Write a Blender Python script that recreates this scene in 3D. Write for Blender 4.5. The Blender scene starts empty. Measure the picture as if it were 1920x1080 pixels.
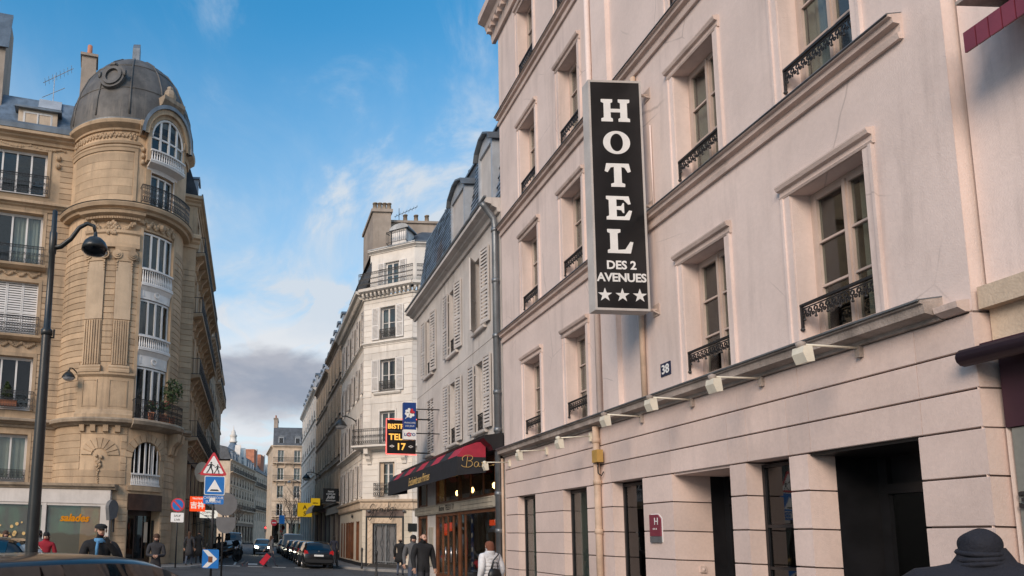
import bpy, math, random
from mathutils import Vector, Matrix
random.seed(7)
SC = bpy.context.scene
COL = SC.collection
PI = math.pi
def rad(a): return a*PI/180.0

# ------------------------------------------------------------------ camera (view camera with a rise/shift lens)
EYE = 1.65
cam_data = bpy.data.cameras.new('camera'); cam = bpy.data.objects.new('camera', cam_data); COL.objects.link(cam)
cam_data.sensor_width = 36.0
cam_data.lens = 1300.0/1920.0*36.0
cam_data.shift_x = (960-475)/1920.0
cam_data.shift_y = (839-540)/1920.0
cam_data.clip_start = 0.05; cam_data.clip_end = 5000.0
pit, rol = math.atan(167/1300.0), rad(1.75)
fw = Vector((0, math.cos(pit), math.sin(pit))); up0 = Vector((0, -math.sin(pit), math.cos(pit))); rt0 = Vector((1, 0, 0))
rt = rt0*math.cos(rol) + up0*math.sin(rol); up = -rt0*math.sin(rol) + up0*math.cos(rol)
cm = Matrix.Identity(4)
for i in range(3):
    cm[i][0] = rt[i]; cm[i][1] = up[i]; cm[i][2] = -fw[i]
cm[2][3] = EYE
cam.matrix_world = cm
SC.camera = cam

# ------------------------------------------------------------------ sky and sun
SUN_AZ, SUN_EL = rad(220.0), rad(27.0)       # compass angle from +Y clockwise: behind the camera, a little to the left
wd = bpy.data.worlds.new('World'); SC.world = wd; wd.use_nodes = True
nt = wd.node_tree; nt.nodes.clear()
class N:
    """tiny node helper"""
    def __init__(s, tree): s.t = tree
    def __call__(s, kind, **kw):
        n = s.t.nodes.new(kind); ins = kw.pop('ins', {})
        for k, v in kw.items(): setattr(n, k, v)
        for k, v in ins.items(): s.set(n.inputs[k], v)
        return n
    def set(s, sock, v):
        if isinstance(v, bpy.types.NodeSocket): s.t.links.new(v, sock)
        else: sock.default_value = v
    def math(s, op, a, b=0.0, c=0.0, clamp=False):
        n = s.t.nodes.new('ShaderNodeMath'); n.operation = op; n.use_clamp = clamp
        s.set(n.inputs[0], a); s.set(n.inputs[1], b); s.set(n.inputs[2], c); return n.outputs[0]
    def ramp(s, fac, a, b, lo=0.0, hi=1.0, smooth=True):
        n = s.t.nodes.new('ShaderNodeMapRange'); n.interpolation_type = 'SMOOTHSTEP' if smooth else 'LINEAR'
        s.set(n.inputs['Value'], fac); s.set(n.inputs['From Min'], a); s.set(n.inputs['From Max'], b)
        s.set(n.inputs['To Min'], lo); s.set(n.inputs['To Max'], hi); return n.outputs[0]
    def mix(s, fac, a, b, blend='MIX'):
        n = s.t.nodes.new('ShaderNodeMix'); n.data_type = 'RGBA'; n.blend_type = blend
        s.set(n.inputs[0], fac); s.set(n.inputs[6], a); s.set(n.inputs[7], b); return n.outputs[2]
    def noise(s, vec, scale, detail=4.0, rough=0.55, dist=0.0):
        n = s.t.nodes.new('ShaderNodeTexNoise'); s.set(n.inputs['Vector'], vec)
        n.inputs['Scale'].default_value = scale; n.inputs['Detail'].default_value = detail
        n.inputs['Roughness'].default_value = rough; n.inputs['Distortion'].default_value = dist
        return n.outputs['Fac']
    def mapping(s, vec, loc=(0,0,0), rot=(0,0,0), scale=(1,1,1)):
        n = s.t.nodes.new('ShaderNodeMapping'); s.set(n.inputs['Vector'], vec)
        n.inputs['Location'].default_value = loc; n.inputs['Rotation'].default_value = rot; n.inputs['Scale'].default_value = scale
        return n.outputs[0]
n = N(nt)
sky = n('ShaderNodeTexSky', sky_type='NISHITA', sun_disc=False, sun_elevation=SUN_EL, sun_rotation=SUN_AZ,
        altitude=50.0, air_density=1.3, dust_density=0.5, ozone_density=3.5)
tc = n('ShaderNodeTexCoord'); dirv = tc.outputs['Generated']
sep = n('ShaderNodeSeparateXYZ', ins={0: dirv}); dz = sep.outputs[2]
# clouds: high wisps projected on to a flat layer, thin veil towards the horizon, one low bank round the horizon
zz = n.math('MAXIMUM', dz, 0.03)
pl = n('ShaderNodeCombineXYZ', ins={0: n.math('DIVIDE', sep.outputs[0], zz), 1: n.math('DIVIDE', sep.outputs[1], zz), 2: 0.0}).outputs[0]
wisp = n.noise(n.mapping(pl, loc=(3.55, 1.2, 0), rot=(0, 0, rad(32)), scale=(1.25, 0.55, 1)), 1.9, 8.0, 0.60, 0.9)
wisp2 = n.noise(n.mapping(pl, loc=(7.3, 2.2, 0)), 0.8, 3.0, 0.5)
cirrus = n.math('MULTIPLY', n.ramp(wisp, 0.46, 0.70), n.ramp(wisp2, 0.33, 0.52))
veil = n.ramp(dz, 0.66, 0.30, 0.02, 0.92)
veiln = n.math('MULTIPLY', veil, n.ramp(wisp, 0.30, 0.66, 0.60, 1.05))
hi = n.math('ADD', n.math('MULTIPLY', cirrus, 0.72), veiln, clamp=True)
blue = n.mix(1.0, sky.outputs[0], (0.15, 0.61, 0.72, 1), 'MULTIPLY')
c1 = n.mix(hi, blue, (2.10, 2.36, 2.66, 1))
big = n.noise(n.mapping(dirv, loc=(1.3, 0.2, 0.9), scale=(1.0, 1.0, 1.6)), 2.2, 7.0, 0.56, 0.2)
fin = n.noise(n.mapping(dirv, loc=(4.4, 1.7, 0.3), scale=(1.0, 1.0, 2.0)), 7.5, 6.0, 0.58, 0.3)
el = n.math('ADD', dz, n.math('ADD', n.math('MULTIPLY', n.math('SUBTRACT', big, 0.5), 0.20), n.math('MULTIPLY', n.math('SUBTRACT', fin, 0.5), 0.055)))
rim = n.math('MULTIPLY', n.ramp(el, 0.335, 0.285), n.ramp(el, 0.05, 0.15))
c2 = n.mix(n.math('MULTIPLY', rim, 0.65), c1, (2.75, 2.78, 2.85, 1))
bank = n.math('MULTIPLY', n.ramp(el, 0.292, 0.262), n.ramp(el, 0.160, 0.200))
c3 = n.mix(n.math('MULTIPLY', bank, 0.93), c2, n.mix(n.ramp(fin, 0.35, 0.68), (0.98, 1.12, 1.42, 1), (1.50, 1.55, 1.75, 1)))
low = n.math('MULTIPLY', n.ramp(el, 0.150, 0.125), n.ramp(fin, 0.42, 0.56))
c4 = n.mix(n.math('MULTIPLY', low, 0.75), c3, (1.70, 1.72, 1.90, 1))
bg = n('ShaderNodeBackground', ins={'Color': c4, 'Strength': 0.15})
out = n('ShaderNodeOutputWorld', ins={0: bg.outputs[0]})
sd = bpy.data.lights.new('sun', 'SUN'); sd.energy = 1.5; sd.angle = rad(30.0); sd.color = (1.0, 0.80, 0.64)
sun = bpy.data.objects.new('sun', sd); COL.objects.link(sun)
sv = Vector((math.sin(SUN_AZ)*math.cos(SUN_EL), math.cos(SUN_AZ)*math.cos(SUN_EL), math.sin(SUN_EL)))
sun.rotation_euler = (-sv).to_track_quat('-Z', 'Y').to_euler(); sun.location = (-20, -30, 60)
SC.view_settings.view_transform = 'Standard'; SC.view_settings.look = 'None'
SC.view_settings.exposure = 1.02; SC.view_settings.gamma = 1.0
SC.render.engine = 'CYCLES'

# ------------------------------------------------------------------ materials
MATS = {}
def new_mat(name):
    m = bpy.data.materials.new(name); m.use_nodes = True; m.node_tree.nodes.clear(); MATS[name] = m
    return m, N(m.node_tree)
def finish(n, sh): n('ShaderNodeOutputMaterial', ins={0: sh})
def mat(name, col, rough=0.7, var=0.12, vscale=1.2, dirt=0.0, dirtcol=None, fine=0.06, bump=0.0, bscale=30.0, metal=0.0, spec=0.5, streak=True, coat=0.0, objvar=(0.92, 1.06), cracks=0.0):
    """painted / stone / cloth surface: base colour, broad mottling, fine grain, streaky dirt, bump"""
    m, n = new_mat(name)
    g = n('ShaderNodeNewGeometry').outputs['Position']
    oi = n('ShaderNodeObjectInfo').outputs['Random']
    c = (*col, 1.0)
    a = n.noise(g, vscale, 5.0, 0.6)
    lo = tuple(x*(1-var*1.6) for x in col)+(1,); hi = tuple(min(1, x*(1+var)) for x in col)+(1,)
    cc = n.mix(n.ramp(a, 0.3, 0.7), lo, hi)
    if fine:
        f = n.noise(g, vscale*28, 3.0, 0.6)
        cc = n.mix(1.0, cc, n('ShaderNodeCombineColor', ins={0: n.ramp(f, 0.2, 0.8, 1-fine, 1+fine), 1: n.ramp(f, 0.2, 0.8, 1-fine, 1+fine), 2: n.ramp(f, 0.2, 0.8, 1-fine, 1+fine)}).outputs[0], 'MULTIPLY')
    cc = n.mix(1.0, cc, n('ShaderNodeCombineColor', ins={i: n.ramp(oi, 0, 1, objvar[0], objvar[1], False) for i in range(3)}).outputs[0], 'MULTIPLY')
    if dirt > 0:
        d1 = n.noise(n.mapping(g, scale=(2.2, 2.2, 0.22) if streak else (1, 1, 1)), 1.6, 6.0, 0.65)
        d2 = n.noise(g, 0.45, 3.0, 0.5)
        df = n.math('MULTIPLY', n.ramp(d1, 0.45, 0.70), n.ramp(d2, 0.38, 0.62))
        cc = n.mix(n.math('MULTIPLY', df, dirt), cc, (*(dirtcol or tuple(x*0.45 for x in col)), 1))
    if cracks > 0:
        wob = n.mix(0.06, g, n('ShaderNodeTexNoise', ins={'Vector': g, 'Scale': 2.2, 'Detail': 6.0}).outputs['Color'])
        vo = n('ShaderNodeTexVoronoi', feature='DISTANCE_TO_EDGE', ins={'Vector': wob, 'Scale': 0.55}).outputs['Distance']
        cf_ = n.math('MULTIPLY', n.ramp(vo, 0.0, 0.006, 1.0, 0.0), n.ramp(n.noise(g, 0.6, 3.0), 0.50, 0.60))
        cc = n.mix(n.math('MULTIPLY', cf_, cracks), cc, tuple(x*0.4 for x in col)+(1,))
        pt = n.noise(g, 0.8, 2.0, 0.3)
        cc = n.mix(n.ramp(pt, 0.60, 0.615, 0.0, 0.10), cc, tuple(x*0.78 for x in col)+(1,))
    p = n('ShaderNodeBsdfPrincipled', ins={'Base Color': cc, 'Roughness': rough, 'Metallic': metal, 'Specular IOR Level': spec, 'Coat Weight': coat})
    if bump > 0:
        b = n.noise(g, bscale, 4.0, 0.6)
        p_b = n('ShaderNodeBump', ins={'Height': b, 'Strength': bump, 'Distance': 0.02})
        n.set(p.inputs['Normal'], p_b.outputs[0])
    finish(n, p.outputs[0]); return m
def emit(name, col, s):
    m, n = new_mat(name); e = n('ShaderNodeEmission', ins={0: (*col, 1), 1: s}); finish(n, e.outputs[0]); return m
def glass(name, tint=(0.75, 0.8, 0.8), refl=1.0, wav=0.0):
    m, n = new_mat(name)
    lw = n('ShaderNodeLayerWeight', ins={0: 0.5}).outputs['Facing']
    fr5 = n.math('ADD', n.math('MULTIPLY', n.math('POWER', lw, 5.0), 0.85), 0.045)
    gl = n('ShaderNodeBsdfGlossy', ins={'Roughness': 0.02, 'Color': (0.95, 0.97, 1, 1)})
    if wav:
        g = n('ShaderNodeNewGeometry').outputs['Position']
        bp = n('ShaderNodeBump', ins={'Height': n.noise(g, 1.3, 2.0), 'Strength': wav, 'Distance': 0.05}); n.set(gl.inputs['Normal'], bp.outputs[0])
    tr = n('ShaderNodeBsdfTransparent', ins={0: (*tint, 1)})
    f = n.math('MULTIPLY', fr5, 1.3*refl, clamp=True)
    mx = n('ShaderNodeMixShader', ins={0: f, 1: tr.outputs[0], 2: gl.outputs[0]}); finish(n, mx.outputs[0]); return m

mat('pink', (0.745, 0.61, 0.555), 0.85, 0.05, 0.7, 0.50, (0.42, 0.34, 0.31), 0.035, 0.25, 60, cracks=0.5)
mat('pink_block', (0.68, 0.535, 0.475), 0.85, 0.06, 0.9, 0.25, (0.38, 0.31, 0.29), 0.05, 0.25, 70)
mat('pink_trim', (0.63, 0.50, 0.44), 0.85, 0.08, 1.5, 0.5, (0.28, 0.23, 0.20), 0.05, 0.3, 50)
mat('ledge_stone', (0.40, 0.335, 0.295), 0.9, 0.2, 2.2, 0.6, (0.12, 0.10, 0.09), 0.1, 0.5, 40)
mat('joint', (0.16, 0.12, 0.105), 0.95, 0.1)
mat('stone', (0.48, 0.345, 0.222), 0.85, 0.12, 0.8, 0.62, (0.20, 0.15, 0.11), 0.06, 0.35, 45, objvar=(0.84, 1.10))
mat('stone_light', (0.47, 0.355, 0.245), 0.85, 0.1, 0.8, 0.4, None, 0.05, 0.3, 45)
mat('stone_dark', (0.33, 0.26, 0.19), 0.9, 0.2, 1.4, 0.6, (0.12, 0.10, 0.08), 0.08, 0.4, 40)
mat('stone_pale', (0.60, 0.475, 0.355), 0.85, 0.12, 0.8, 0.5, (0.27, 0.22, 0.18), 0.06, 0.35, 45)
mat('white_stone', (0.75, 0.70, 0.64), 0.85, 0.08, 0.7, 0.4, (0.38, 0.34, 0.30), 0.05, 0.3, 45)
mat('grey_render', (0.57, 0.525, 0.49), 0.85, 0.10, 0.6, 0.55, (0.30, 0.27, 0.25), 0.05, 0.25, 50)
mat('brown_render', (0.38, 0.30, 0.235), 0.85, 0.14, 0.5, 0.5, (0.18, 0.15, 0.12), 0.06, 0.3, 40)
mat('cream_tile', (0.60, 0.53, 0.43), 0.55, 0.07, 1.2, 0.25, None, 0.04)
mat('white_paint', (0.72, 0.69, 0.66), 0.5, 0.05, 2.0, 0.2)
mat('beige_wood', (0.52, 0.41, 0.35), 0.5, 0.06, 2.0, 0.2)
mat('shutter_paint', (0.52, 0.48, 0.45), 0.55, 0.07, 1.5, 0.25)
mat('iron', (0.018, 0.017, 0.018), 0.5, 0.2, 4.0)
mat('zinc', (0.20, 0.215, 0.23), 0.42, 0.15, 1.5, 0.4, (0.10, 0.10, 0.11), 0.06, 0.15, 20, metal=0.55)
mat('zinc_light', (0.42, 0.45, 0.49), 0.5, 0.1, 1.5, 0.2, metal=0.2)
mat('lead_dome', (0.105, 0.098, 0.092), 0.62, 0.25, 1.1, 0.75, (0.19, 0.165, 0.14), 0.1, 0.3, 18, metal=0.1)
mat('slate_pale', (0.18, 0.23, 0.295), 0.5, 0.2, 2.5, 0.2, None, 0.15, 0.25, 25)
mat('slate', (0.13, 0.175, 0.235), 0.5, 0.2, 2.5, 0.2, None, 0.15, 0.25, 25)
mat('slate_brown', (0.14, 0.115, 0.115), 0.55, 0.2, 2.5, 0.1, None, 0.15)
mat('slate_dark', (0.07, 0.08, 0.095), 0.55, 0.25, 1.5, 0.2, None, 0.2, 0.3, 22)
mat('terracotta', (0.52, 0.20, 0.10), 0.8, 0.15, 3.0)
mat('brick', (0.48, 0.20, 0.12), 0.9, 0.15, 1.5, 0.4, None, 0.1, 0.4, 60)
mat('chimney_render', (0.40, 0.33, 0.27), 0.9, 0.12, 1.0, 0.5, None, 0.06, 0.3, 30)
mat('black_paint', (0.012, 0.012, 0.014), 0.35, 0.2, 3.0)
mat('sign_black', (0.010, 0.010, 0.011), 0.30, 0.15, 3.0)
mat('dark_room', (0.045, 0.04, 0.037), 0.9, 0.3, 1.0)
mat('curtain', (0.42, 0.40, 0.37), 0.9, 0.06, 1.0)
mat('lamp_cream', (0.74, 0.68, 0.56), 0.5, 0.06, 5.0, 0.2)
mat('sign_white', (0.78, 0.77, 0.75), 0.45, 0.03, 4.0)
mat('sign_grey', (0.13, 0.13, 0.135), 0.55, 0.08, 4.0)
mat('sign_red', (0.55, 0.035, 0.05), 0.4, 0.04, 4.0)
mat('sign_blue', (0.01, 0.16, 0.50), 0.4, 0.05, 4.0)
mat('enamel', (0.012, 0.022, 0.060), 0.3, 0.06, 4.0)
mat('navy', (0.012, 0.05, 0.22), 0.35, 0.06, 4.0)
mat('burgundy', (0.20, 0.035, 0.055), 0.4, 0.08, 4.0)
mat('awning_black', (0.016, 0.017, 0.022), 0.75, 0.15, 5.0)
mat('awning_red', (0.36, 0.020, 0.045), 0.75, 0.08, 5.0)
mat('awning_maroon', (0.045, 0.012, 0.022), 0.6, 0.08, 5.0)
mat('gold', (0.55, 0.36, 0.13), 0.5, 0.05, 5.0)
mat('wood_brown', (0.15, 0.055, 0.022), 0.4, 0.2, 3.0, 0.2)
mat('wood_dark', (0.05, 0.024, 0.016), 0.45, 0.2, 3.0)
mat('band_grey', (0.42, 0.38, 0.31), 0.7, 0.1, 3.0, 0.3)
mat('grey_green_blind', (0.20, 0.205, 0.185), 0.8, 0.05, 0.8)
mat('asphalt', (0.060, 0.062, 0.066), 0.75, 0.18, 0.5, 0.35, (0.035, 0.036, 0.04), 0.2, 0.5, 120, streak=False)
mat('pavement', (0.16, 0.155, 0.15), 0.8, 0.14, 0.8, 0.4, (0.08, 0.08, 0.08), 0.12, 0.3, 90, streak=False)
mat('kerb_stone', (0.26, 0.25, 0.24), 0.8, 0.12, 1.5, 0.3)
mat('road_paint', (0.56, 0.56, 0.54), 0.7, 0.18, 3.0, 0.6, (0.14, 0.14, 0.14), 0.2, streak=False)
mat('leaf', (0.055, 0.085, 0.025), 0.6, 0.35, 6.0)
mat('flower', (0.35, 0.05, 0.06), 0.6, 0.3, 8.0)
mat('bark', (0.07, 0.055, 0.045), 0.9, 0.2, 5.0)
mat('lamp_green', (0.020, 0.022, 0.022), 0.35, 0.15, 4.0)
mat('yellow_box', (0.50, 0.30, 0.08), 0.5, 0.08, 6.0, 0.2)
mat('pipe_orange', (0.58, 0.42, 0.31), 0.7, 0.1, 4.0, 0.6, (0.30, 0.2, 0.14))
mat('tyre', (0.015, 0.015, 0.015), 0.85, 0.1, 8.0)
mat('rim', (0.35, 0.35, 0.36), 0.35, 0.05, 8.0, metal=0.7)
mat('chrome', (0.6, 0.6, 0.62), 0.2, 0.03, 8.0, metal=0.9)
mat('car_black', (0.004, 0.004, 0.005), 0.30, 0.05, 2.0, fine=0, coat=0.6)
mat('car_white', (0.70, 0.71, 0.72), 0.25, 0.02, 2.0, fine=0, coat=0.6)
mat('car_red', (0.35, 0.015, 0.03), 0.2, 0.02, 2.0, fine=0, coat=0.8)
mat('car_grey', (0.09, 0.10, 0.115), 0.2, 0.03, 2.0, fine=0, coat=0.8)
mat('car_trim', (0.012, 0.012, 0.013), 0.6, 0.1, 5.0)
mat('tail_red', (0.45, 0.012, 0.015), 0.2, 0.05, 6.0, coat=0.6)
emit('bulb', (1.0, 0.60, 0.22), 9.0)
emit('neon_red', (1.0, 0.13, 0.11), 1.1)
emit('neon_yellow', (1.0, 0.50, 0.10), 0.7)
emit('neon_gold', (1.0, 0.36, 0.02), 0.26)
emit('lit_orange', (1.0, 0.09, 0.02), 0.5)
emit('glow_yellow', (1.0, 0.62, 0.03), 0.22)
emit('lit_white', (1.0, 0.95, 0.85), 0.4)
emit('headlight_glow', (1.0, 0.90, 0.68), 34.0)
emit('red_signal', (1.0, 0.03, 0.03), 5.0)
glass('glass', (0.72, 0.76, 0.74), 1.2, 0.05)
glass('glass_low', (0.80, 0.84, 0.82), 0.8, 0.05)
glass('glass_dark', (0.18, 0.19, 0.19), 1.2, 0.04)
glass('glass_car', (0.12, 0.13, 0.14), 1.4)
glass('glass_shop', (0.75, 0.74, 0.70), 1.0, 0.03)
M = MATS

# ------------------------------------------------------------------ mesh helpers
def flat(ox, oy, ang, oz=0.0):
    """facade frame: u runs to the right seen from outside, d outwards, z up. ang = direction of u in degrees"""
    c, s = math.cos(rad(ang)), math.sin(rad(ang))
    def f(u, d, z): return (ox + u*c + d*s, oy + u*s - d*c, oz + z)
    f.step = None; return f
def cyl(cx, cy, r):
    """drum frame: u = degrees from the direction facing the camera (-Y), positive to the right"""
    def f(u, d, z):
        a = rad(u); return (cx + (r+d)*math.sin(a), cy - (r+d)*math.cos(a), z)
    f.step = 4.0; return f
def ident(u, d, z): return (u, d, z)
ident.step = None

class MB:
    def __init__(s, w=ident): s.v = []; s.f = []; s.m = []; s.w = w; s.k = 0
    def mt(s, k): s.k = k; return s
    def face(s, pts):
        b = len(s.v); s.v += [s.w(*p) for p in pts]; s.f.append(tuple(range(b, b+len(pts)))); s.m.append(s.k)
    def us(s, u0, u1):
        st = getattr(s.w, 'step', None)
        if not st: return [u0, u1]
        k = max(1, int(math.ceil(abs(u1-u0)/st))); return [u0+(u1-u0)*i/k for i in range(k+1)]
    def prof(s, u0, u1, pr, caps=True):
        """closed profile [(d,z)] swept along u"""
        U = s.us(u0, u1); n_ = len(pr); b = len(s.v)
        for u in U: s.v += [s.w(u, d, z) for d, z in pr]
        for i in range(len(U)-1):
            for j in range(n_):
                k = (j+1) % n_; a = b+i*n_
                s.f.append((a+j, a+k, a+n_+k, a+n_+j)); s.m.append(s.k)
        if caps:
            s.f.append(tuple(b+j for j in range(n_))); s.m.append(s.k)
            e = b+(len(U)-1)*n_; s.f.append(tuple(e+j for j in reversed(range(n_)))); s.m.append(s.k)
        return s
    def box(s, u0, u1, d0, d1, z0, z1):
        return s.prof(u0, u1, [(d0, z0), (d1, z0), (d1, z1), (d0, z1)])
    def poly(s, pts, d0, d1):
        """extruded (u,z) outline, front at d1"""
        b = len(s.v); n_ = len(pts)
        s.v += [s.w(u, d0, z) for u, z in pts]; s.v += [s.w(u, d1, z) for u, z in pts]
        s.f.append(tuple(b+i for i in range(n_))); s.f.append(tuple(b+n_+i for i in reversed(range(n_)))); s.m += [s.k, s.k]
        for i in range(n_):
            j = (i+1) % n_; s.f.append((b+i, b+n_+i, b+n_+j, b+j)); s.m.append(s.k)
        return s
    def ring(s, outer, inner, d0, d1):
        """extruded ring between two (u,z) outlines with the same number of points"""
        n_ = len(outer); b = len(s.v)
        if d0 == -0.01: inner = [(p[0]+(q[0]-p[0])*0.04, p[1]+(q[1]-p[1])*0.04) for p, q in zip(inner, outer)]
        for L, d in ((outer, d0), (inner, d0), (outer, d1), (inner, d1)): s.v += [s.w(u, d, z) for u, z in L]
        for i in range(n_):
            j = (i+1) % n_; o0, i0, o1, i1 = b, b+n_, b+2*n_, b+3*n_
            s.f += [(o0+i, o0+j, i0+j, i0+i), (o1+i, i1+i, i1+j, o1+j), (o0+i, o1+i, o1+j, o0+j), (i0+i, i0+j, i1+j, i1+i)]; s.m += [s.k]*4
        return s
    def tube(s, pts, r, n_=6, caps=True, taper=None):
        """tube through points given in frame coordinates"""
        P = [Vector(s.w(*p)) for p in pts]; b = len(s.v); L = len(P)
        ref = None
        for i, p in enumerate(P):
            t = (P[min(i+1, L-1)]-P[max(i-1, 0)])
            t = t.normalized() if t.length > 1e-9 else Vector((0, 0, 1))
            if ref is None: ref = Vector((0, 0, 1)) if abs(t.z) < 0.9 else Vector((1, 0, 0))
            x = t.cross(ref)
            if x.length < 1e-6: x = t.orthogonal()
            x.normalize(); y = x.cross(t); ref = y.copy() if abs(t.dot(y)) < 0.99 else ref
            rr = r if taper is None else r*(1+(taper-1)*i/(L-1)) if not isinstance(taper, (list, tuple)) else taper[i]
            for k in range(n_):
                a = 2*PI*k/n_; s.v.append(tuple(p + x*(rr*math.cos(a)) + y*(rr*math.sin(a))))
        for i in range(L-1):
            for k in range(n_):
                k2 = (k+1) % n_; a = b+i*n_; s.f.append((a+k, a+k2, a+n_+k2, a+n_+k)); s.m.append(s.k)
        if caps:
            s.f.append(tuple(b+k for k in reversed(range(n_)))); s.f.append(tuple(b+(L-1)*n_+k for k in range(n_))); s.m += [s.k]*2
        return s
    def lathe(s, c, pr, n_=16, a0=0.0, a1=360.0, sx=1.0, sy=1.0):
        """profile [(r,z)] turned round the vertical axis at c (frame coordinates)"""
        full = abs(a1-a0) >= 359.9; k_ = n_ if full else n_+1; b = len(s.v)
        for r, z in pr:
            for k in range(k_):
                a = rad(a0+(a1-a0)*k/n_); s.v.append(s.w(c[0]+r*sx*math.cos(a), c[1]+r*sy*math.sin(a), c[2]+z))
        for i in range(len(pr)-1):
            for k in range(n_):
                k2 = (k+1) % k_ ; a = b+i*k_; s.f.append((a+k, a+k2, a+k_+k2, a+k_+k)); s.m.append(s.k)
        return s
    def ball(s, c, r, n_=8, sx=1, sy=1, sz=1):
        if getattr(s.w, 'step', None):
            w, c = s.w, s.w(*c); s.w = ident; s.ball(c, r, n_, sx, sy, sz); s.w = w; return s
        return s.lathe(c, [(max(1e-4, r*math.sin(PI*i/n_)), -r*sz*math.cos(PI*i/n_)) for i in range(n_+1)], max(6, n_), 0, 360, sx, sy)
    def wall(s, u0, u1, z0, z1, ops, rev=0.22):
        """wall face at d=0 with rectangular openings (u0,u1,z0,z1[,rev]) and their reveals"""
        U = {u0, u1}; Z = {z0, z1}
        for o in ops: U |= {o[0], o[1]}; Z |= {o[2], o[3]}
        U = sorted(U); Z = sorted(Z)
        for i in range(len(U)-1):
            for j in range(len(Z)-1):
                cu, cz = (U[i]+U[i+1])/2, (Z[j]+Z[j+1])/2
                if any(o[0] < cu < o[1] and o[2] < cz < o[3] for o in ops): continue
                ss = s.us(U[i], U[i+1])
                for a, b in zip(ss, ss[1:]): s.face([(a, 0, Z[j]), (b, 0, Z[j]), (b, 0, Z[j+1]), (a, 0, Z[j+1])])
        for o in ops:
            a, b, c, e = o[:4]; r = -(o[4] if len(o) > 4 else rev)
            s.face([(a, 0, c), (a, 0, e), (a, r, e), (a, r, c)]); s.face([(b, 0, c), (b, r, c), (b, r, e), (b, 0, e)])
            ss = s.us(a, b)
            for p, q in zip(ss, ss[1:]):
                s.face([(p, 0, c), (p, r, c), (q, r, c), (q, 0, c)]); s.face([(p, 0, e), (q, 0, e), (q, r, e), (p, r, e)])
        return s
    def mesh(s, name, mats, smooth=False):
        me = bpy.data.meshes.new(name); me.from_pydata(s.v, [], s.f)
        for m_ in (mats if isinstance(mats, (list, tuple)) else [mats]): me.materials.append(M[m_] if isinstance(m_, str) else m_)
        if any(s.m): me.polygons.foreach_set('material_index', s.m)
        if smooth: me.polygons.foreach_set('use_smooth', [True]*len(s.f))
        me.update(); return me
    def build(s, name, mats, parent=None, smooth=False, mtx=None):
        return put(name, s.mesh(name, mats, smooth), parent, mtx)
WMX = {}
def put(name, me, parent=None, mtx=None, kind=None):
    """link a mesh; its coordinates are world coordinates (or mtx @ local), whatever its parent"""
    o = bpy.data.objects.new(name, me); COL.objects.link(o); W = mtx or Matrix.Identity(4)
    if parent is not None:
        o.parent = parent; o.matrix_basis = WMX[parent.name].inverted() @ W
    else: o.matrix_basis = W
    WMX[o.name] = W.copy()
    if kind: o['kind'] = kind
    return o
def thing(name, label, cat, loc, group=None):
    o = bpy.data.objects.new(name, None); COL.objects.link(o); o.location = loc; o.empty_display_size = 0.2
    WMX[o.name] = Matrix.Translation(loc); o['label'] = label; o['category'] = cat
    if group: o['group'] = group
    return o
def tag(o, label, cat, group=None):
    o['label'] = label; o['category'] = cat
    if group: o['group'] = group
    return o
def setting(o): o['kind'] = 'structure'; return o
def fm(fr, u, d, z, rot=0.0):
    """world matrix of a local frame (x along u, y inwards, z up) standing at (u,d,z) of facade frame fr"""
    p = Vector(fr(u, d, z)); e = 0.01 if not getattr(fr, 'step', None) else 0.3
    ux = (Vector(fr(u+e, d, z))-Vector(fr(u-e, d, z))).normalized(); uz = Vector((0, 0, 1)); uy = uz.cross(ux)
    m_ = Matrix.Identity(4)
    for i in range(3): m_[i][0] = ux[i]; m_[i][1] = uy[i]; m_[i][2] = uz[i]; m_[i][3] = p[i]
    return m_ @ Matrix.Rotation(rot, 4, 'Z') if rot else m_
def T(x, y, z, rz=0.0, s=1.0): return Matrix.Translation((x, y, z)) @ Matrix.Rotation(rz, 4, 'Z') @ Matrix.Scale(s, 4)
_txt = {}
def text_mesh(txt, size, depth=0.004, bold=0.0, shear=0.0, matname='sign_white', align='CENTER', space=1.0):
    """flat lettering standing in the local xz plane, facing local -y, baseline at z=0"""
    key = (txt, size, depth, bold, shear, matname, align, space)
    if key in _txt: return _txt[key]
    cu = bpy.data.curves.new('lettering', 'FONT'); cu.body = txt; cu.size = size; cu.extrude = depth; cu.offset = bold; cu.shear = shear
    cu.align_x = align; cu.space_character = space; cu.resolution_u = 3
    ob = bpy.data.objects.new('lettering', cu); COL.objects.link(ob)
    dg = bpy.context.evaluated_depsgraph_get(); me = bpy.data.meshes.new_from_object(ob.evaluated_get(dg))
    bpy.data.objects.remove(ob)
    me.transform(Matrix.Rotation(PI/2, 4, 'X')); me.materials.clear(); me.materials.append(M[matname]); me.name = 'lettering'
    _txt[key] = me; return me
def circle(cx, cz, rx, rz=None, n_=20, a0=0, a1=360, closed=True):
    rz = rz or rx; k = n_ if closed else n_+1
    return [(cx+rx*math.cos(rad(a0+(a1-a0)*i/n_)), cz+rz*math.sin(rad(a0+(a1-a0)*i/n_))) for i in range(k)]
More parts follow.
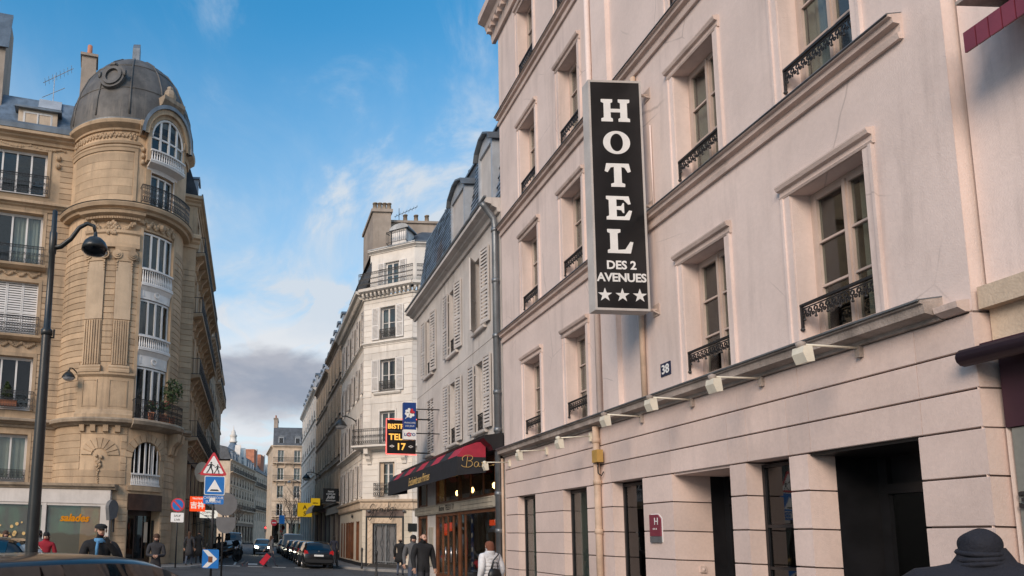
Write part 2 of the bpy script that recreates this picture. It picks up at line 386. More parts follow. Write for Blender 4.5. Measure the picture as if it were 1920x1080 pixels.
# ------------------------------------------------------------------ shared kits (meshes in local coordinates: x along the facade, y inwards, z up)
KIT = {}
def L(): return MB(lambda u, d, z: (u, -d, z))       # local builder: d outwards = -y
def window_kit(w, h, lights=2, rows=3, top=None, fw_=0.055, matn='white_paint', gl='glass'):
    """frame mesh + one pane mesh per light; origin at the bottom middle, frame front at y=0"""
    key = ('win', round(w, 3), round(h, 3), lights, rows, fw_, matn, gl)
    if key in KIT: return KIT[key]
    m = L(); hw = w/2
    m.box(-hw, -hw+fw_, -0.07, 0, 0, h); m.box(hw-fw_, hw, -0.07, 0, 0, h)
    m.box(-hw+fw_, hw-fw_, -0.07, 0, h-fw_, h); m.box(-hw+fw_, hw-fw_, -0.07, 0, 0, fw_*1.4)
    panes = []; lw = (w-2*fw_)/lights
    for i in range(lights):
        a = -hw+fw_+i*lw; b = a+lw; st = 0.045
        m.box(a, a+st, -0.055, 0.012, fw_*1.4, h-fw_); m.box(b-st, b, -0.055, 0.012, fw_*1.4, h-fw_)
        m.box(a+st, b-st, -0.055, 0.010, h-fw_-0.05, h-fw_); m.box(a+st, b-st, -0.055, 0.010, fw_*1.4, fw_*1.4+0.09)
        z0, z1 = fw_*1.4+0.09, h-fw_-0.05
        for r in range(rows):
            za, zb = z0+(z1-z0)*r/rows, z0+(z1-z0)*(r+1)/rows
            if r: m.box(a+st, b-st, -0.05, 0.008, za-0.014, za+0.014)
            q = L(); q.box(a+st-0.005, b-st+0.005, -0.030, -0.024, za+(0.010 if r else -0.004), zb-(0.010 if r < rows-1 else -0.004)); panes.append(q.mesh('pane', gl))
    if lights == 2: m.box(-0.022, 0.022, 0.012, 0.035, fw_*1.4, h-fw_)
    KIT[key] = (m.mesh('window', matn), panes); return KIT[key]
def curtain_mesh(w, h, amp=0.03, n_=24, matn='curtain'):
    key = ('cur', round(w, 3), round(h, 3), matn)
    if key in KIT: return KIT[key]
    m = L(); pts = [(-w/2+w*i/n_, amp*math.sin(i*1.9)+amp*0.5*math.sin(i*0.7)) for i in range(n_+1)]
    for (a, d), (b, e) in zip(pts, pts[1:]):
        m.face([(a, d, 0), (b, e, 0), (b, e, h), (a, d, h)]); m.face([(a, d-0.006, 0), (a, d-0.006, h), (b, e-0.006, h), (b, e-0.006, 0)])
    KIT[key] = m.mesh('curtain', matn); return KIT[key]
def add_window(parent, W, w, h, lights=2, rows=3, matn='white_paint', curt=None, gl='glass', panes=True, name='window', fw_=0.055):
    fmesh, pm = window_kit(w, h, lights, rows, None, fw_, matn, gl)
    o = put(name, fmesh, parent, W)
    if panes:
        for p in pm: put('pane', p, o, W)
    if curt:
        if curt in ('both', 'full'):
            put('curtain', curtain_mesh(w*0.94, h*0.96), o, W @ Matrix.Translation((0, 0.16, 0.03))) if curt == 'full' else None
            if curt == 'both':
                for sg in (-1, 1): put('curtain', curtain_mesh(w*0.3, h*0.96), o, W @ Matrix.Translation((sg*w*0.32, 0.16, 0.03)))
        else:
            sg = -1 if curt == 'left' else 1
            put('curtain', curtain_mesh(w*0.44, h*0.96), o, W @ Matrix.Translation((sg*w*0.25, 0.16, 0.03)))
    return o
def shutter_mesh(w, h, slats, matn='shutter_paint', depth=0.045):
    key = ('shut', round(w, 3), round(h, 3), slats, matn)
    if key in KIT: return KIT[key]
    m = L(); s = 0.06; hw = w/2
    m.box(-hw, -hw+s, 0, depth, 0, h); m.box(hw-s, hw, 0, depth, 0, h)
    for z in (0, h*0.42, h-s): m.box(-hw+s, hw-s, 0.002, depth-0.003, z, z+s*1.1)
    for z0, z1 in ((s*1.1, h*0.42), (h*0.42+s*1.1, h-s)):
        k = max(2, int(slats*(z1-z0)/h)); p = (z1-z0)/k
        for i in range(k):
            z = z0+i*p
            m.prof(-hw+s, hw-s, [(0.036, z+p*0.05), (0.044, z+p*0.05), (0.010, z+p*0.80), (0.002, z+p*0.80)])
    # a thin back sheet keeps the sun from passing between the slats
    KIT[key] = m.mesh('shutter', matn); return KIT[key]
def railing_mesh(w, h, kind='scroll', ret=0.0):
    """wrought-iron guard rail, origin bottom middle; ret = depth of its side returns"""
    key = ('rail', round(w, 3), round(h, 3), kind, round(ret, 3))
    if key in KIT: return KIT[key]
    m = L(); hw = w/2
    m.box(-hw, hw, -0.022, 0.022, h-0.03, h)
    if kind == 'lambrequin':       # a bar with a pierced cast frieze hanging below it
        m.box(-hw, hw, -0.008, 0.008, h-0.065, h-0.052)
        k = max(4, int(w/0.085)); p = w/k
        for i in range(k):
            c = -hw+(i+0.5)*p
            m.ring(circle(c, h-0.105, p*0.36, 0.036, 8), circle(c, h-0.105, p*0.2, 0.020, 8), -0.006, 0.006)
            m.box(c-0.006, c+0.006, -0.006, 0.006, h-0.19, h-0.142)
            m.ring(circle(c-p/2, h-0.155, p*0.26, 0.026, 6), circle(c-p/2, h-0.155, p*0.12, 0.012, 6), -0.006, 0.006)
            if i % 2 == 0: m.ball((c, 0, h-0.205), 0.017, 5)
        for sg in (-1, 1):
            m.box(sg*hw-0.018, sg*hw+0.018, -0.012, 0.012, h-0.30, h-0.03); m.ball((sg*hw, 0, h-0.32), 0.026, 6)
    else:
        m.box(-hw, hw, -0.012, 0.012, 0.03, 0.055); m.box(-hw, hw, -0.010, 0.010, h-0.16, h-0.14)
        step = 0.115 if kind == 'plain' else 0.125
        k = max(3, int(w/step)); p = w/k
        for i in range(k+1): m.box(-hw+i*p-0.007, -hw+i*p+0.007, -0.007, 0.007, 0.0 if i in (0, k) else 0.03, h)
        for i in range(k):
            c = -hw+(i+0.5)*p
            m.ring(circle(c, h-0.095, p*0.40, 0.040, 8), circle(c, h-0.095, p*0.26, 0.026, 8), -0.006, 0.006)
            if kind == 'scroll':
                m.ring(circle(c, 0.17, p*0.42, 0.10, 8), circle(c, 0.17, p*0.27, 0.07, 8), -0.006, 0.006)
                m.ring(circle(c, 0.40*h+0.12, p*0.40, 0.09, 8), circle(c, 0.40*h+0.12, p*0.25, 0.065, 8), -0.006, 0.006)
                if i % 2: m.ball((c, 0, h*0.55), 0.03, 5)
            elif kind == 'cross':
                m.box(c-0.006, c+0.006, -0.005, 0.005, 0.06, h-0.15)
                for q in (0.3, 0.6): m.ring(circle(c, h*q, p*0.45, 0.05, 6), circle(c, h*q, p*0.2, 0.02, 6), -0.008, 0.008)
    if ret:
        for sg in (-1, 1):
            for z in (h-0.03, 0.03): m.box(sg*hw-0.012, sg*hw+0.012, -ret, 0, z, z+0.03)
            k = max(2, int(ret/0.12))
            for i in range(1, k): m.box(sg*hw-0.006, sg*hw+0.006, -ret*i/k-0.006, -ret*i/k+0.006, 0.03, h)
    KIT[key] = m.mesh('railing', 'iron'); return KIT[key]
def balustrade_mesh(w, h, n_, matn='white_paint', th=0.12):
    key = ('balus', round(w, 3), round(h, 3), n_, matn)
    if key in KIT: return KIT[key]
    m = L(); m.box(-w/2, w/2, -th/2, th/2, h-0.08, h); m.box(-w/2, w/2, -th/2, th/2, 0, 0.08)
    for i in range(n_):
        c = -w/2+(i+0.5)*w/n_; r = min(0.055, w/n_*0.36)
        m.lathe((c, 0, 0.08), [(r*0.7, 0), (r, (h-.16)*0.3), (r*0.45, (h-.16)*0.7), (r*0.7, h-0.16)], 6)
    KIT[key] = m.mesh('balustrade', matn); return KIT[key]
def cornice_profile(h, dep, z):
    """moulded profile from z (bottom) to z+h, projecting dep"""
    return [(-0.02, z), (dep*0.18, z), (dep*0.25, z+h*0.28), (dep*0.55, z+h*0.42), (dep*0.62, z+h*0.55), (dep, z+h*0.66), (dep, z+h*0.90), (dep*0.9, z+h), (-0.02, z+h)]
def band(parent, fr, u0, u1, z, h, dep, matn, name='cornice'):
    return MB(fr).prof(u0, u1, cornice_profile(h, dep, z)).build(name, matn, parent)
def chimney_pots(parent, xs, y, z, matn='terracotta', capped=False, r=0.11, h=0.45):
    for x in xs:
        m = MB().lathe((x, y, z-0.02), [(r*1.1, 0), (r, 0.06), (r*0.85, h), (r*1.05, h), (r*1.05, h+0.06), (r*0.7, h+0.06)], 10)
        o = m.build('chimney_pot', matn, parent, True)
        if capped:
            q = MB().lathe((x, y, z+h+0.10), [(0.01, 0.14), (r*2.0, 0.02), (r*2.0, 0.0), (0.01, 0.05)], 12)
            for k in range(3):
                a = k*2.1; q.tube([(x+r*.8*math.cos(a), y+r*.8*math.sin(a), z+h), (x+r*.8*math.cos(a), y+r*.8*math.sin(a), z+h+0.16)], 0.012, 4)
            q.build('chimney_cowl', 'zinc', o)
def shell(parent, fr, u0, u1, z1, depth, matn, storeys=(), name='house_body'):
    """back, sides, flat top and inner floors behind a facade (d<0), so that the house is closed"""
    m = MB(fr); b = -depth; v0, v1 = u0, u1; u0 += 0.03; u1 -= 0.03; z1 -= 0.004
    m.face([(u1, b, 0), (u0, b, 0), (u0, b, z1), (u1, b, z1)]); m.face([(u0, b, 0), (u0, 0, 0), (u0, 0, z1), (u0, b, z1)])
    m.face([(u1, 0, 0), (u1, b, 0), (u1, b, z1), (u1, 0, z1)]); m.face([(u0, 0, z1), (u1, 0, z1), (u1, b, z1), (u0, b, z1)])
    o = m.build(name, matn, parent)
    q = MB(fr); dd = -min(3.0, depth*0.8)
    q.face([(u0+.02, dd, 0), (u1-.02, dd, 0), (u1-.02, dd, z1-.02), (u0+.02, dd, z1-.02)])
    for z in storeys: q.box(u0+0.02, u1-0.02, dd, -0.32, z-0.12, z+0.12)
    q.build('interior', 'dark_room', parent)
    return o
# ------------------------------------------------------------------ ground: carriageway, pavements, kerbs, markings
m = MB(); m.face([(-600, -300, 0), (600, -300, 0), (600, 900, 0), (-600, 900, 0)])
setting(m.build('road', 'asphalt'))
def pavement(name, pts, z=0.13):
    """raised footway with a stone kerb round its edge"""
    q = MB(); c = Vector((sum(p[0] for p in pts)/len(pts), sum(p[1] for p in pts)/len(pts)))
    q.v = [(x, y, 0) for x, y in pts]+[(x, y, z) for x, y in pts]; n_ = len(pts)
    q.f = [tuple(n_+i for i in range(n_))]+[(i, (i+1) % n_, n_+(i+1) % n_, n_+i) for i in range(n_)]; q.m = [0]*len(q.f)
    o = setting(q.build(name, 'pavement'))
    return o
def kerb(parent, pts, z=0.135, w=0.25):
    """row of kerb stones along a line"""
    for (x0, y0), (x1, y1) in zip(pts, pts[1:]):
        Lg = math.hypot(x1-x0, y1-y0); k = max(1, int(Lg/1.2)); ang = math.degrees(math.atan2(y1-y0, x1-x0)); fr_ = flat(x0, y0, ang)
        for i in range(k):
            q = MB(fr_).prof(Lg*i/k+0.006, Lg*(i+1)/k-0.006, [(-w, -0.02), (0.012, -0.02), (0.012, z-0.02), (-0.008, z), (-w, z)]); q.build('kerb_stone', 'kerb_stone', parent)
pv = pavement('pavement_hotel_side', [(4.15, -30), (30, -30), (30, 30.6), (9.0, 30.6), (5.6, 30.2), (4.15, 28.6)])
kerb(pv, [(5.6, 30.2), (4.15, 28.6), (4.15, 18.0)])
pv = pavement('pavement_right_far', [(4.75, 40.4), (6.2, 38.0), (8.2, 36.9), (40, 36.9), (40, 130), (4.75, 130)])
kerb(pv, [(4.75, 62.0), (4.75, 40.4), (6.2, 38.0), (8.2, 36.9), (14.0, 36.9)])
pv = pavement('pavement_left_far', [(-40, 31.0), (-5.0, 31.6), (-2.9, 34.2), (-1.95, 38.0), (-1.95, 95), (-40, 95)])
kerb(pv, [(-13.0, 31.40), (-5.0, 31.6), (-2.9, 34.2), (-1.95, 38.0), (-1.95, 62.0)])
pv = pavement('traffic_island', [(-1.9, 18.6), (-0.35, 18.6), (-0.2, 22.8), (-1.9, 22.8)], 0.12)
kerb(pv, [(-0.2, 22.8), (-0.35, 18.6), (-1.9, 18.6)][::-1], 0.125)
def marking(pts, name='road_marking'):
    q = MB(); q.face([(x, y, 0.004) for x, y in pts]); return setting(q.build(name, 'road_paint'))
for i, (a, b) in enumerate(((-1.7, -0.55), (-0.1, 0.75), (1.25, 2.0), (2.5, 3.3), (3.9, 4.6))): marking([(a, 38.7), (b, 38.7), (b, 39.35), (a, 39.35)], 'crossing_stripe')
marking([(-0.15, 41.2), (0.45, 41.2), (0.45, 43.4), (-0.15, 43.4)])
marking([(-0.95, 40.4), (-0.83, 40.4), (-0.83, 60), (-0.95, 60)], 'edge_line')
for y in (48, 55, 63, 72): marking([(1.2, y), (1.32, y), (1.32, y+2.5), (1.2, y+2.5)], 'lane_line')
marking([(4.75-1.75, 41.5), (4.75-1.68, 41.5), (4.75-1.68, 70), (4.75-1.75, 70)], 'bay_line')

# ------------------------------------------------------------------ the pink hotel
HY = 18.6
hf = flat(6.8, HY, -90)
def hu(y): return HY-y
hotel = thing('hotel_building', 'long pale pink rendered hotel with rusticated ground floor and moulded window surrounds', 'building', (6.8, 12.5, 0))
HB = [(7.86, 1.06), (10.14, 1.0), (14.34, 0.92), (16.64, 0.96)]          # window bays: centre Y, width
HZ = [(4.22, 6.2), (7.42, 9.46), (10.52, 12.56), (13.86, 15.95)]
ops = [(hu(y)-w/2, hu(y)+w/2, z0, z1) for y, w in HB for z0, z1 in HZ]
u1h = hu(6.35)
MB(hf).wall(0, u1h, 4.0, 17.3, ops, 0.24).build('upper_wall', 'pink', hotel)
shell(hotel, hf, 0, u1h, 17.3, 9.0, 'pink', (4.0, 7.2, 10.4, 13.7))
# ledge above the ground floor, string courses, eaves cornice
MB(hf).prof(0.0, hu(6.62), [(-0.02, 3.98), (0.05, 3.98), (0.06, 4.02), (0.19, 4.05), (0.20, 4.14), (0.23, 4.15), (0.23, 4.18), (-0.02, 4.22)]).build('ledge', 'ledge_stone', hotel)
MB(hf).prof(0.0, hu(6.62), [(-0.02, 4.222), (0.235, 4.183), (0.245, 4.170), (0.255, 4.170), (0.255, 4.190), (-0.02, 4.235)]).build('ledge_flashing', 'zinc', hotel)
MB(hf).prof(hu(6.60), hu(6.37), [(-0.02, 3.99), (0.05, 3.99), (0.12, 4.03), (0.13, 4.09), (0.02, 4.11), (-0.02, 4.11)]).build('broken_ledge_end', 'pink_trim', hotel)
for z in (7.40, 10.50, 13.83):
    for a, b in ((0.0, hu(13.12)), (hu(12.52), hu(6.75))):
        MB(hf).prof(a, b, [(-0.02, z-0.27), (0.05, z-0.27), (0.065, z-0.20), (0.03, z-0.19), (0.03, z-0.10), (0.10, z-0.085), (0.11, z-0.03), (0.15, z-0.02), (0.15, z+0.005), (-0.02, z+0.03)]).build('string_course', 'pink_trim', hotel)
        MB(hf).prof(a, b, [(-0.02, z+0.032), (0.155, z+0.007), (0.165, z-0.006), (0.172, z+0.002), (0.165, z+0.016), (-0.02, z+0.042)]).build('course_flashing', 'zinc', hotel)
band(hotel, hf, -0.25, u1h, 16.35, 0.95, 0.5, 'pink_trim')
for i in range(46): MB(hf).box(-0.2+i*0.27, -0.08+i*0.27, 0.1, 0.27, 16.62, 16.76).build('dentil', 'pink_trim', hotel)
# surrounds, windows, guard rails
cur = ['right', 'both', 'full', 'left', None, 'both', 'right', 'full', 'both', 'left', 'full', 'right', 'both', 'full', 'left', 'both']
k = 0
for y, w in HB:
    for z0, z1 in HZ:
        c = hu(y); a, b = c-w/2, c+w/2; t = 0.13
        for s, e in ((a-t, a-0.005), (b+0.005, b+t)):
            MB(hf).prof(s, e, [(-0.02, z0), (0.022, z0), (0.022, z1), (-0.02, z1)]).build('surround', 'pink', hotel)
            q = s-0.003 if s < c else e-0.032
            MB(hf).prof(q, q+0.035, [(0.0, z0), (0.042, z0), (0.042, z1), (0.0, z1)]).build('surround_fillet', 'pink', hotel)
        MB(hf).prof(a-t-0.02, b+t+0.02, [(-0.02, z1+0.002), (0.03, z1+0.002), (0.045, z1+0.03), (0.03, z1+0.045), (0.03, z1+0.10), (0.075, z1+0.115), (0.095, z1+0.16), (0.095, z1+0.18), (-0.02, z1+0.20)]).build('lintel_moulding', 'pink_trim', hotel)
        W = fm(hf, c, -0.24, z0)
        add_window(hotel, W, w, z1-z0, 2, 3, 'beige_wood', cur[k % len(cur)]); k += 1
        put('guard_rail', railing_mesh(w-0.02, 0.50, 'lambrequin'), hotel, fm(hf, c, -0.02, z0+0.02))
# party pilaster and pipes
MB(hf).prof(hu(13.10), hu(12.54), [(-0.02, 4.24), (0.09, 4.24), (0.09, 16.3), (-0.02, 16.3)]).build('pilaster', 'pink', hotel)
MB(hf).tube([(hu(13.30), 0.06, 4.25), (hu(13.30), 0.06, 16.3)], 0.055, 10).build('wall_pipe', 'pink', hotel, True)
MB(hf).tube([(hu(11.76), 0.06, 4.25), (hu(11.76), 0.06, 7.12)], 0.045, 10).build('wall_pipe', 'pipe_orange', hotel, True)
MB(hf).tube([(hu(11.72), 0.06, 7.45), (hu(11.72), 0.06, 10.2)], 0.045, 10).build('wall_pipe', 'pipe_orange', hotel, True)
MB(hf).tube([(hu(11.3), 0.03, 7.42), (hu(11.3), 0.03, 9.0)], 0.014, 6).build('conduit', 'pink', hotel, True)
mp = MB(hf).tube([(hu(13.47), 0.075, 0.14), (hu(13.47), 0.075, 4.0)], 0.062, 12)
for z in (1.0, 1.95, 2.9, 3.72): mp.lathe((hu(13.47), 0.075, z), [(0.062, -0.05), (0.076, -0.045), (0.076, 0.045), (0.062, 0.05)], 12)
mp.build('down_pipe', 'pipe_orange', hotel, True)
q = MB(hf); q.box(hu(13.46), hu(13.26), 0.05, 0.17, 3.28, 3.52); o = q.build('junction_box', 'yellow_box', hotel)
MB(hf).tube([(hu(13.36), 0.11, 3.28), (hu(13.34), 0.12, 3.18), (hu(13.40), 0.09, 3.08), (hu(13.33), 0.06, 3.02), (hu(13.30), 0.03, 3.1)], 0.012, 6).build('loose_cable', 'black_paint', o, True)
# ground floor of big smooth blocks with open joints
GZ = [0.13, 0.56, 1.02, 1.485, 1.945, 2.415, 2.868]
openg = [(17.73, 16.63, 0.17, 'w'), (15.15, 14.06, 0.17, 'w'), (13.06, 12.04, 0.20, 'w'), (11.19, 9.82, 0.62, 'd'), (9.50, 8.72, 0.22, 'g'), (8.43, 7.00, 0.34, 'e')]
piers = []; prev = HY
for a, b, r, kd in openg: piers.append((prev, a, r)); prev = b
piers.append((prev, 6.35, 0.34)); g = 0.0095
core = MB(hf)
for i, (a, b, r) in enumerate(piers):
    rr = max(r, openg[i-1][2] if i else 0)
    core.box(hu(a)+0.025, hu(b)-0.025, -rr-0.3, -0.03, 0.0, 2.88)
    for z0, z1 in zip(GZ, GZ[1:]):
        ws = [(hu(a), hu(b))]
        for s, e in ws: MB(hf).prof(s+(0.0 if i else 0.01), e, [(-rr, z0+g), (-0.006, z0+g), (0, z0+g+0.006), (0, z1-g-0.006), (-0.006, z1-g), (-rr, z1-g)]).build('stone_block', 'pink_block', hotel)
core.box(0.02, u1h-0.02, -0.66, -0.03, 2.89, 4.0)
core.build('ground_floor_core', 'joint', hotel)
cuts = [18.58, 17.0, 15.4, 13.9, 13.1, 12.2, 11.2, 9.84, 9.45, 8.72, 8.37, 6.95, 6.36]
for z0, z1 in ((2.868, 3.245), (3.245, 3.62), (3.62, 3.985)):
    cs = [18.58, 13.1]+cuts[5:] if z0 < 3.6 else [18.58, 13.1, 11.9, 10.6, 9.6, 8.5, 6.95, 6.36]
    for a, b in zip(cs, cs[1:]):
        MB(hf).prof(hu(a)+0.003, hu(b)-0.003, [(-0.655, z0+g), (-0.006, z0+g), (0, z0+g+0.006), (0, z1-g-0.006), (-0.006, z1-g), (-0.655, z1-g)]).build('stone_block', 'pink_block', hotel)
for i, (a, b, r, kd) in enumerate(openg):
    w = a-b; c = hu((a+b)/2)
    if kd in 'wg':
        W = fm(hf, c, -r, 0.14); q = L(); hw = w/2; h = 2.70; t = 0.05 if kd == 'w' else 0.045
        for s in (-1, 1): q.box(min(s*hw, s*(hw-t)), max(s*hw, s*(hw-t)), -0.06, 0, 0, h)
        q.box(-hw+t, hw-t, -0.06, 0, h-t, h); q.box(-hw+t, hw-t, -0.06, 0, 0, 0.10)
        zs = (0.55,) if i < 3 else (0.72, 1.28, 1.84)
        for z in zs: q.box(-hw+t, hw-t, -0.055, -0.003, z, z+(0.16 if kd == 'w' and i < 2 else 0.04))
        o = put('shop_window', q.mesh('shop_window', 'black_paint'), hotel, W)
        zz_ = [0.10]+[z for z in zs]+[h-t]
        for za, zb in zip(zz_, zz_[1:]):
            p = L(); p.box(-hw+t, hw-t, -0.035, -0.028, za+0.045, zb+0.004); put('pane', p.mesh('pane', 'glass_dark' if i > 1 else 'glass'), o, W)
        if i < 2:
            p = L(); p.box(-hw+0.02, hw-0.02, -0.20, -0.19, 0.0, h); put('blind', p.mesh('blind', 'grey_green_blind'), o, W)
        else:
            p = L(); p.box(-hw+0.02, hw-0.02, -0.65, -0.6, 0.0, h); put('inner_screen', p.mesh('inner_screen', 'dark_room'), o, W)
    else:
        dep = -r-0.25 if kd == 'd' else -r-0.55
        W = fm(hf, c, dep, 0.14); q = L(); hw = w/2; h = 2.70
        q.box(-hw-0.3, hw+0.3, -0.05, -0.02, 0, h+0.1)
        for s, e in ((-hw-0.02, -hw+0.12), (hw-0.14, hw+0.02), (-0.05, 0.05)): q.box(s, e, -0.02, 0.04, 0, h)
        q.box(-hw, hw, -0.02, 0.045, h-0.45, h-0.33); q.box(-hw, hw, -0.02, 0.03, 0, 0.25)
        o = put('entrance_door', q.mesh('entrance_door', 'black_paint'), hotel, W)
        for s, e in ((-hw+0.12, -0.05), (0.05, hw-0.14)):
            p = L(); p.box(s, e, -0.016, -0.010, 0.25, h-0.45); put('door_pane', p.mesh('door_pane', 'glass_dark'), o, W)
        p = L(); p.box(0.09, 0.12, 0.04, 0.09, 0.8, 1.5); put('handle', p.mesh('handle', 'chrome'), o, W)
        if kd == 'e':
            p = L(); p.box(hw-0.62, hw-0.16, 0.005, 0.012, 0.4, 2.0); put('dark_wood_panel', p.mesh('dark_wood_panel', 'wood_dark'), o, W)
        else:
            n_ = tag(put('menu_board', L().box(-0.21, 0.21, 0, 0.02, 0, 0.40).mesh('menu_board', 'sign_grey')), 'small pale notice on the dark hotel door', 'notice')
            n_.matrix_basis = fm(hf, hu(10.05), -0.60, 1.55)
        MB(hf).box(hu(a)-0.01, hu(b)+0.01, dep-0.1, -0.04, 2.84, 2.885).build('entrance_soffit', 'black_paint' if kd == 'e' else 'pink_block', hotel)
        MB(hf).box(hu(a)-0.30, hu(a)-0.0, dep-0.05, -r-0.001, 0.13, 2.85).build('entrance_jamb', 'black_paint', hotel)
        MB(hf).box(hu(b), hu(b)+0.3, dep-0.05, -r-0.001, 0.13, 2.85).build('entrance_jamb', 'black_paint', hotel)
# doorbell on the recess, number plate, star plaque
m_ = Matrix.Identity(4)
q = MB(lambda u, d, z: (6.8+u, 11.19-d, z)); q.box(0.38, 0.47, 0.0, 0.03, 1.30, 1.40); q.lathe((0.425, 0.03, 1.35), [(0.02, -0.02), (0.02, 0.02)], 8)
tag(q.build('doorbell', 'pink_trim'), 'small square doorbell on the recessed hotel doorway wall', 'doorbell')
pl_ = thing('number_plate', 'dark blue enamel house number 38 plate on the pink wall', 'number plate', hf(hu(11.2), 0, 4.6))
MB(hf).box(hu(11.34), hu(11.07), 0.0, 0.014, 4.50, 4.72).build('plate', 'enamel', pl_)
put('digits', text_mesh('38', 0.21, 0.002, 0.004), pl_, fm(hf, hu(11.205), 0.017, 4.54))
pq = thing('star_plaque', 'burgundy three star plaque with white letter H beside hotel door', 'plaque', hf(hu(11.66), 0, 1.95))
MB(hf).poly([(hu(11.83), 1.86), (hu(11.52), 1.86), (hu(11.52), 2.15), (hu(11.60), 2.22), (hu(11.83), 2.22)], 0.006, 0.03).build('plate', 'burgundy', pq)
MB(hf).poly([(hu(11.82), 1.76), (hu(11.50), 1.76), (hu(11.50), 2.16), (hu(11.60), 2.235), (hu(11.82), 2.235)], -0.002, 0.005).build('backing', 'sign_white', pq)
MB(hf).box(hu(11.83), hu(11.52), 0.006, 0.03, 1.755, 1.855).build('lower_plate', 'sign_grey', pq)
put('letter', text_mesh('H', 0.17, 0.002, 0.0), pq, fm(hf, hu(11.63), 0.033, 2.05))
for i in range(3): MB(hf).poly([(hu(11.72)+i*0.045+0.016*math.sin(a*PI/5)*(1 if a % 2 == 0 else .45), 1.98+0.016*math.cos(a*PI/5)*(1 if a % 2 == 0 else .45)) for a in range(10)], 0.030, 0.034).build('star', 'sign_white', pq)

# ------------------------------------------------------------------ projecting hotel sign
hs = thing('hotel_sign', 'tall black projecting sign with big white vertical letters and three white stars', 'sign', (6.2, 11.35, 5.6))
sf = flat(5.70, 11.28, 0)
MB(sf).box(0.02, 0.91, -0.21, -0.012, 5.65, 9.79).build('sign_box', 'sign_grey', hs)
e = MB(sf); e.box(0, 0.93, -0.22, 0.0, 5.62, 5.66); e.box(0, 0.93, -0.22, 0, 9.78, 9.82); e.box(0, 0.035, -0.22, 0.0, 5.66, 9.78); e.box(0.895, 0.93, -0.22, 0.0, 5.66, 9.78)
e.build('edge_frame', 'shutter_paint', hs)
MB(sf).box(0.036, 0.894, -0.012, -0.006, 5.661, 9.779).build('black_face', 'sign_black', hs)
def slab(name, polys):
    o = MB(sf)
    for p in polys: o.poly(p, -0.006, 0.0)
    return o.build(name, 'sign_white', hs)
def bracketed(x0, x1, z0, z1): return [(x0, z0), (x1, z0), (x1, z1), (x0, z1)]
cx, cw = 0.465, 0.47
# H
z0, z1 = 9.04, 9.46; l, r = cx-0.25, cx+0.25; s = 0.055
H = [(l, z0), (l+.20, z0), (l+.20, z0+s), (l+.165, z0+s+.02), (l+.165, z0+.175), (r-.165, z0+.175), (r-.165, z0+s+.02), (r-.20, z0+s), (r-.20, z0), (r, z0), (r, z0+s), (r-.045, z0+s+.02), (r-.045, z1-s-.02), (r, z1-s), (r, z1), (r-.20, z1), (r-.20, z1-s), (r-.165, z1-s-.02), (r-.165, z0+.24), (l+.165, z0+.24), (l+.165, z1-s-.02), (l+.20, z1-s), (l+.20, z1), (l, z1), (l, z1-s), (l+.045, z1-s-.02), (l+.045, z0+s+.02), (l, z0+s)]
slab('letter', [H])
o = MB(sf); o.ring(circle(cx, 8.65, 0.235, 0.215, 40), circle(cx, 8.65, 0.112, 0.165, 40), -0.006, 0.0); o.build('letter', 'sign_white', hs)
z0, z1 = 7.83, 8.26; l, r = cx-0.225, cx+0.225
slab('letter', [[(cx-.12, z0), (cx+.12, z0), (cx+.12, z0+s), (cx+.065, z0+s+.02), (cx+.065, z1-.065), (cx+.12, z1-.075), (r-.05, z1-.165), (r, z1-.145), (r-.03, z1), (l+.03, z1), (l, z1-.145), (l+.05, z1-.165), (cx-.12, z1-.075), (cx-.065, z1-.065), (cx-.065, z0+s+.02), (cx-.12, z0+s)]])
z0, z1 = 7.23, 7.66; l, r = cx-0.22, cx+0.22
slab('letter', [[(l, z0), (r-.05, z0), (r, z0+.165), (r-.05, z0+.175), (r-.13, z0+.065), (l+.175, z0+.06), (l+.175, z0+.185), (l+.255, z0+.175), (l+.285, z0+.125), (l+.305, z0+.125), (l+.305, z0+.305), (l+.285, z0+.305), (l+.255, z0+.25), (l+.175, z0+.245), (l+.175, z1-.06), (r-.14, z1-.065), (r-.06, z1-.15), (r-.02, z1-.14), (r-.05, z1), (l, z1), (l, z1-s), (l+.045, z1-s-.02), (l+.045, z0+s+.02), (l, z0+s)]])
z0, z1 = 6.63, 7.06
slab('letter', [[(l, z0), (r-.05, z0), (r, z0+.20), (r-.05, z0+.21), (r-.14, z0+.07), (l+.175, z0+.06), (l+.175, z1-s-.02), (l+.225, z1-s), (l+.225, z1), (l, z1), (l, z1-s), (l+.045, z1-s-.02), (l+.045, z0+s+.02), (l, z0+s)]])
put('lettering', text_mesh('DES 2', 0.205, 0.002, 0.006), hs, fm(sf, cx, -0.002, 6.35))
put('lettering', text_mesh('AVENUES', 0.205, 0.002, 0.006, 0, 'sign_white', 'CENTER', 0.96), hs, fm(sf, cx, -0.002, 6.13))
for i in range(3):
    slab('star', [[(cx+(i-1)*0.295+0.125*math.sin(a*PI/5)*(1 if a % 2 == 0 else .39), 5.885+0.125*math.cos(a*PI/5)*(1 if a % 2 == 0 else .39)-0.0) for a in range(10)]])
for z in (9.62, 7.55, 5.68):
    q = MB(sf).tube([(0.90, -0.11, z), (1.10, -0.11, z)], 0.026, 8); q.box(1.085, 1.10, -0.2, -0.02, z-0.10, z+0.10); q.tube([(1.02, -0.11, z), (1.095, -0.03, z-0.09)], 0.012, 6); q.build('bracket', 'beige_wood', hs)

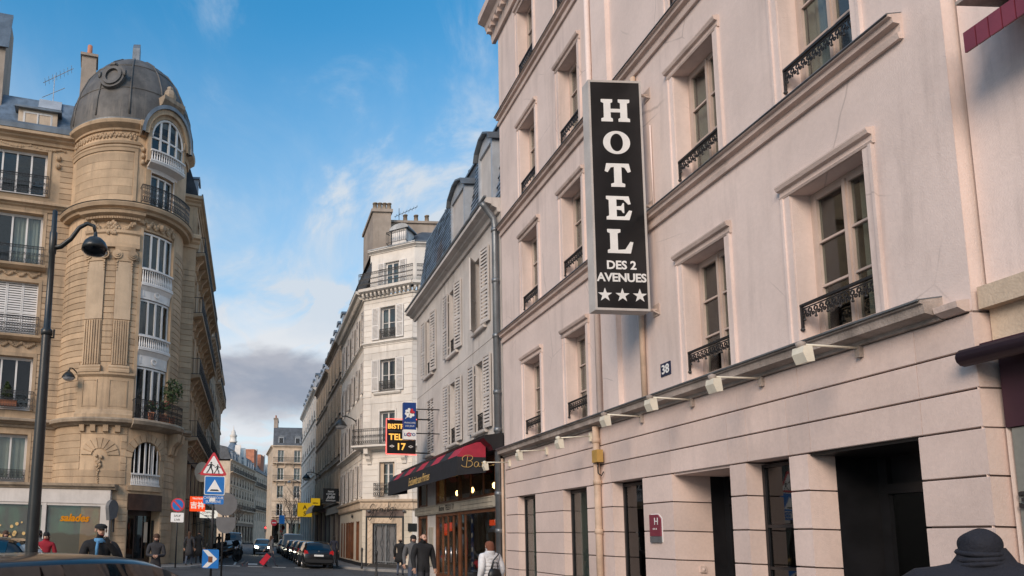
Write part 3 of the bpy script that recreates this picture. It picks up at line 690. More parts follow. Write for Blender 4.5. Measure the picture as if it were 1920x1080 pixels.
# ------------------------------------------------------------------ floodlights on arms
def floodlight(y, reach, z, label, drop=0.0, bare=False):
    t = thing('floodlight', label, 'floodlight', hf(hu(y), 0, z), 'floodlights along the hotel ledge')
    c = hu(y); q = MB(hf)
    q.box(c-0.03, c+0.03, 0, 0.05, z-0.11, z+0.07); q.build('wall_bracket', 'ledge_stone' if not bare else 'lamp_cream', t)
    MB(hf).tube([(c, 0.04, z), (c, reach, z+drop)], 0.014, 8).build('arm', 'lamp_cream', t, True)
    q = MB(hf); q.lathe((c, reach, z+drop), [(0.001, -0.05), (0.045, -0.03), (0.05, 0.02), (0.001, 0.045)], 10); q.build('joint', 'lamp_cream' if bare else 'ledge_stone', t, True)
    e = reach-0.02; zc = z+drop-0.14
    q = MB(hf)
    zc += 0.02; a = [(e-0.065, zc-0.085), (e+0.02, zc-0.10), (e+0.062, zc+0.01), (e+0.05, zc+0.085), (e-0.045, zc+0.095)]
    q.prof(c-0.082, c+0.082, a); q.build('lamp_head', 'lamp_cream', t)
    MB(hf).prof(c-0.07, c+0.07, [(e-0.072, zc-0.075), (e-0.066, zc-0.075), (e-0.047, zc+0.08), (e-0.053, zc+0.08)]).build('lens', 'zinc_light', t)
fl = ['floodlight on the pink wall nearest the end of the dark awning next door', 'floodlight arm below the railed window left of the wide hotel entrance', 'floodlight arm above the pier with the burgundy plaque', 'floodlight arm on the ledge just beside the yellow junction box', 'floodlight on the white fascia between the pipe and the second blind window', 'floodlight on the white fascia above the two blind windows', 'floodlight at the far hotel corner hanging in front of the bar awning']
for y, lb, z, dr, b in zip((7.57, 9.08, 10.55, 11.95, 13.78, 15.88, 18.2), fl, (3.96, 3.96, 3.96, 3.94, 3.86, 3.84, 3.80), (0.02, 0.0, 0.02, 0.02, -0.06, -0.05, -0.02), (0, 0, 0, 0, 1, 1, 1)):
    floodlight(y, 0.68, z, lb, dr, b)

# ------------------------------------------------------------------ number 36 next door
b36 = thing('neighbour_building', 'pink building number 36 with maroon awnings beside the hotel', 'building', (6.95, 4.0, 0))
nf = flat(6.95, 6.34, -90)
MB(nf).wall(0, 14, 4.22, 17, [(2.2, 3.3, 5.0, 7.0), (5.2, 6.3, 5.0, 7.0)], 0.2).build('upper_wall', 'pink', b36)
shell(b36, nf, 0, 14, 17, 9, 'pink', (4.2,))
MB(nf).prof(0.0, 14, [(-0.3, 3.6), (0.0, 3.6), (0.0, 4.0), (0.10, 4.0), (0.10, 4.215), (-0.3, 4.215)]).build('fascia', 'stone_pale', b36)
MB(nf).box(0.06, 14, -0.35, -0.02, 0.13, 2.85).build('shopfront', 'grey_green_blind', b36)
MB(nf).box(0.03, 14, -0.35, 0.0, 2.86, 3.6).build('shop_fascia', 'awning_maroon', b36)
put('digits', text_mesh('36', 0.20, 0.012, 0.008, 0, 'iron'), b36, fm(nf, 0.17, -0.008, 2.12))
aw = thing('maroon_awning_roll', 'rolled maroon awning box above the neighbouring shop', 'awning', nf(0.2, 0.2, 3.5))
MB(nf).tube([(-0.05, 0.24, 3.53), (6.0, 0.24, 3.53)], 0.085, 12).build('roll', 'awning_maroon', aw, True)
MB(nf).box(0.1, 6.0, 0.0, 0.24, 3.59, 3.63).build('hood', 'awning_maroon', aw)
ub = thing('upper_awning', 'short striped maroon window awning high on the pink neighbour', 'awning', nf(0.9, 0.3, 6.4))
for i in range(12): MB(nf).prof(0.45+i*0.11, 0.55+i*0.11, [(0.44, 6.30), (0.46, 6.30), (0.46, 6.50), (0.0, 6.80), (0.0, 6.78), (0.44, 6.48)]).build('stripe', 'burgundy', ub)
MB(nf).box(0.42, 1.80, 0.0, 0.47, 6.805, 6.84).build('top_board', 'ledge_stone', ub)
# ------------------------------------------------------------------ grey shuttered house with the bar, right of the side street
BY0, BY1 = 28.55, 18.62
bf = flat(6.8, BY0, -90)
def bu(y): return BY0-y
bis = thing('bistro_house', 'grey rendered house with louvred shutters and blue slate mansard above the bar', 'building', (6.8, 23.5, 0))
ub1 = bu(BY1)
BW = [(26.45, 0.98), (23.25, 0.98), (20.45, 0.96)]
BZ = [(4.98, 7.12), (8.12, 10.42)]
ops = [(bu(y)-w/2, bu(y)+w/2, z0, z1) for y, w in BW for z0, z1 in BZ]
MB(bf).wall(0, ub1, 4.6, 11.0, ops, 0.27).build('upper_wall', 'grey_render', bis)
shell(bis, bf, 0, ub1, 11.2, 8.5, 'grey_render', (4.6, 7.6, 11.0))
# the flank to the side street
gf = flat(6.8, 28.55-0.032, 180)
band(bis, bf, -0.30, ub1, 11.0, 0.42, 0.42, 'grey_render', 'eaves_cornice')
MB(bf).prof(-0.32, ub1, [(0.40, 11.42), (0.46, 11.42), (0.47, 11.47), (0.40, 11.47)]).build('gutter', 'zinc', bis)
for z in (7.55,): MB(bf).prof(0.02, ub1-0.5, [(-0.01, z), (0.012, z), (0.012, z+0.025), (-0.01, z+0.025)]).build('thin_string_course', 'grey_render', bis)
for i, (y, w) in enumerate(BW):
    for j, (z0, z1) in enumerate(BZ):
        c = bu(y); h = z1-z0
        closed = (i == 0 and j == 0)
        if not closed:
            add_window(bis, fm(bf, c, -0.27, z0), w, h, 2, 4, 'shutter_paint', 'both' if (i+j) % 2 else 'left')
            if not (i == 2 and j == 1): put('guard_rail', railing_mesh(w-0.04, 0.55, 'scroll'), bis, fm(bf, c, -0.05, z0+0.02))
        MB(bf).prof(c-w/2-0.12, c+w/2+0.12, [(-0.02, z0-0.11), (0.10, z0-0.11), (0.12, z0-0.08), (0.12, z0-0.012), (-0.02, z0-0.002)]).build('sill', 'grey_render', bis)
        sm = shutter_mesh(0.50, h+0.02, 22)
        if closed:
            for sg in (-1, 1): put('closed_shutter', sm, bis, fm(bf, c+sg*0.25, -0.06, z0))
        elif i == 2 and j == 1:      # half-closed pair
            put('shutter', sm, bis, fm(bf, c-w/2+0.18, 0.10, z0, rad(-38)) ); put('shutter', sm, bis, fm(bf, c+w/2+0.20, 0.07, z0, rad(10)))
        else:
            put('shutter', sm, bis, fm(bf, c-w/2-0.26, 0.06, z0, rad(3+3*((i+j) % 2)))); put('shutter', sm, bis, fm(bf, c+w/2+0.26, 0.06, z0, rad(5+5*((i*2+j) % 2))))
        for sg in (-1, 1):
            for z in (z0+0.3, z1-0.35): MB(bf).box(c+sg*(w/2+0.01)-0.015, c+sg*(w/2+0.01)+0.015, 0.0, 0.05, z, z+0.05).build('hinge', 'shutter_paint', bis)
# mansard with real slates, two tall dormers
RZ0, RZ1, RD0, RD1 = 11.46, 14.38, -0.02, -0.42
def roofp(z): return RD0+(RD1-RD0)*(z-RZ0)/(RZ1-RZ0)
MB(bf).prof(0.02, ub1, [(RD0-0.02, RZ0), (RD1-0.02, RZ1), (RD1-2.6, RZ1+0.75), (-6.0, RZ1+0.75), (-6.0, RZ0)]).build('roof_deck', 'slate_dark', bis)
rows = 19; dm = [(bu(20.3), bu(19.05)), (bu(23.3), bu(21.7))]
rs = MB(bf)
for r in range(rows):
    za = RZ0+(RZ1-RZ0)*r/rows; zb = RZ0+(RZ1-RZ0)*(r+1.25)/rows; wd_ = 0.26
    kk = int(ub1/wd_)
    for i in range(kk+1):
        a = i*wd_-(wd_/2 if r % 2 else 0)+0.02; b = min(a+wd_-0.006, ub1); a = max(a, 0.0)
        cc = (a+b)/2
        if b-a < 0.04 or any(s-0.02 < cc < e+0.02 for s, e in dm): continue
        t = random.uniform(0.0, 0.010); rz = (za+zb)/2
        dia = abs(cc-bu(25.6))/0.55+abs(rz-12.62)/0.85 < 1
        rs.mt(1 if dia else random.choice((0, 0, 0, 2, 2, 3))).prof(a, b, [(roofp(za)+0.022+t, za), (roofp(za)+0.040+t, za), (roofp(zb)+0.010, zb), (roofp(zb), zb)])
o = rs.build('roof_slates', ['slate', 'slate_brown', 'slate_pale', 'slate_dark'], bis); o['kind'] = 'stuff'
MB(bf).prof(0.0, ub1, [(RD1-0.03, RZ1-0.02), (RD1+0.05, RZ1-0.02), (RD1+0.03, RZ1+0.09), (RD1-0.10, RZ1+0.12)]).build('ridge_flashing', 'zinc', bis)
for s, e in dm:
    c = (s+e)/2; f0 = 0.06; zt = 13.45
    q = MB(bf); q.box(s, s+0.12, -0.9, f0, RZ0, zt); q.box(e-0.12, e, -0.9, f0, RZ0, zt); q.box(s+0.12, e-0.12, -0.9, f0, RZ0, RZ0+0.12)
    q.poly([(s, zt), (e, zt), (e-0.10, zt+0.20), (c+0.18, zt+0.42), (c-0.18, zt+0.42), (s+0.10, zt+0.20)], -1.2, f0)
    q.build('dormer', 'zinc_light', bis)
    q = MB(bf); pts = [(s-0.10, zt+0.0), (s+0.02, zt+0.26), (c-0.2, zt+0.50), (c+0.2, zt+0.50), (e-0.02, zt+0.26), (e+0.10, zt+0.0)]
    pin = [(s-0.06, zt+0.0), (s+0.05, zt+0.215), (c-0.19, zt+0.44), (c+0.19, zt+0.44), (e-0.05, zt+0.215), (e+0.06, zt+0.0)]
    q.poly(pts+pin[::-1], -1.6, f0+0.14); q.build('dormer_roof', 'zinc', bis)
    q = MB(bf); q.box(s+0.12, e-0.12, f0-0.10, f0-0.06, RZ0+0.12, zt); q.build('dormer_shutter', 'shutter_paint', bis)
# down pipe at the hotel corner
mp = MB(bf).tube([(ub1-0.10, 0.50, 11.30), (ub1-0.11, 0.42, 11.20), (ub1-0.12, 0.16, 10.85), (ub1-0.12, 0.13, 10.6), (ub1-0.12, 0.13, 0.14)], 0.085, 12)
for z in (10.5, 9.0, 7.4, 5.8, 4.75, 3.0, 2.0): mp.lathe((ub1-0.12, 0.13, z), [(0.085, -0.06), (0.105, -0.05), (0.105, 0.05), (0.085, 0.06)], 12)
mp.build('down_pipe', 'zinc', bis, True)
MB(bf).tube([(ub1-0.02, 0.05, 0.14), (ub1-0.02, 0.05, 3.95)], 0.035, 10).build('thin_pipe', 'pipe_orange', bis, True)
# chimney stack behind with cowled pots
q = MB(); q.box(7.75, 8.35, 24.3, 28.2, 12.0, 15.0); q.box(7.66, 8.44, 24.2, 28.3, 15.0, 15.12); q.build('chimney_stack', 'chimney_render', bis)
for y_ in (24.6, 25.4, 26.2, 27.0, 27.8): chimney_pots(bis, [8.05], y_, 15.12, 'terracotta', True, 0.13, 0.36)
# black shop cornice and brown shopfront
MB(bf).prof(-0.5, ub1-0.02, [(-0.02, 4.18), (0.30, 4.18), (0.34, 4.30), (0.44, 4.38), (0.55, 4.50), (0.55, 4.58), (-0.02, 4.66)]).build('shop_cornice', 'black_paint', bis)
q = MB(bf)
q.box(0.02, 0.35, -0.3, -0.02, 0.13, 4.18); q.box(1.7, 3.0, -0.3, 0.0, 0.13, 4.18)
q.build('stone_pier', 'grey_render', bis)
zt = 4.16
for a, b in ((0.35, 0.45), (1.60, 1.70), (3.0, 3.12), (5.74, 5.85), (9.24, 9.40)): MB(bf).box(a, b, -0.08, 0.03, 0.13, zt).build('frame_post', 'wood_brown', bis)
for z, t in ((0.13, 0.42), (2.56, 0.10), (3.0, 0.08), (3.88, 0.28)):
    MB(bf).box(0.45, 1.60, -0.07, 0.015, z, z+t).build('frame_rail', 'wood_brown', bis); MB(bf).box(3.12, 9.24, -0.07, 0.015, z, z+t).build('frame_rail', 'wood_brown', bis)
for u in (4.05, 6.9, 8.1): MB(bf).box(u, u+0.06, -0.05, 0.0, 3.08, 3.88).build('mullion', 'wood_brown', bis)
for u in (3.77, 4.42, 5.07, 6.37): MB(bf).box(u, u+0.07, -0.05, 0.005, 0.55, 2.56).build('mullion', 'wood_brown', bis)
gl_ = [(0.47, 1.58), (3.16, 3.75), (3.85, 4.40), (4.50, 5.05), (5.15, 5.70), (5.85, 6.35), (6.45, 9.2)]
for a, b in gl_: MB(bf).box(a, b, -0.03, -0.024, 0.5, 2.58).build('shop_pane', 'glass_shop', bis)
for a, b in ((0.47, 1.58), (3.16, 4.05), (4.12, 5.70), (5.85, 6.9), (6.97, 8.1), (8.17, 9.2)): MB(bf).box(a, b, -0.03, -0.024, 3.08, 3.9).build('transom_pane', 'glass_shop', bis)
for u in (4.42, 5.02): MB(bf).tube([(u+(0.05 if u > 4.6 else -0.0), 0.06, 1.0), (u+(0.05 if u > 4.6 else 0), 0.06, 1.5)], 0.02, 6).build('door_handle', 'chrome', bis, True)
o = MB(bf).prof(0.02, 9.5, [(-0.02, 2.665), (0.08, 2.665), (0.10, 2.69), (0.10, 2.97), (0.08, 2.995), (-0.02, 2.995)]).build('name_band', 'band_grey', bis)
put('lettering', text_mesh('Bistrot TELEX 17', 0.26, 0.002, 0.003, 0.12, 'iron'), o, fm(bf, 4.6, 0.105, 2.75))
for a, b in ((0.4, 2.7), (6.3, 9.2)): MB(bf).box(a, b, 0.10, 0.106, 2.82, 2.83).build('painted_rule', 'iron', o)
for a, b in ((0.3, 9.3),):
    q = MB(bf)
    for z in (2.71, 2.945): q.box(a, b, 0.10, 0.104, z, z+0.008)
    q.build('painted_border', 'iron', o)
# inside of the bar: counter wall, shelf of bottles, lamps
MB(bf).box(0.4, 9.3, -2.6, -2.5, 0.13, 4.1).build('bar_back_wall', 'band_grey', bis)
MB(bf).box(3.4, 9.0, -1.7, -1.3, 0.13, 1.15).build('bar_counter', 'wood_dark', bis)
MB(bf).box(3.2, 9.2, -2.9, -2.6, 1.9, 1.95).build('bottle_shelf', 'wood_dark', bis)
for i, u in enumerate((3.55, 5.3, 7.4, 8.7)):
    t = thing('bar_lamp', ['lit lamp in the bar behind the pane beside the grey pier', 'lit lamp in the bar above the double doors', 'lit lamp in the bar above the blue banner', 'bright lit lamp in the bar behind the upper pane beside the hotel pipe'][i], 'lamp', bf(u, -0.6, 3.5), 'lamps lit inside the bar')
    MB(bf).lathe((u, -0.6, 3.42), [(0.001, -0.10), (0.05, -0.05), (0.055, 0.04), (0.02, 0.10)], 10).build('bulb', 'bulb', t, True)
    MB(bf).tube([(u, -0.6, 3.52), (u, -0.6, 4.1)], 0.008, 5).build('cord', 'black_paint', t)
for i, (u, z, w_, h_, mt_) in enumerate(((3.25, 1.9, 0.45, 0.42, 'lit_orange'), (3.9, 2.05, 0.4, 0.3, 'lit_orange'), (8.15, 2.18, 0.75, 0.16, 'lit_orange'))):
    tag(MB(bf).box(u, u+w_, -0.2, -0.18, z, z+h_).build('lit_poster', mt_), ['glowing orange menu poster in the bar door', 'glowing orange panel in the bar door beside the handle', 'long low glowing red orange panel in the big bar window'][i], 'lit panel')
b_ = thing('blue_banner', 'narrow blue vertical banner inside the bar window', 'banner', bf(6.6, -0.14, 0.9))
MB(bf).box(6.55, 6.78, -0.15, -0.14, 0.75, 2.55).build('banner_cloth', 'navy', b_)
for i in range(4): MB(bf).poly(circle(6.665, 1.0+i*0.45, 0.08, 0.08, 10), -0.139, -0.135).build('white_mark', 'sign_white', b_)
tag(MB(bf).box(6.0, 6.28, -0.13, -0.12, 1.25, 1.85).build('red_poster', 'sign_red'), 'red poster taped inside the bar door glass', 'poster')
tag(MB(bf).box(1.95, 2.55, 0.005, 0.03, 0.75, 2.2).build('menu_case', 'band_grey'), 'tall grey menu case on the pier between the bar windows', 'menu case')
# awning: sloping top with red and black stripes, deep black valance
aw = thing('bar_awning', 'black and red striped awning with deep black valance over the bar', 'awning', bf(5, 0.6, 3.5))
A0, A1, AD, AZ0, AZm, AZt = -0.15, ub1-0.45, 1.15, 3.50, 4.02, 4.46
strips = 10; sw = (A1-A0)/strips
for i in range(strips):
    a, b = A0+i*sw, A0+(i+1)*sw-0.004
    curve = [(0.36, AZt), (0.62, AZt-0.03), (0.92, AZt-0.14), (AD, AZm+0.02)]
    MB(bf).prof(a, b, [(d, z) for d, z in curve]+[(d-0.012, z-0.016) for d, z in reversed(curve)]).build('stripe', 'awning_red' if i % 2 else 'awning_black', aw)
MB(bf).prof(A0, A1, [(AD-0.01, AZ0), (AD+0.004, AZ0), (AD+0.004, AZm+0.02), (AD-0.01, AZm+0.02)]).build('valance', 'awning_black', aw)
MB(bf).prof(A0-0.02, A0, [(0.36, AZ0+0.1), (AD, AZ0), (AD, AZm+0.02), (0.92, AZt-0.15), (0.62, AZt-0.03), (0.36, AZt)]).build('end_panel', 'awning_black', aw)
o = MB(bf).prof(A1, A1+0.016, [(0.36, AZ0+0.1), (AD, AZ0), (AD, AZm), (0.36, AZm)]).build('end_panel', 'awning_black', aw)
MB(bf).prof(A1, A1+0.016, [(0.36, AZm+0.002), (AD, AZm+0.002), (0.92, AZt-0.15), (0.62, AZt-0.03), (0.36, AZt)]).build('end_panel', 'awning_red', aw)
def strokes(name, parent, fr, paths, u0, d, z0, sc, r, matn):
    q = MB(fr)
    for p in paths:
        # Catmull-Rom through the points
        P = [p[0]]+list(p)+[p[-1]]; pts = []
        for i in range(1, len(P)-2):
            for k_ in range(6):
                t = k_/6.0
                pts.append(tuple(0.5*((2*P[i][j])+(-P[i-1][j]+P[i+1][j])*t+(2*P[i-1][j]-5*P[i][j]+4*P[i+1][j]-P[i+2][j])*t*t+(-P[i-1][j]+3*P[i][j]-3*P[i+1][j]+P[i+2][j])*t**3) for j in (0, 1)))
        pts.append(p[-1]); q.tube([(u0+x*sc, d, z0+y*sc) for x, y in pts], r, 5)
    return q.build(name, matn, parent)
Bar = [[(0.35, 0.0), (0.42, 0.5), (0.5, 1.0)], [(0.05, 0.55), (0.0, 0.8), (0.3, 1.05), (0.8, 1.05), (0.95, 0.82), (0.75, 0.6), (0.5, 0.55)], [(0.5, 0.55), (0.85, 0.5), (0.9, 0.2), (0.6, -0.02), (0.1, 0.0), (-0.1, 0.15)],
       [(1.5, 0.4), (1.3, 0.5), (1.1, 0.3), (1.15, 0.05), (1.35, 0.05), (1.5, 0.4), (1.5, 0.1), (1.65, 0.05)], [(1.75, 0.4), (1.85, 0.45), (1.8, 0.0), (1.85, 0.3), (2.05, 0.45), (2.15, 0.38)]]
efr = flat(6.8-AD, BY1+0.45-0.02, 0)
strokes('lettering', aw, efr, Bar, 0.14, 0.012, 3.74, 0.30, 0.008, 'gold')
put('lettering', text_mesh('Exclusivite aux Primes', 0.40, 0.002, 0.0, 0.45, 'gold', 'CENTER', 0.85), aw, fm(bf, 5.0, AD+0.008, 3.62))

# ------------------------------------------------------------------ projecting signs on the bistro house
ns = thing('neon_bar_sign', 'black hanging sign with yellow lettering framed in glowing red neon', 'sign', (5.3, 26.6, 4.9))
n_f = flat(5.04, 26.2, 0, 0.26)
MB(n_f).box(0.05, 1.15, -0.18, 0.0, 4.70, 5.98).build('box', 'sign_black', ns)
e = MB(n_f); path = [(0.02, 0.03, 4.66), (0.02, 0.03, 6.02), (1.18, 0.03, 6.02)]; e.tube(path, 0.022, 6); e.tube([(0.02, 0.03, 4.66), (1.18, 0.03, 4.66)], 0.022, 6); e.build('neon_tube', 'neon_red', ns)
for tx, z, sz in (('BISTROT', 5.65, 0.26), ('TELEX', 5.22, 0.33), ('17', 4.84, 0.36)): put('lettering', text_mesh(tx, sz, 0.004, 0.008, 0, 'neon_yellow'), ns, fm(n_f, 0.58, 0.008, z))
MB(n_f).box(0.1, 1.1, 0, 0.006, 5.55, 5.565).build('rule', 'sign_grey', ns)
for u in (0.24, 0.96): MB(n_f).ring([(u-0.10, 4.97), (u, 4.92), (u+0.10, 4.97), (u, 5.02)], [(u-0.06, 4.97), (u, 4.945), (u+0.06, 4.97), (u, 4.995)], 0, 0.005).build('diamond', 'sign_white', ns)
for z in (4.75, 6.05): MB(n_f).tube([(1.10, -0.1, z), (1.74, -0.1, z)], 0.03, 6).build('bracket', 'iron', ns)
lo = thing('lottery_sign', 'blue and white hanging lottery sign with white clover and one red leaf', 'sign', (5.9, 25.4, 5.0))
l_f = flat(5.46, 25.0, 0, 0.28)
MB(l_f).prof(0.0, 0.46, [(-0.20, 5.42), (0.0, 5.42), (0.0, 6.42), (-0.20, 6.42)]).build('blue_panel', 'navy', lo)
MB(l_f).prof(0.0, 0.46, [(-0.20, 5.05), (0.0, 5.05), (0.0, 5.415), (-0.20, 5.415)]).build('white_panel', 'sign_white', lo)
def leafp(cx_, cz_, a): 
    pts = []
    for x, y in ((0, 0), (0.07, 0.05), (0.105, 0.12), (0.085, 0.17), (0.04, 0.175), (0.0, 0.145), (-0.04, 0.175), (-0.085, 0.17), (-0.105, 0.12), (-0.07, 0.05)):
        pts.append((cx_+x*math.cos(a)+y*math.sin(a), cz_-x*math.sin(a)+y*math.cos(a)))
    return pts
for i, a in enumerate((-35, 55, 145, 235)): MB(l_f).poly(leafp(0.23, 6.03, rad(a)), 0.0, 0.006).build('clover_leaf', 'sign_red' if i == 1 else 'sign_white', lo)
MB(l_f).tube([(0.20, 0.004, 5.98), (0.14, 0.004, 5.88), (0.06, 0.004, 5.82)], 0.012, 5).build('clover_stem', 'sign_white', lo)
for tx, z in (('FRANCAISE', 5.64), ('DES JEUX', 5.52)): put('lettering', text_mesh(tx, 0.082, 0.002, 0.0), lo, fm(l_f, 0.23, 0.004, z))
put('lettering', text_mesh('LOTO', 0.15, 0.002, 0.006, 0, 'navy'), lo, fm(l_f, 0.23, 0.004, 5.18))
MB(l_f).ring(circle(0.20, 5.235, 0.075, 0.075, 14), circle(0.20, 5.235, 0.05, 0.05, 14), 0.007, 0.012).build('red_ring', 'sign_red', lo)
for z in (5.30, 6.20): MB(l_f).tube([(0.44, -0.1, z), (1.34, -0.1, z)], 0.022, 6).build('bracket', 'iron', lo)
MB(bf).box(0.05, 0.20, 0.02, 0.16, 6.35, 7.05).build('alarm_box', 'iron', bis)
# ------------------------------------------------------------------ white chamfered corner house across the side street
P0, P1 = (6.5, 40.7), (9.0, 38.9)
cang = math.degrees(math.atan2(P1[1]-P0[1], P1[0]-P0[0])); cl = math.hypot(P1[0]-P0[0], P1[1]-P0[1])
cf = flat(P0[0], P0[1], cang)                    # chamfer
c2f = flat(P1[0], P1[1], 0)                      # side street front
c3f = flat(6.5, 51.0, -90); c3l = 51.0-40.7      # street front (u towards the camera)
cb = thing('corner_house', 'cream white corner house with chamfered front, louvred shutters and iron balconies', 'building', (8, 42, 0))
ZS = [(4.15, 6.15), (7.25, 9.15), (10.35, 12.25), (13.5, 15.45), (16.75, 18.5)]
CW = 0.95
TOPZ = 16.2
cc = cl*0.50
ops = [(cc-CW/2, cc+CW/2, z0, z1) for z0, z1 in ZS[:4]]
MB(cf).wall(0, cl, 3.7, TOPZ, ops, 0.22).build('chamfer_wall', 'white_stone', cb)
MB(c2f).wall(0, 12, 0.13, TOPZ, [(1.6+i*2.6, 2.6+i*2.6, z0, z1) for i in range(4) for z0, z1 in ZS[:4]], 0.2).build('side_street_wall', 'white_stone', cb)
fb = [1.3, 3.3, 5.3, 7.3, 9.3]
MB(c3f).wall(0, c3l, 3.7, TOPZ, [(u-0.48, u+0.48, z0, z1) for u in fb for z0, z1 in ZS[:4]], 0.2).build('street_wall', 'white_stone', cb)
# closed body
q = MB(); foot = [(6.53, 51), (6.53, 40.74), (9.03, 38.93), (21, 38.93), (21, 51)]
q.v = [(x, y, TOPZ-0.01) for x, y in foot]+[(x, y, 0) for x, y in foot]; q.f = [(4, 3, 2, 1, 0), (3, 4, 9, 8), (4, 0, 5, 9)]; q.m = [0]*3; q.build('house_body', 'white_stone', cb)
q = MB(); 
for z in (3.9, 7.0, 10.1, 13.25): q.v += [(x+(0.4 if x < 8 else 0.3 if x < 10 else 0), y+(0.45 if y < 45 else 0), z) for x, y in foot]; b_ = len(q.v)-5; q.f.append((b_, b_+1, b_+2, b_+3, b_+4)); q.m.append(0)
q.face([(9.2, 51, 0), (9.2, 43, 0), (9.2, 43, 16), (9.2, 51, 16)]); q.face([(9.2, 43, 0), (21, 42, 0), (21, 42, 16), (9.2, 43, 16)])
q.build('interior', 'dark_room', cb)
# rusticated blocks on chamfer piers
def courses(parent, fr, u0, u1, z0, z1, h, ops_, matn, proud=0.025, gap=0.018, cut=None, name='stone_course'):
    """horizontal ashlar courses, each length between openings its own block"""
    k_ = max(1, int(round((z1-z0)/h))); hh = (z1-z0)/k_
    for i in range(k_):
        a, b = z0+i*hh, z0+(i+1)*hh-gap; segs = [(u0, u1)]
        for o in ops_:
            if o[2] < b-0.02 and o[3] > a+0.02:
                segs = [sg for s, e in segs for sg in ((s, min(e, o[0])), (max(s, o[1]), e)) if sg[1]-sg[0] > 0.08]
        for s, e in segs:
            parts_ = [(s, e)]
            if cut and e-s > cut*1.5:
                off = cut*(0.5 if i % 2 else 1.0); us_ = [s]; u = s+off
                while u < e-cut*0.4: us_.append(u); u += cut
                us_.append(e); g2 = gap*0.35 if not fr.step else 0.1
                parts_ = [(p+(g2 if p > s else 0), r_) for p, r_ in zip(us_, us_[1:])]
            for p, r_ in parts_:
                MB(fr).prof(p, r_, [(-0.01, a), (proud-0.006, a), (proud, a+0.006), (proud, b-0.006), (proud-0.006, b), (-0.01, b)]).build(name, matn, parent)
sh = [(cc-CW/2-0.05, cc+CW/2+0.05, z0-0.05, z1+0.18) for z0, z1 in ZS[:4]]
shw = [(cc-1.02, cc+1.02, z0-0.1, z1+0.22) for z0, z1 in ZS[:4]]
courses(cb, cf, 0.0, cl, 4.02, 6.75, 0.34, sh[:1], 'white_stone')
for z0, z1 in ((7.15, 10.0), (10.05, 13.1), (13.42, TOPZ-0.05)): courses(cb, cf, 0.0, cl, z0, z1, 0.36, shw, 'white_stone', 0.022)
courses(cb, c2f, 0.0, 1.2, 4.02, TOPZ-0.05, 0.36, [], 'white_stone', 0.022)
for z0, z1 in ((7.15, 10.0), (10.05, 13.1), (13.42, TOPZ-0.05)): courses(cb, c3f, c3l-0.55, c3l, z0, z1, 0.36, [], 'white_stone', 0.022, name='quoin')
courses(cb, c3f, 0.0, c3l, 4.02, 6.75, 0.34, [(u-0.5, u+0.5, ZS[0][0], ZS[0][1]+.1) for u in fb], 'white_stone', 0.022)
for f_, a, b in ((cf, -0.05, cl+0.05), (c2f, -0.03, 12), (c3f, 0, c3l+0.05)):
    band(cb, f_, a, b, 6.80, 0.30, 0.30, 'white_stone', 'balcony_slab')
    band(cb, f_, a, b, 13.12, 0.26, 0.16, 'white_stone', 'string_course')
    MB(f_).prof(a, b, [(-0.02, 16.05), (0.10, 16.05), (0.12, 16.16), (-0.02, 16.16)]).build('architrave', 'white_stone', cb)
    MB(f_).prof(a-0.1, b+0.1, [(-0.02, 16.40), (0.40, 16.40), (0.55, 16.46), (0.58, 16.62), (-0.02, 16.62)]).build('top_cornice', 'white_stone', cb)
    k_ = int((b-a)/0.26)
    for i in range(k_): MB(f_).prof(a+0.04+i*(b-a)/k_, a+0.16+i*(b-a)/k_, [(-0.02, 16.17), (0.30, 16.17), (0.38, 16.28), (0.38, 16.39), (-0.02, 16.39)]).build('modillion', 'white_stone', cb)
# first balconies and windows
for j, (z0, z1) in enumerate(ZS[:4]):
    c = cc; h = z1-z0
    add_window(cb, fm(cf, c, -0.2, z0), CW, h, 2, 2 if j else 3, 'white_paint', ['left', 'both', 'both', 'left'][j])
    MB(cf).ring([(c-CW/2-0.10, z0), (c+CW/2+0.10, z0), (c+CW/2+0.10, z1+0.13), (c-CW/2-0.10, z1+0.13)], [(c-CW/2, z0), (c+CW/2, z0), (c+CW/2, z1), (c-CW/2, z1)], -0.01, 0.05).build('surround', 'white_stone', cb)
    if j in (2, 3):
        for sg in (-1, 1): put('shutter', shutter_mesh(0.46, h+0.02, 26, 'white_paint'), cb, fm(cf, c+sg*(CW/2+0.30), 0.055, z0))
    if j == 2: MB(cf).prof(c-0.85, c+0.85, [(-0.01, z0-0.20), (0.08, z0-0.20), (0.14, z0-0.12), (0.14, z0-0.05), (-0.01, z0-0.02)]).build('sill', 'white_stone', cb)
    if j in (0, 2, 3): put('guard_rail', railing_mesh(CW+0.05 if j else CW+0.5, 0.62 if j else 0.8, 'scroll', 0.0 if j else 0.2), cb, fm(cf, c, 0.08 if j else 0.26, z0-0.02))
    if j == 0:
        for sg in (-1, 1): MB(cf).box(c+sg*(CW/2-0.06)-0.22 if sg < 0 else c+CW/2-0.16, c+sg*(CW/2-0.06)+0.16 if sg < 0 else c+CW/2+0.22, -0.16, -0.13, z0+0.05, z1).build('inner_shutter', 'stone_pale', cb)
put('balcony_rail', railing_mesh(2.25, 0.95, 'scroll', 0.6), cb, fm(cf, 0.75, 0.72, 7.11))
put('balcony_rail', railing_mesh(1.2, 0.95, 'scroll', 0.6), cb, fm(cf, 2.55, 0.72, 7.11))
MB(cf).prof(-0.4, cl+0.1, [(-0.02, 6.93), (0.60, 6.93), (0.78, 7.0), (0.78, 7.105), (-0.02, 7.105)]).build('balcony_floor', 'white_stone', cb)
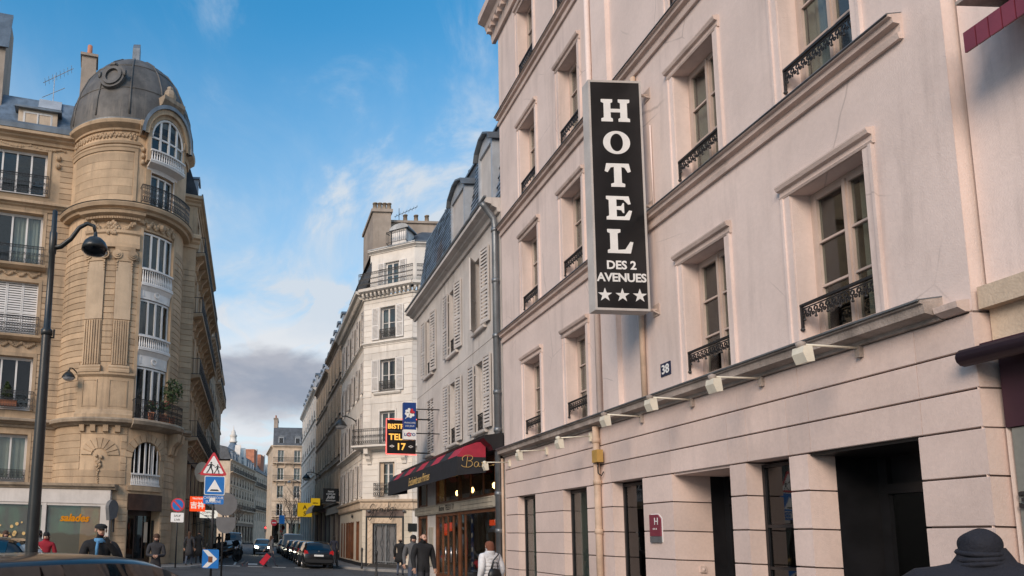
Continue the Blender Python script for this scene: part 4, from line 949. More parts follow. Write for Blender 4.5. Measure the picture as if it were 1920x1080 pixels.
for u in (0.45, cl-0.45):
    MB(cf).prof(u-0.13, u+0.13, [(0.0, 6.0), (0.12, 6.05), (0.16, 6.2), (0.30, 6.35), (0.34, 6.5), (0.58, 6.62), (0.62, 6.92), (0.0, 6.92)]).build('console', 'white_stone', cb)
# continuous top balcony, attic storey set back
for f_, a, b in ((cf, -0.2, cl+0.2), (c2f, 0.15, 12)):
    w_ = b-a; put('balcony_rail', railing_mesh(w_, 1.0, 'cross'), cb, fm(f_, (a+b)/2, 0.44, 16.63))
sb = 0.55
A = [(6.9, 51), (6.9, 41.05), (9.25, 39.45), (21, 39.45), (21, 51)]
af = flat(A[1][0], A[1][1], math.degrees(math.atan2(A[2][1]-A[1][1], A[2][0]-A[1][0]))); al = math.hypot(A[2][0]-A[1][0], A[2][1]-A[1][1]); ac = al*0.5
MB(af).wall(0, al, 16.6, 19.1, [(ac-0.45, ac+0.45, 16.75, 18.45)], 0.18).build('attic_wall', 'white_stone', cb)
a2 = flat(9.25, 39.45, 0); MB(a2).wall(0, 11.7, 16.6, 19.1, [(1.5, 2.3, 16.75, 18.45), (4, 4.8, 16.75, 18.45)], 0.18).build('attic_wall', 'white_stone', cb)
add_window(cb, fm(af, ac, -0.16, 16.75), 0.9, 1.7, 2, 2, 'white_paint', 'both')
for sg in (-1, 1): put('shutter', shutter_mesh(0.44, 1.7, 22, 'white_paint'), cb, fm(af, ac+sg*0.70, 0.02, 16.75))
put('shutter', shutter_mesh(0.44, 1.7, 22, 'white_paint'), cb, fm(a2, 1.2, 0.02, 16.75))
for f_, a, b in ((af, -0.1, al+0.1), (a2, 0, 11.7)): band(cb, f_, a, b, 19.1, 0.22, 0.22, 'white_stone', 'attic_cornice')
for f_, a, b in ((af, -0.1, al+0.1), (a2, 0, 11.7)): MB(f_).prof(a, b, [(0.10, 19.322), (0.24, 19.322), (0.24, 19.40), (0.10, 19.40)]).build('gutter', 'zinc', cb)
# slate slope along the street and hipped slate roof with dormer
MB(c3f).prof(0, c3l-0.3, [(0.45, 16.63), (0.0, 16.63), (-0.9, 19.3), (-0.8, 19.4), (0.5, 16.70)]).build('mansard', 'slate_dark', cb)
MB(c3f).prof(0, c3l-0.5, [(-0.75, 19.3), (-1.0, 19.3), (-1.0, 19.5), (-0.75, 19.45)]).build('mansard_flashing', 'zinc', cb)
q = MB(); top = [(8.6, 51), (8.6, 43.2), (10.2, 41.6), (21, 41.6), (21, 51)]
lo_ = [(6.95, 51), (6.95, 41.1), (9.28, 39.5), (21, 39.5), (21, 51)]
q.v = [(x, y, 19.33) for x, y in lo_]+[(x, y, 21.0) for x, y in top]; q.f = [(0, 1, 6, 5), (1, 2, 7, 6), (2, 3, 8, 7), (5, 6, 7, 8, 9)]; q.m = [0]*4; q.build('roof', 'slate_dark', cb)
df = flat(8.45, 40.05, cang)
MB(df).box(-0.45, 0.45, -1.2, 0.0, 19.35, 20.5).build('dormer', 'white_paint', cb)
q = MB(df); q.poly(circle(0, 20.42, 0.62, 0.34, 8, 0, 180, False)+[(-0.50, 20.42), (0.50, 20.42)][::-1], -1.3, 0.10); q.build('dormer_roof', 'zinc', cb)
add_window(cb, fm(df, 0, 0.01, 19.40), 0.8, 1.05, 2, 1, 'white_paint', None, 'glass_dark')
put('dormer_rail', railing_mesh(1.25, 0.75, 'plain', 0.5), cb, fm(df, 0, 0.50, 19.42))
q = MB(); q.box(7.15, 8.3, 41.8, 45.5, 17.0, 22.35); q.box(7.05, 8.4, 41.7, 45.6, 22.35, 22.55); q.box(8.3, 11.4, 42.4, 43.0, 19.5, 21.95); q.box(8.25, 11.5, 42.3, 43.1, 21.95, 22.1); q.build('chimney_stack', 'chimney_render', cb)
chimney_pots(cb, [7.3, 7.6, 7.9, 8.2], 41.95, 22.55, 'stone_dark', False, 0.15, 0.42); chimney_pots(cb, [9.4, 10.1, 10.8], 42.7, 22.1, 'stone_dark', False, 0.15, 0.5)
t = thing('roof_antenna', 'thin television aerial on the white corner house chimney', 'antenna', (9.0, 42.7, 22.1))
q = MB(); q.tube([(9.0, 42.7, 22.0), (9.0, 42.7, 23.1)], 0.02, 5); q.tube([(8.7, 42.7, 22.5), (10.2, 42.7, 23.25)], 0.018, 5)
for i in range(7): x = 8.8+i*0.22; q.tube([(x, 42.4, 22.55+i*0.11), (x, 43.0, 22.55+i*0.11)], 0.010, 4)
q.build('mast', 'iron', t)
# street windows with shutters
for u in fb:
    for j, (z0, z1) in enumerate(ZS[:4]):
        add_window(cb, fm(c3f, u, -0.18, z0), 0.96, z1-z0, 2, 2, 'white_paint', 'full' if (int(u)+j) % 3 else None)
        for sg in (-1, 1): put('shutter', shutter_mesh(0.46, z1-z0, 20, 'shutter_paint'), cb, fm(c3f, u+sg*0.72, 0.06, z0, rad(sg*9)))
        if j == 1: MB(c3f).prof(u-0.6, u+0.6, [(0, z0-0.16), (0.12, z0-0.14), (0.12, z0-0.03), (0, z0-0.01)]).build('sill', 'white_stone', cb)
# shop floor: cream tiles, zigzag frieze, framed door
for f_, a, b in ((cf, -0.1, cl+0.1), (c2f, -0.03, 12), (c3f, 0, c3l+0.1)):
    MB(f_).prof(a, b, [(-0.02, 3.42), (0.10, 3.42), (0.14, 3.50), (0.14, 3.80), (0.24, 3.88), (0.26, 3.98), (-0.02, 4.0)]).build('shop_cornice', 'stone_pale', cb)
zig = MB(cf)
for i in range(11):
    a = 0.02+i*cl/11; w_ = cl/11
    zig.poly([(a, 3.54), (a+0.05, 3.54), (a+w_/2, 3.72), (a+w_-0.05, 3.54), (a+w_, 3.54), (a+w_/2, 3.78)], 0.14, 0.165)
zig.build('zigzag_frieze', 'stone_pale', cb)
dw = (cc-0.88, cc+0.62)
MB(cf).wall(0, cl, 0.13, 3.42, [(dw[0], dw[1], 0.13, 2.62)], 0.35).build('shop_wall', 'joint', cb)
courses(cb, cf, 0.0, cl, 0.34, 3.40, 0.40, [(dw[0]-0.44, dw[1]+0.44, 0.1, 3.06)], 'cream_tile', 0.02, 0.006, 0.62, 'facing_tile')
MB(cf).prof(-0.02, cl, [(0, 0.13), (0.05, 0.13), (0.05, 0.33), (0, 0.33)]).build('plinth', 'iron', cb)
fo = [(dw[0]-0.42, 0.14), (dw[1]+0.42, 0.14), (dw[1]+0.42, 3.04), (dw[0]-0.42, 3.04)]
q = MB(cf); q.box(dw[0]-0.43, dw[0]-0.33, 0, 0.05, 0.14, 3.05); q.box(dw[1]+0.33, dw[1]+0.43, 0, 0.05, 0.14, 3.05); q.box(dw[0]-0.33, dw[1]+0.33, 0, 0.05, 2.95, 3.05); q.build('green_frame', 'lamp_green', cb)
q = MB(cf); q.box(dw[0]-0.32, dw[0], 0, 0.03, 0.14, 2.94); q.box(dw[1], dw[1]+0.32, 0, 0.03, 0.14, 2.94); q.box(dw[0], dw[1], 0, 0.03, 2.63, 2.94); q.build('carved_frame', 'stone_pale', cb)
q = MB(cf)
for s in (dw[0]-0.30, dw[1]+0.02):
    for i in range(7): z = 0.2+i*0.38; q.poly([(s, z), (s+0.05, z), (s+0.28, z+0.18), (s+0.05, z+0.36), (s, z+0.36), (s+0.22, z+0.18)], 0.03, 0.05)
for i in range(5):
    a = dw[0]+0.02+i*0.29; q.poly([(a, 2.68), (a+0.05, 2.68), (a+0.14, 2.88), (a+0.23, 2.68), (a+0.28, 2.68), (a+0.14, 2.93)], 0.03, 0.05)
q.build('zigzag_relief', 'stone_pale', cb)
q = MB(cf); q.box(dw[0]+0.1, dw[1]-0.1, -0.36, -0.30, 0.14, 2.60); q.build('door', 'sign_grey', cb)
q = MB(cf)
for i in range(7):
    u = dw[0]+0.15+i*0.2; q.tube([(u, -0.2, 0.2), (u+(0.2 if i % 2 else -0.1), -0.2, 0.9), (u, -0.2, 1.5), (u+(0.18 if i % 2 else -0.1), -0.2, 2.1), (u, -0.2, 2.58)], 0.018, 4)
for u in (dw[0]+0.04, (dw[0]+dw[1])/2, dw[1]-0.04): q.box(u-0.03, u+0.03, -0.24, -0.18, 0.14, 2.6)
for z in (0.16, 0.42, 2.52): q.box(dw[0], dw[1], -0.235, -0.185, z, z+0.06)
q.build('iron_door_grille', 'zinc', cb)
gr = [[(0.55, 0.9), (0.35, 1.0), (0.1, 0.7), (0.1, 0.35), (0.35, 0.3), (0.5, 0.55), (0.4, 0.0), (0.1, -0.6), (-0.1, -0.4), (0.3, 0.1), (0.7, 0.5)], [(0.7, 0.5), (0.75, 0.2), (0.9, 0.55), (1.1, 0.6)],
      [(1.4, 0.55), (1.2, 0.55), (1.1, 0.3), (1.3, 0.2), (1.45, 0.55), (1.45, 0.2), (1.65, 0.3)], [(1.95, 0.6), (1.75, 0.6), (1.7, 0.3), (1.9, 0.25), (2.05, 0.9), (2.1, 1.2), (2.0, 0.3), (2.2, 0.35)],
      [(2.5, 0.65), (2.3, 0.6), (2.3, 0.35), (2.5, 0.4), (2.55, 0.7), (2.5, -0.1), (2.3, -0.5), (2.2, -0.3), (2.6, 0.4)], [(2.75, 0.7), (2.75, 0.4), (2.9, 0.5)], [(2.8, 0.95), (2.82, 1.0)]]
strokes('shop_name', cb, cf, gr, cc-0.95, 0.30, 3.14, 0.58, 0.021, 'iron')
for u in (0.45, cl-0.45): MB(cf).ball((u, 0.12, 3.32), 0.09, 6, 1.4, 1, 0.7).build('spotlight', 'sign_grey', cb)
# street-side shop windows
sw_ = [(1.3, 0.26), (2.6, 0.26), (4.0, 0.5), (5.2, 0.5), (6.4, 0.5), (8.6, 0.5)]
MB(c3f).wall(0, c3l, 0.13, 3.42, [(u-w_, u+w_, 0.4, 2.75) for u, w_ in sw_], 0.25).build('shop_wall', 'cream_tile', cb)
for u, w_ in sw_:
    MB(c3f).box(u-w_, u+w_, -0.25, -0.2, 1.2, 2.75).build('shop_pane', 'glass', cb); MB(c3f).box(u-w_, u+w_, -0.25, -0.15, 0.4, 1.2).build('panel', 'wood_dark', cb)
    MB(c3f).box(u-w_, u+w_, -0.6, -0.5, 1.2, 2.75).build('blind', 'stone_pale', cb)
    for s in (-1, 1): MB(c3f).box(u+s*w_-0.04, u+s*w_+0.04, -0.2, 0.02, 0.4, 2.78).build('frame_post', 'wood_brown', cb)
MB(c3f).prof(0, c3l, [(0, 0.13), (0.05, 0.13), (0.05, 0.33), (0, 0.33)]).build('plinth', 'iron', cb)
put('lettering', text_mesh('Gradgi', 0.3, 0.01, 0, 0.3, 'iron'), cb, fm(c3f, 6.3, 0.03, 3.05))
t = tag(MB(c2f).box(-0.25, 0.25, 0.0, 0.03, 2.2, 2.65).build('street_name_plate', 'lamp_green'), 'dark green plate on the corner house beside the bar', 'sign plate')

# ------------------------------------------------------------------ wall lamps on curved arms
def wall_lamp(label, p, n_, reach=1.1, s=1.0):
    """bracket lantern: p on the wall, n_ unit vector outwards"""
    t = thing('wall_lamp', label, 'lamp', p, 'lanterns on curved wall brackets'); P = Vector(p); n_ = Vector(n_)
    q = MB(); pts = [tuple(P+n_*(reach*a)+Vector((0, 0, b*s))) for a, b in ((0, 0), (0.3, 0.18), (0.65, 0.30), (0.92, 0.26), (1.0, 0.12))]
    q.tube(pts, 0.035*s, 6); q.tube([tuple(P+Vector((0, 0, -0.25*s))), tuple(P+Vector((0, 0, 0.12*s)))], 0.05*s, 6); q.build('bracket', 'lamp_green', t, True)
    c = P+n_*reach
    MB().lathe((c.x, c.y, c.z-0.28*s), [(0.05*s, 0.42*s), (0.09*s, 0.34*s), (0.16*s, 0.30*s), (0.27*s, 0.18*s), (0.36*s, 0.04*s), (0.37*s, 0.0), (0.33*s, 0.0)], 14).build('hood', 'lamp_green', t, True)
    MB().lathe((c.x, c.y, c.z-0.28*s), [(0.33*s, 0.0), (0.28*s, -0.10*s), (0.15*s, -0.17*s), (0.001, -0.19*s)], 14).build('bowl', 'zinc_light', t, True)
wall_lamp('hooded wall lantern on the street side of the white corner house', (6.45, 43.0, 9.0), (-1, 0, 0), 1.0, 1.1)
wall_lamp('hooded wall lantern on the brown house beyond the hairdresser sign', (6.45, 66.0, 7.6), (-1, 0, 0), 1.3, 1.1)
# ------------------------------------------------------------------ street houses that recede down both sides
def street_house(name, label, fr, width, z_shop, z_eaves, floors, bays, matn, w=0.95, rail='scroll', shutters=True, roof='mansard', roof_h=2.6, bal=(), loc=(0, 0, 0), depth=9.0, winmat='white_paint', courses_=False, pots=6, shop='wood_dark', shmat='shutter_paint', cor=0.35, winh=0.66):
    t = thing(name, label, 'building', loc)
    fh = (z_eaves-z_shop)/floors; us = [width*(i+0.5)/bays for i in range(bays)]
    Z = [(z_shop+fh*j+fh*0.14, z_shop+fh*j+fh*(0.14+winh)) for j in range(floors)]
    ops_ = [(u-w/2, u+w/2, a, b) for u in us for a, b in Z]
    MB(fr).wall(0, width, z_shop-0.2, z_eaves, ops_, 0.2).build('upper_wall', matn, t)
    shell(t, fr, 0, width, z_eaves, depth, matn, [z_shop+fh*j for j in range(floors)])
    band(t, fr, 0, width, z_eaves-0.1, 0.45, cor, matn, 'eaves_cornice')
    for j in range(1, floors): band(t, fr, 0.02, width-0.02, z_shop+fh*j-0.16, 0.2, 0.13, matn, 'string_course')
    for k_, u in enumerate(us):
        for j, (a, b) in enumerate(Z):
            o = add_window(t, fm(fr, u, -0.18, a), w, b-a, 2, 2, winmat, None if (k_*3+j) % 4 == 0 else 'full', 'glass', True)
            MB(fr).ring([(u-w/2-0.1, a), (u+w/2+0.1, a), (u+w/2+0.1, b+0.14), (u-w/2-0.1, b+0.14)], [(u-w/2, a), (u+w/2, a), (u+w/2, b), (u-w/2, b)], -0.01, 0.035).build('surround', matn, t)
            if shutters:
                for sg in (-1, 1): put('shutter', shutter_mesh(w*0.48, round(b-a, 2), 16, shmat), t, fm(fr, u+sg*w*0.75, 0.05, a, rad(sg*7)))
            if j not in bal: put('guard_rail', railing_mesh(w, 0.6, rail), t, fm(fr, u, 0.03, a))
    for j in bal:
        a = Z[j][0]-0.03
        MB(fr).prof(0.1, width-0.1, [(-0.02, a-0.26), (0.45, a-0.16), (0.6, a-0.14), (0.6, a), (-0.02, a)]).build('balcony_slab', matn, t)
        put('balcony_rail', railing_mesh(width-0.25, 0.95, 'plain', 0.5), t, fm(fr, width/2, 0.56, a))
        for u in us:
            for sg in (-1, 1): MB(fr).prof(u+sg*0.75-0.1, u+sg*0.75+0.1, [(0, a-0.9), (0.15, a-0.85), (0.25, a-0.5), (0.45, a-0.3), (0.5, a-0.15), (0, a-0.15)]).build('console', matn, t)
    if courses_: courses(t, fr, 0.0, width, z_shop+0.05, z_shop+fh*1-0.2, 0.42, [(u-w/2-0.12, u+w/2+0.12, a, b+0.15) for u in us for a, b in Z], matn, 0.02)
    if roof == 'mansard':
        MB(fr).prof(0.02, width-0.02, [(0.1, z_eaves+0.34), (-0.9, z_eaves+0.34+roof_h), (-2.6, z_eaves+0.7+roof_h), (-depth, z_eaves+0.7+roof_h), (-depth, z_eaves+0.34)]).build('roof', 'slate_dark', t)
        MB(fr).prof(0.0, width, [(cor*0.8, z_eaves+0.35), (cor*1.05, z_eaves+0.35), (cor*1.05, z_eaves+0.43), (cor*0.8, z_eaves+0.43)]).build('gutter', 'zinc', t)
        for u in us[::1]:
            o = MB(fr).box(u-0.5, u+0.5, -1.2, -0.05, z_eaves+0.45, z_eaves+1.95).build('dormer', 'zinc_light', t)
            MB(fr).poly(circle(u, z_eaves+1.9, 0.6, 0.32, 6, 0, 180, False)+[(u-0.5, z_eaves+1.9), (u+0.5, z_eaves+1.9)], -1.4, 0.02).build('dormer_roof', 'zinc', o)
            MB(fr).box(u-0.38, u+0.38, -0.05, -0.035, z_eaves+0.6, z_eaves+1.75).build('pane', 'glass_dark', o)
    zt = z_eaves+0.5+roof_h
    if pots:
        q = MB(fr); q.box(0.0, 0.7, -6.0, -1.2, z_eaves, zt+1.6); q.box(-0.08, 0.78, -6.1, -1.1, zt+1.6, zt+1.75); q.build('chimney_stack', 'chimney_render', t)
        for i in range(pots):
            x, y, z = fr(0.35, -1.5-i*4.2/max(1, pots), zt+1.75); MB().lathe((x, y, z), [(0.13, 0), (0.11, 0.5), (0.14, 0.52), (0.1, 0.55)], 8).build('chimney_pot', 'terracotta', t, True)
    # shop floor
    n_ = max(2, int(width/3)); pw = width/n_
    for i in range(n_+1): MB(fr).box(max(0, i*pw-0.2), min(width, i*pw+0.2), -0.3, 0.0, 0.13, z_shop-0.75).build('shop_pier', matn, t)
    for i in range(n_):
        a, b = i*pw+0.2, (i+1)*pw-0.2
        MB(fr).box(a, b, -0.28, -0.05, 0.13, 0.65).build('stall_riser', shop, t)
        o = MB(fr).box(a, b, -0.16, -0.15, 0.65, z_shop-0.8).build('shop_pane', 'glass_shop', t)
        MB(fr).box((a+b)/2-0.05, (a+b)/2+0.05, -0.2, -0.06, 0.65, z_shop-0.8).build('mullion', shop, o)
    MB(fr).box(0, width, -0.3, 0.05, z_shop-0.76, z_shop-0.22).build('shop_fascia', shop, t)
    band(t, fr, 0, width, z_shop-0.22, 0.2, 0.3, matn, 'shop_cornice')
    return t
street_house('brown_house', 'brown rendered house next to the white corner house, above the hairdresser sign', flat(6.55, 60.8, -90), 9.75, 4.4, 17.0, 4, 4, 'brown_render', 0.9, loc=(6.55, 56, 0), shmat='stone_pale', shop='wood_dark', bal=(), roof_h=1.8)
street_house('brown_house', 'second brown house with overhanging green shop canopy beyond the hairdresser sign', flat(6.6, 72.0, -90), 11.1, 4.8, 16.4, 4, 5, 'brown_render', 0.9, loc=(6.6, 66, 0), shmat='stone_pale', shop='awning_maroon', roof_h=1.2)
street_house('white_house', 'tall pale grey rendered house ending the right hand row', flat(6.5, 92.0, -90), 19.9, 5.2, 17.2, 4, 7, 'white_stone', 0.9, loc=(6.5, 80, 0), shutters=False, shop='zinc', roof_h=2.2)
cn = thing('shop_canopy', 'dark green curved shop canopy on the second brown house', 'canopy', (6.2, 64, 4))
MB(flat(6.6, 70.5, -90)).prof(0, 7.5, [(0, 4.3), (0.9, 4.1), (1.1, 4.0), (1.1, 4.3), (0.8, 4.75), (0, 5.1)]).build('canopy_roof', 'lamp_green', cn)

# left-hand row beyond the turret
street_house('balcony_house', 'stone house with stacked iron balconies right after the turret', flat(-3.75, 38.4, 90), 15.5, 6.6, 21.0, 4, 5, 'stone', 1.05, 'plain', False, loc=(-3.75, 45, 0), bal=(0, 1, 2, 3), courses_=True, roof_h=3.0, shop='wood_dark')
street_house('balcony_house', 'second pale stone balcony house behind the raised crossing signs', flat(-3.9, 53.95, 90), 14.0, 5.0, 20.0, 5, 5, 'stone_pale', 1.0, 'plain', False, loc=(-3.9, 60, 0), bal=(1, 4), roof_h=2.6, shop='zinc')
street_house('balcony_house', 'third pale stone house with cream shopfronts at the parked motorbikes', flat(-4.0, 68.0, 90), 14.0, 5.0, 19.4, 5, 5, 'stone_pale', 1.0, 'plain', False, loc=(-4.2, 78, 0), bal=(1, 4), roof_h=2.6)

# the street bends: far houses
fe = flat(3.6, 126.0, -4.0)
eb = street_house('end_house', 'cream stone house with rounded roof facing down the street', fe, 12.0, 5.0, 18.0, 4, 4, 'stone_pale', 1.15, 'plain', False, loc=(9, 128, 0), bal=(0, 2, 3), courses_=True, roof_h=3.4, winh=0.70, shop='grey_green_blind', pots=9)
es = flat(3.0, 140.0, -87.5)
q = MB(es).wall(0, 13.9, 0, 18.0, [(1.5+i*3, 2.5+i*3, 5.5+j*3.2, 7.6+j*3.2) for i in range(4) for j in range(4)], 0.2); q.build('side_wall', 'stone_pale', eb)
for i in range(4):
    for j in range(4): add_window(eb, fm(es, 2.0+i*3, -0.18, 5.5+j*3.2), 1.0, 2.1, 2, 2)
band(eb, es, 0, 13.9, 17.9, 0.5, 0.4, 'stone_pale', 'eaves_cornice')
fl1 = flat(-4.6, 142.0, 78.7)
db = street_house('domed_house', 'ornate pale stone house with pointed slate dome and white gables far down the street', fl1, 26.0, 4.6, 17.0, 5, 9, 'stone_pale', 1.2, 'plain', False, loc=(-4, 150, 0), bal=(1, 4), roof_h=2.6, shop='wood_dark', pots=0)
c = fl1(10.5, -2.0, 0)
MB().lathe((c[0], c[1], 17.3), [(2.1, 0), (2.1, 0.3), (2.0, 1.0), (1.6, 2.8), (0.9, 4.4), (0.55, 5.0)], 12).build('pointed_dome', 'slate', db, True)
MB().lathe((c[0], c[1], 22.2), [(0.8, 0), (0.95, 0.3), (0.7, 0.5), (0.7, 1.3), (0.9, 1.5), (0.5, 2.0), (0.5, 2.4), (0.12, 3.0), (0.05, 3.8)], 10).build('lantern', 'white_stone', db, True)
for u in (8.3, 13.5): MB(fl1).poly([(u-1.2, 17.2), (u+1.2, 17.2), (u+1.2, 18.4), (u+0.5, 19.8), (u, 21.4), (u-0.5, 19.8), (u-1.2, 18.4)], -1.0, 0.25).build('gable', 'white_stone', db)
bk = thing('brick_stack_house', 'pale far house with tall red brick chimney walls beyond the domed house', 'building', (0, 175, 0))
fl2 = flat(0.6, 167.6, 78.7)
MB(fl2).wall(0, 26, 0, 17.5, [(1+i*2.8, 2.2+i*2.8, 5.5+j*2.9, 7.5+j*2.9) for i in range(9) for j in range(4)], 0.2).build('street_wall', 'stone_pale', bk)
shell(bk, fl2, 0, 26, 17.5, 9, 'stone_pale', (5, 8, 11, 14, 17))
for i in range(9):
    for j in range(4): add_window(bk, fm(fl2, 1.6+i*2.8, -0.18, 5.5+j*2.9), 1.2, 2.0, 2, 2)
MB(fl2).box(0.2, 3.2, -6.0, -0.4, 17.5, 22.8).build('brick_stack', 'brick', bk); MB(fl2).box(9.0, 13.5, -6.0, -0.4, 17.5, 22.6).build('brick_stack', 'brick', bk)
for a, b, zt in ((3.22, 4.0, 23.2), (13.52, 14.6, 23.0), (18.0, 19.4, 21.0)): MB(fl2).box(a, b, -6.0, -0.3, 17.5, zt).build('pale_stack', 'white_stone', bk)
MB(fl2).prof(0, 26, [(0.2, 17.5), (-1.0, 19.6), (-9, 19.6), (-9, 17.5)]).build('roof', 'slate_dark', bk)
for z in (8.2, 14.0):
    MB(fl2).prof(0, 26, [(0, z-0.2), (0.5, z-0.1), (0.5, z), (0, z)]).build('balcony_slab', 'stone_pale', bk); put('balcony_rail', railing_mesh(25.8, 0.95, 'plain'), bk, fm(fl2, 13, 0.46, z))
street_house('far_house', 'furthest pale house closing the bend of the street', flat(-4.0, 215.0, 0.0), 30.0, 5.0, 17.0, 4, 9, 'stone_pale', 1.2, 'plain', False, loc=(8, 215, 0), bal=(1,), roof_h=2.6)
# ------------------------------------------------------------------ yellow stone corner house with the domed turret
TC, TR = (-7.37, 36.56), 3.15
tf = cyl(TC[0], TC[1], TR)
tb = thing('turret_house', 'yellow stone corner house with rounded turret, lead dome and stacked bay windows', 'building', (-7.4, 36.5, 0))
U0, U1 = -75.0, 98.0
BA, BB = 27.0, 62.5; BC = (BA+BB)/2
bays = [(7.16, 9.94), (10.85, 13.42), (14.16, 16.95), (18.32, 20.15)]
arch_c, arch_w = 42.5, 15.5
ops = [(BA, BB, 7.16, 17.0), (31.0, 59.0, 18.32, 20.2), (BA, BB, 20.55, 22.5), (arch_c-arch_w, arch_c+arch_w, 3.98, 6.15), (26.0, 62.0, 0.13, 3.55, 0.6)]
MB(tf).wall(U0, U1, 0.0, 22.5, ops, 0.22).build('drum_wall', 'stone', tb)
q = MB(cyl(TC[0], TC[1], 2.3)); ss = q.us(U0, U1)
for a, b in zip(ss, ss[1:]): q.face([(a, 0, 0), (b, 0, 0), (b, 0, 22.5), (a, 0, 22.5)])
for z in (3.7, 6.9, 10.3, 13.9, 17.8, 20.5, 22.4): q.lathe((0, 0, 0), [(0.001, 0)], 3) if False else None
q.build('inner_lining', 'dark_room', tb)
q = MB()
for z in (3.75, 6.95, 10.4, 14.0, 17.9, 20.6): q.lathe((TC[0], TC[1], z), [(0.01, 0), (2.9, 0)], 40)
q.build('inner_floors', 'dark_room', tb)
def arch_fill(fr, c, w, zs, zt, n_=14, d=0.0, rev=0.22):
    """round-headed top: fills the corners of the square opening c±w, zs..zt"""
    m = MB(fr); h = zt-zs; P = [(c+w*math.cos(PI*i/n_), zs+h*math.sin(PI*i/n_)) for i in range(n_+1)]
    for (ua, za), (ub, zb) in zip(P, P[1:]):
        m.face([(ub, d, zb), (ua, d, za), (ua, d, zt), (ub, d, zt)]); m.face([(ua, d, za), (ub, d, zb), (ub, d-rev, zb), (ua, d-rev, za)])
    return m
# the wall above springing of the arched windows is open square: arch fill closes it
q = MB(tf)
m = arch_fill(tf, arch_c, arch_w, 5.3, 6.15); m.build('arch_head', 'stone', tb)
# rusticated courses
pil = [(-22.5, -6.0), (4.2, 18.4)]
blocked = [(BA-3, BB+3, 7.0, 17.3)]+[(a-0.5, b+0.5, 9.3, 15.9) for a, b in pil]+[(-26, 25.5, 7.0, 9.75)]
courses(tb, tf, U0, U1, 7.2, 15.9, 0.315, blocked, 'stone', 0.035, 0.03)
courses(tb, tf, U0, U1, 15.95, 16.6, 0.32, [(BA-3, BB+3, 7.0, 17.3), (-25, 22, 15.9, 18)], 'stone', 0.03, 0.025)
courses(tb, tf, U0, U1, 3.95, 6.75, 0.35, [(arch_c-arch_w-5, arch_c+arch_w+5, 3.9, 6.6), (-20, 17, 4.9, 6.3)], 'stone', 0.03, 0.028)
courses(tb, tf, 10.5, 25.0, 0.15, 3.55, 0.34, [], 'stone', 0.03, 0.025)
courses(tb, tf, 63.0, U1, 0.15, 3.55, 0.34, [], 'stone', 0.03, 0.025)
courses(tb, tf, -50.0, 14.0, 18.75, 21.0, 0.45, [], 'stone', 0.012, 0.008, 17.0, 'ashlar_block')
# voussoirs of the arched window and the shell fan
q = None
for i in range(11):
    a0, a1 = PI*i/11+0.02, PI*(i+1)/11-0.02
    p = [(arch_c+arch_w*math.cos(a0), 5.3+0.85*math.sin(a0)), (arch_c+(arch_w+7)*math.cos(a0), 5.3+1.25*math.sin(a0)), (arch_c+(arch_w+7)*math.cos(a1), 5.3+1.25*math.sin(a1)), (arch_c+arch_w*math.cos(a1), 5.3+0.85*math.sin(a1))]
    MB(tf).poly(p, 0.0, 0.05).build('voussoir', 'stone', tb)
for i in range(9):
    a0, a1 = PI*i/9+0.03, PI*(i+1)/9-0.03; fc = -1.5
    p = [(fc+7*math.cos(a0), 5.35+0.34*math.sin(a0)), (fc+17*math.cos(a0), 5.35+0.86*math.sin(a0)), (fc+17*math.cos(a1), 5.35+0.86*math.sin(a1)), (fc+7*math.cos(a1), 5.35+0.34*math.sin(a1))]
    MB(tf).poly(p, -0.01, 0.06+0.02*math.sin(i)).build('fan_voussoir', 'stone', tb)
q = MB(tf)
for i in range(26): q.ball((fc+random.uniform(-3, 3)*(1-i/30), 0.05, 5.3-i*0.055), random.uniform(0.05, 0.11)*(1.1-i/36), 5)
q.build('carved_garland', 'stone', tb)
for u in (-18, -8, 3, 13): MB(tf).prof(u-2.2, u+2.2, [(0, 6.45), (0.16, 6.5), (0.20, 6.82), (0, 6.82)]).build('corbel_block', 'stone', tb)
# ledge at the first floor, pedestal, fluted pilasters, Ionic capitals
MB(tf).prof(U0, U1, [(-0.02, 6.80), (0.12, 6.80), (0.22, 6.88), (0.42, 6.95), (0.45, 7.08), (0.40, 7.16), (-0.02, 7.18)]).build('first_floor_ledge', 'stone_dark', tb)
MB(tf).prof(BA-3, 78, [(-0.02, 6.70), (0.3, 6.75), (0.62, 6.90), (0.68, 7.06), (0.62, 7.17), (-0.02, 7.20)]).build('bay_balcony_floor', 'stone_dark', tb)
MB(tf).prof(-25.5, 25, [(0, 7.18), (0.26, 7.18), (0.26, 7.34), (0.20, 7.40), (0.15, 7.55), (0.10, 7.6), (0.10, 9.2), (0.16, 9.26), (0.22, 9.32), (0.22, 9.44), (0, 9.44)]).build('pedestal', 'stone', tb)
for a, b in ((-20.5, -6.5), (3.5, 19.5)):
    MB(tf).ring([(a, 7.72), (b, 7.72), (b, 9.08), (a, 9.08)], [(a+1, 7.78), (b-1, 7.78), (b-1, 9.02), (a+1, 9.02)], 0.10, 0.13).build('panel_moulding', 'stone', tb)
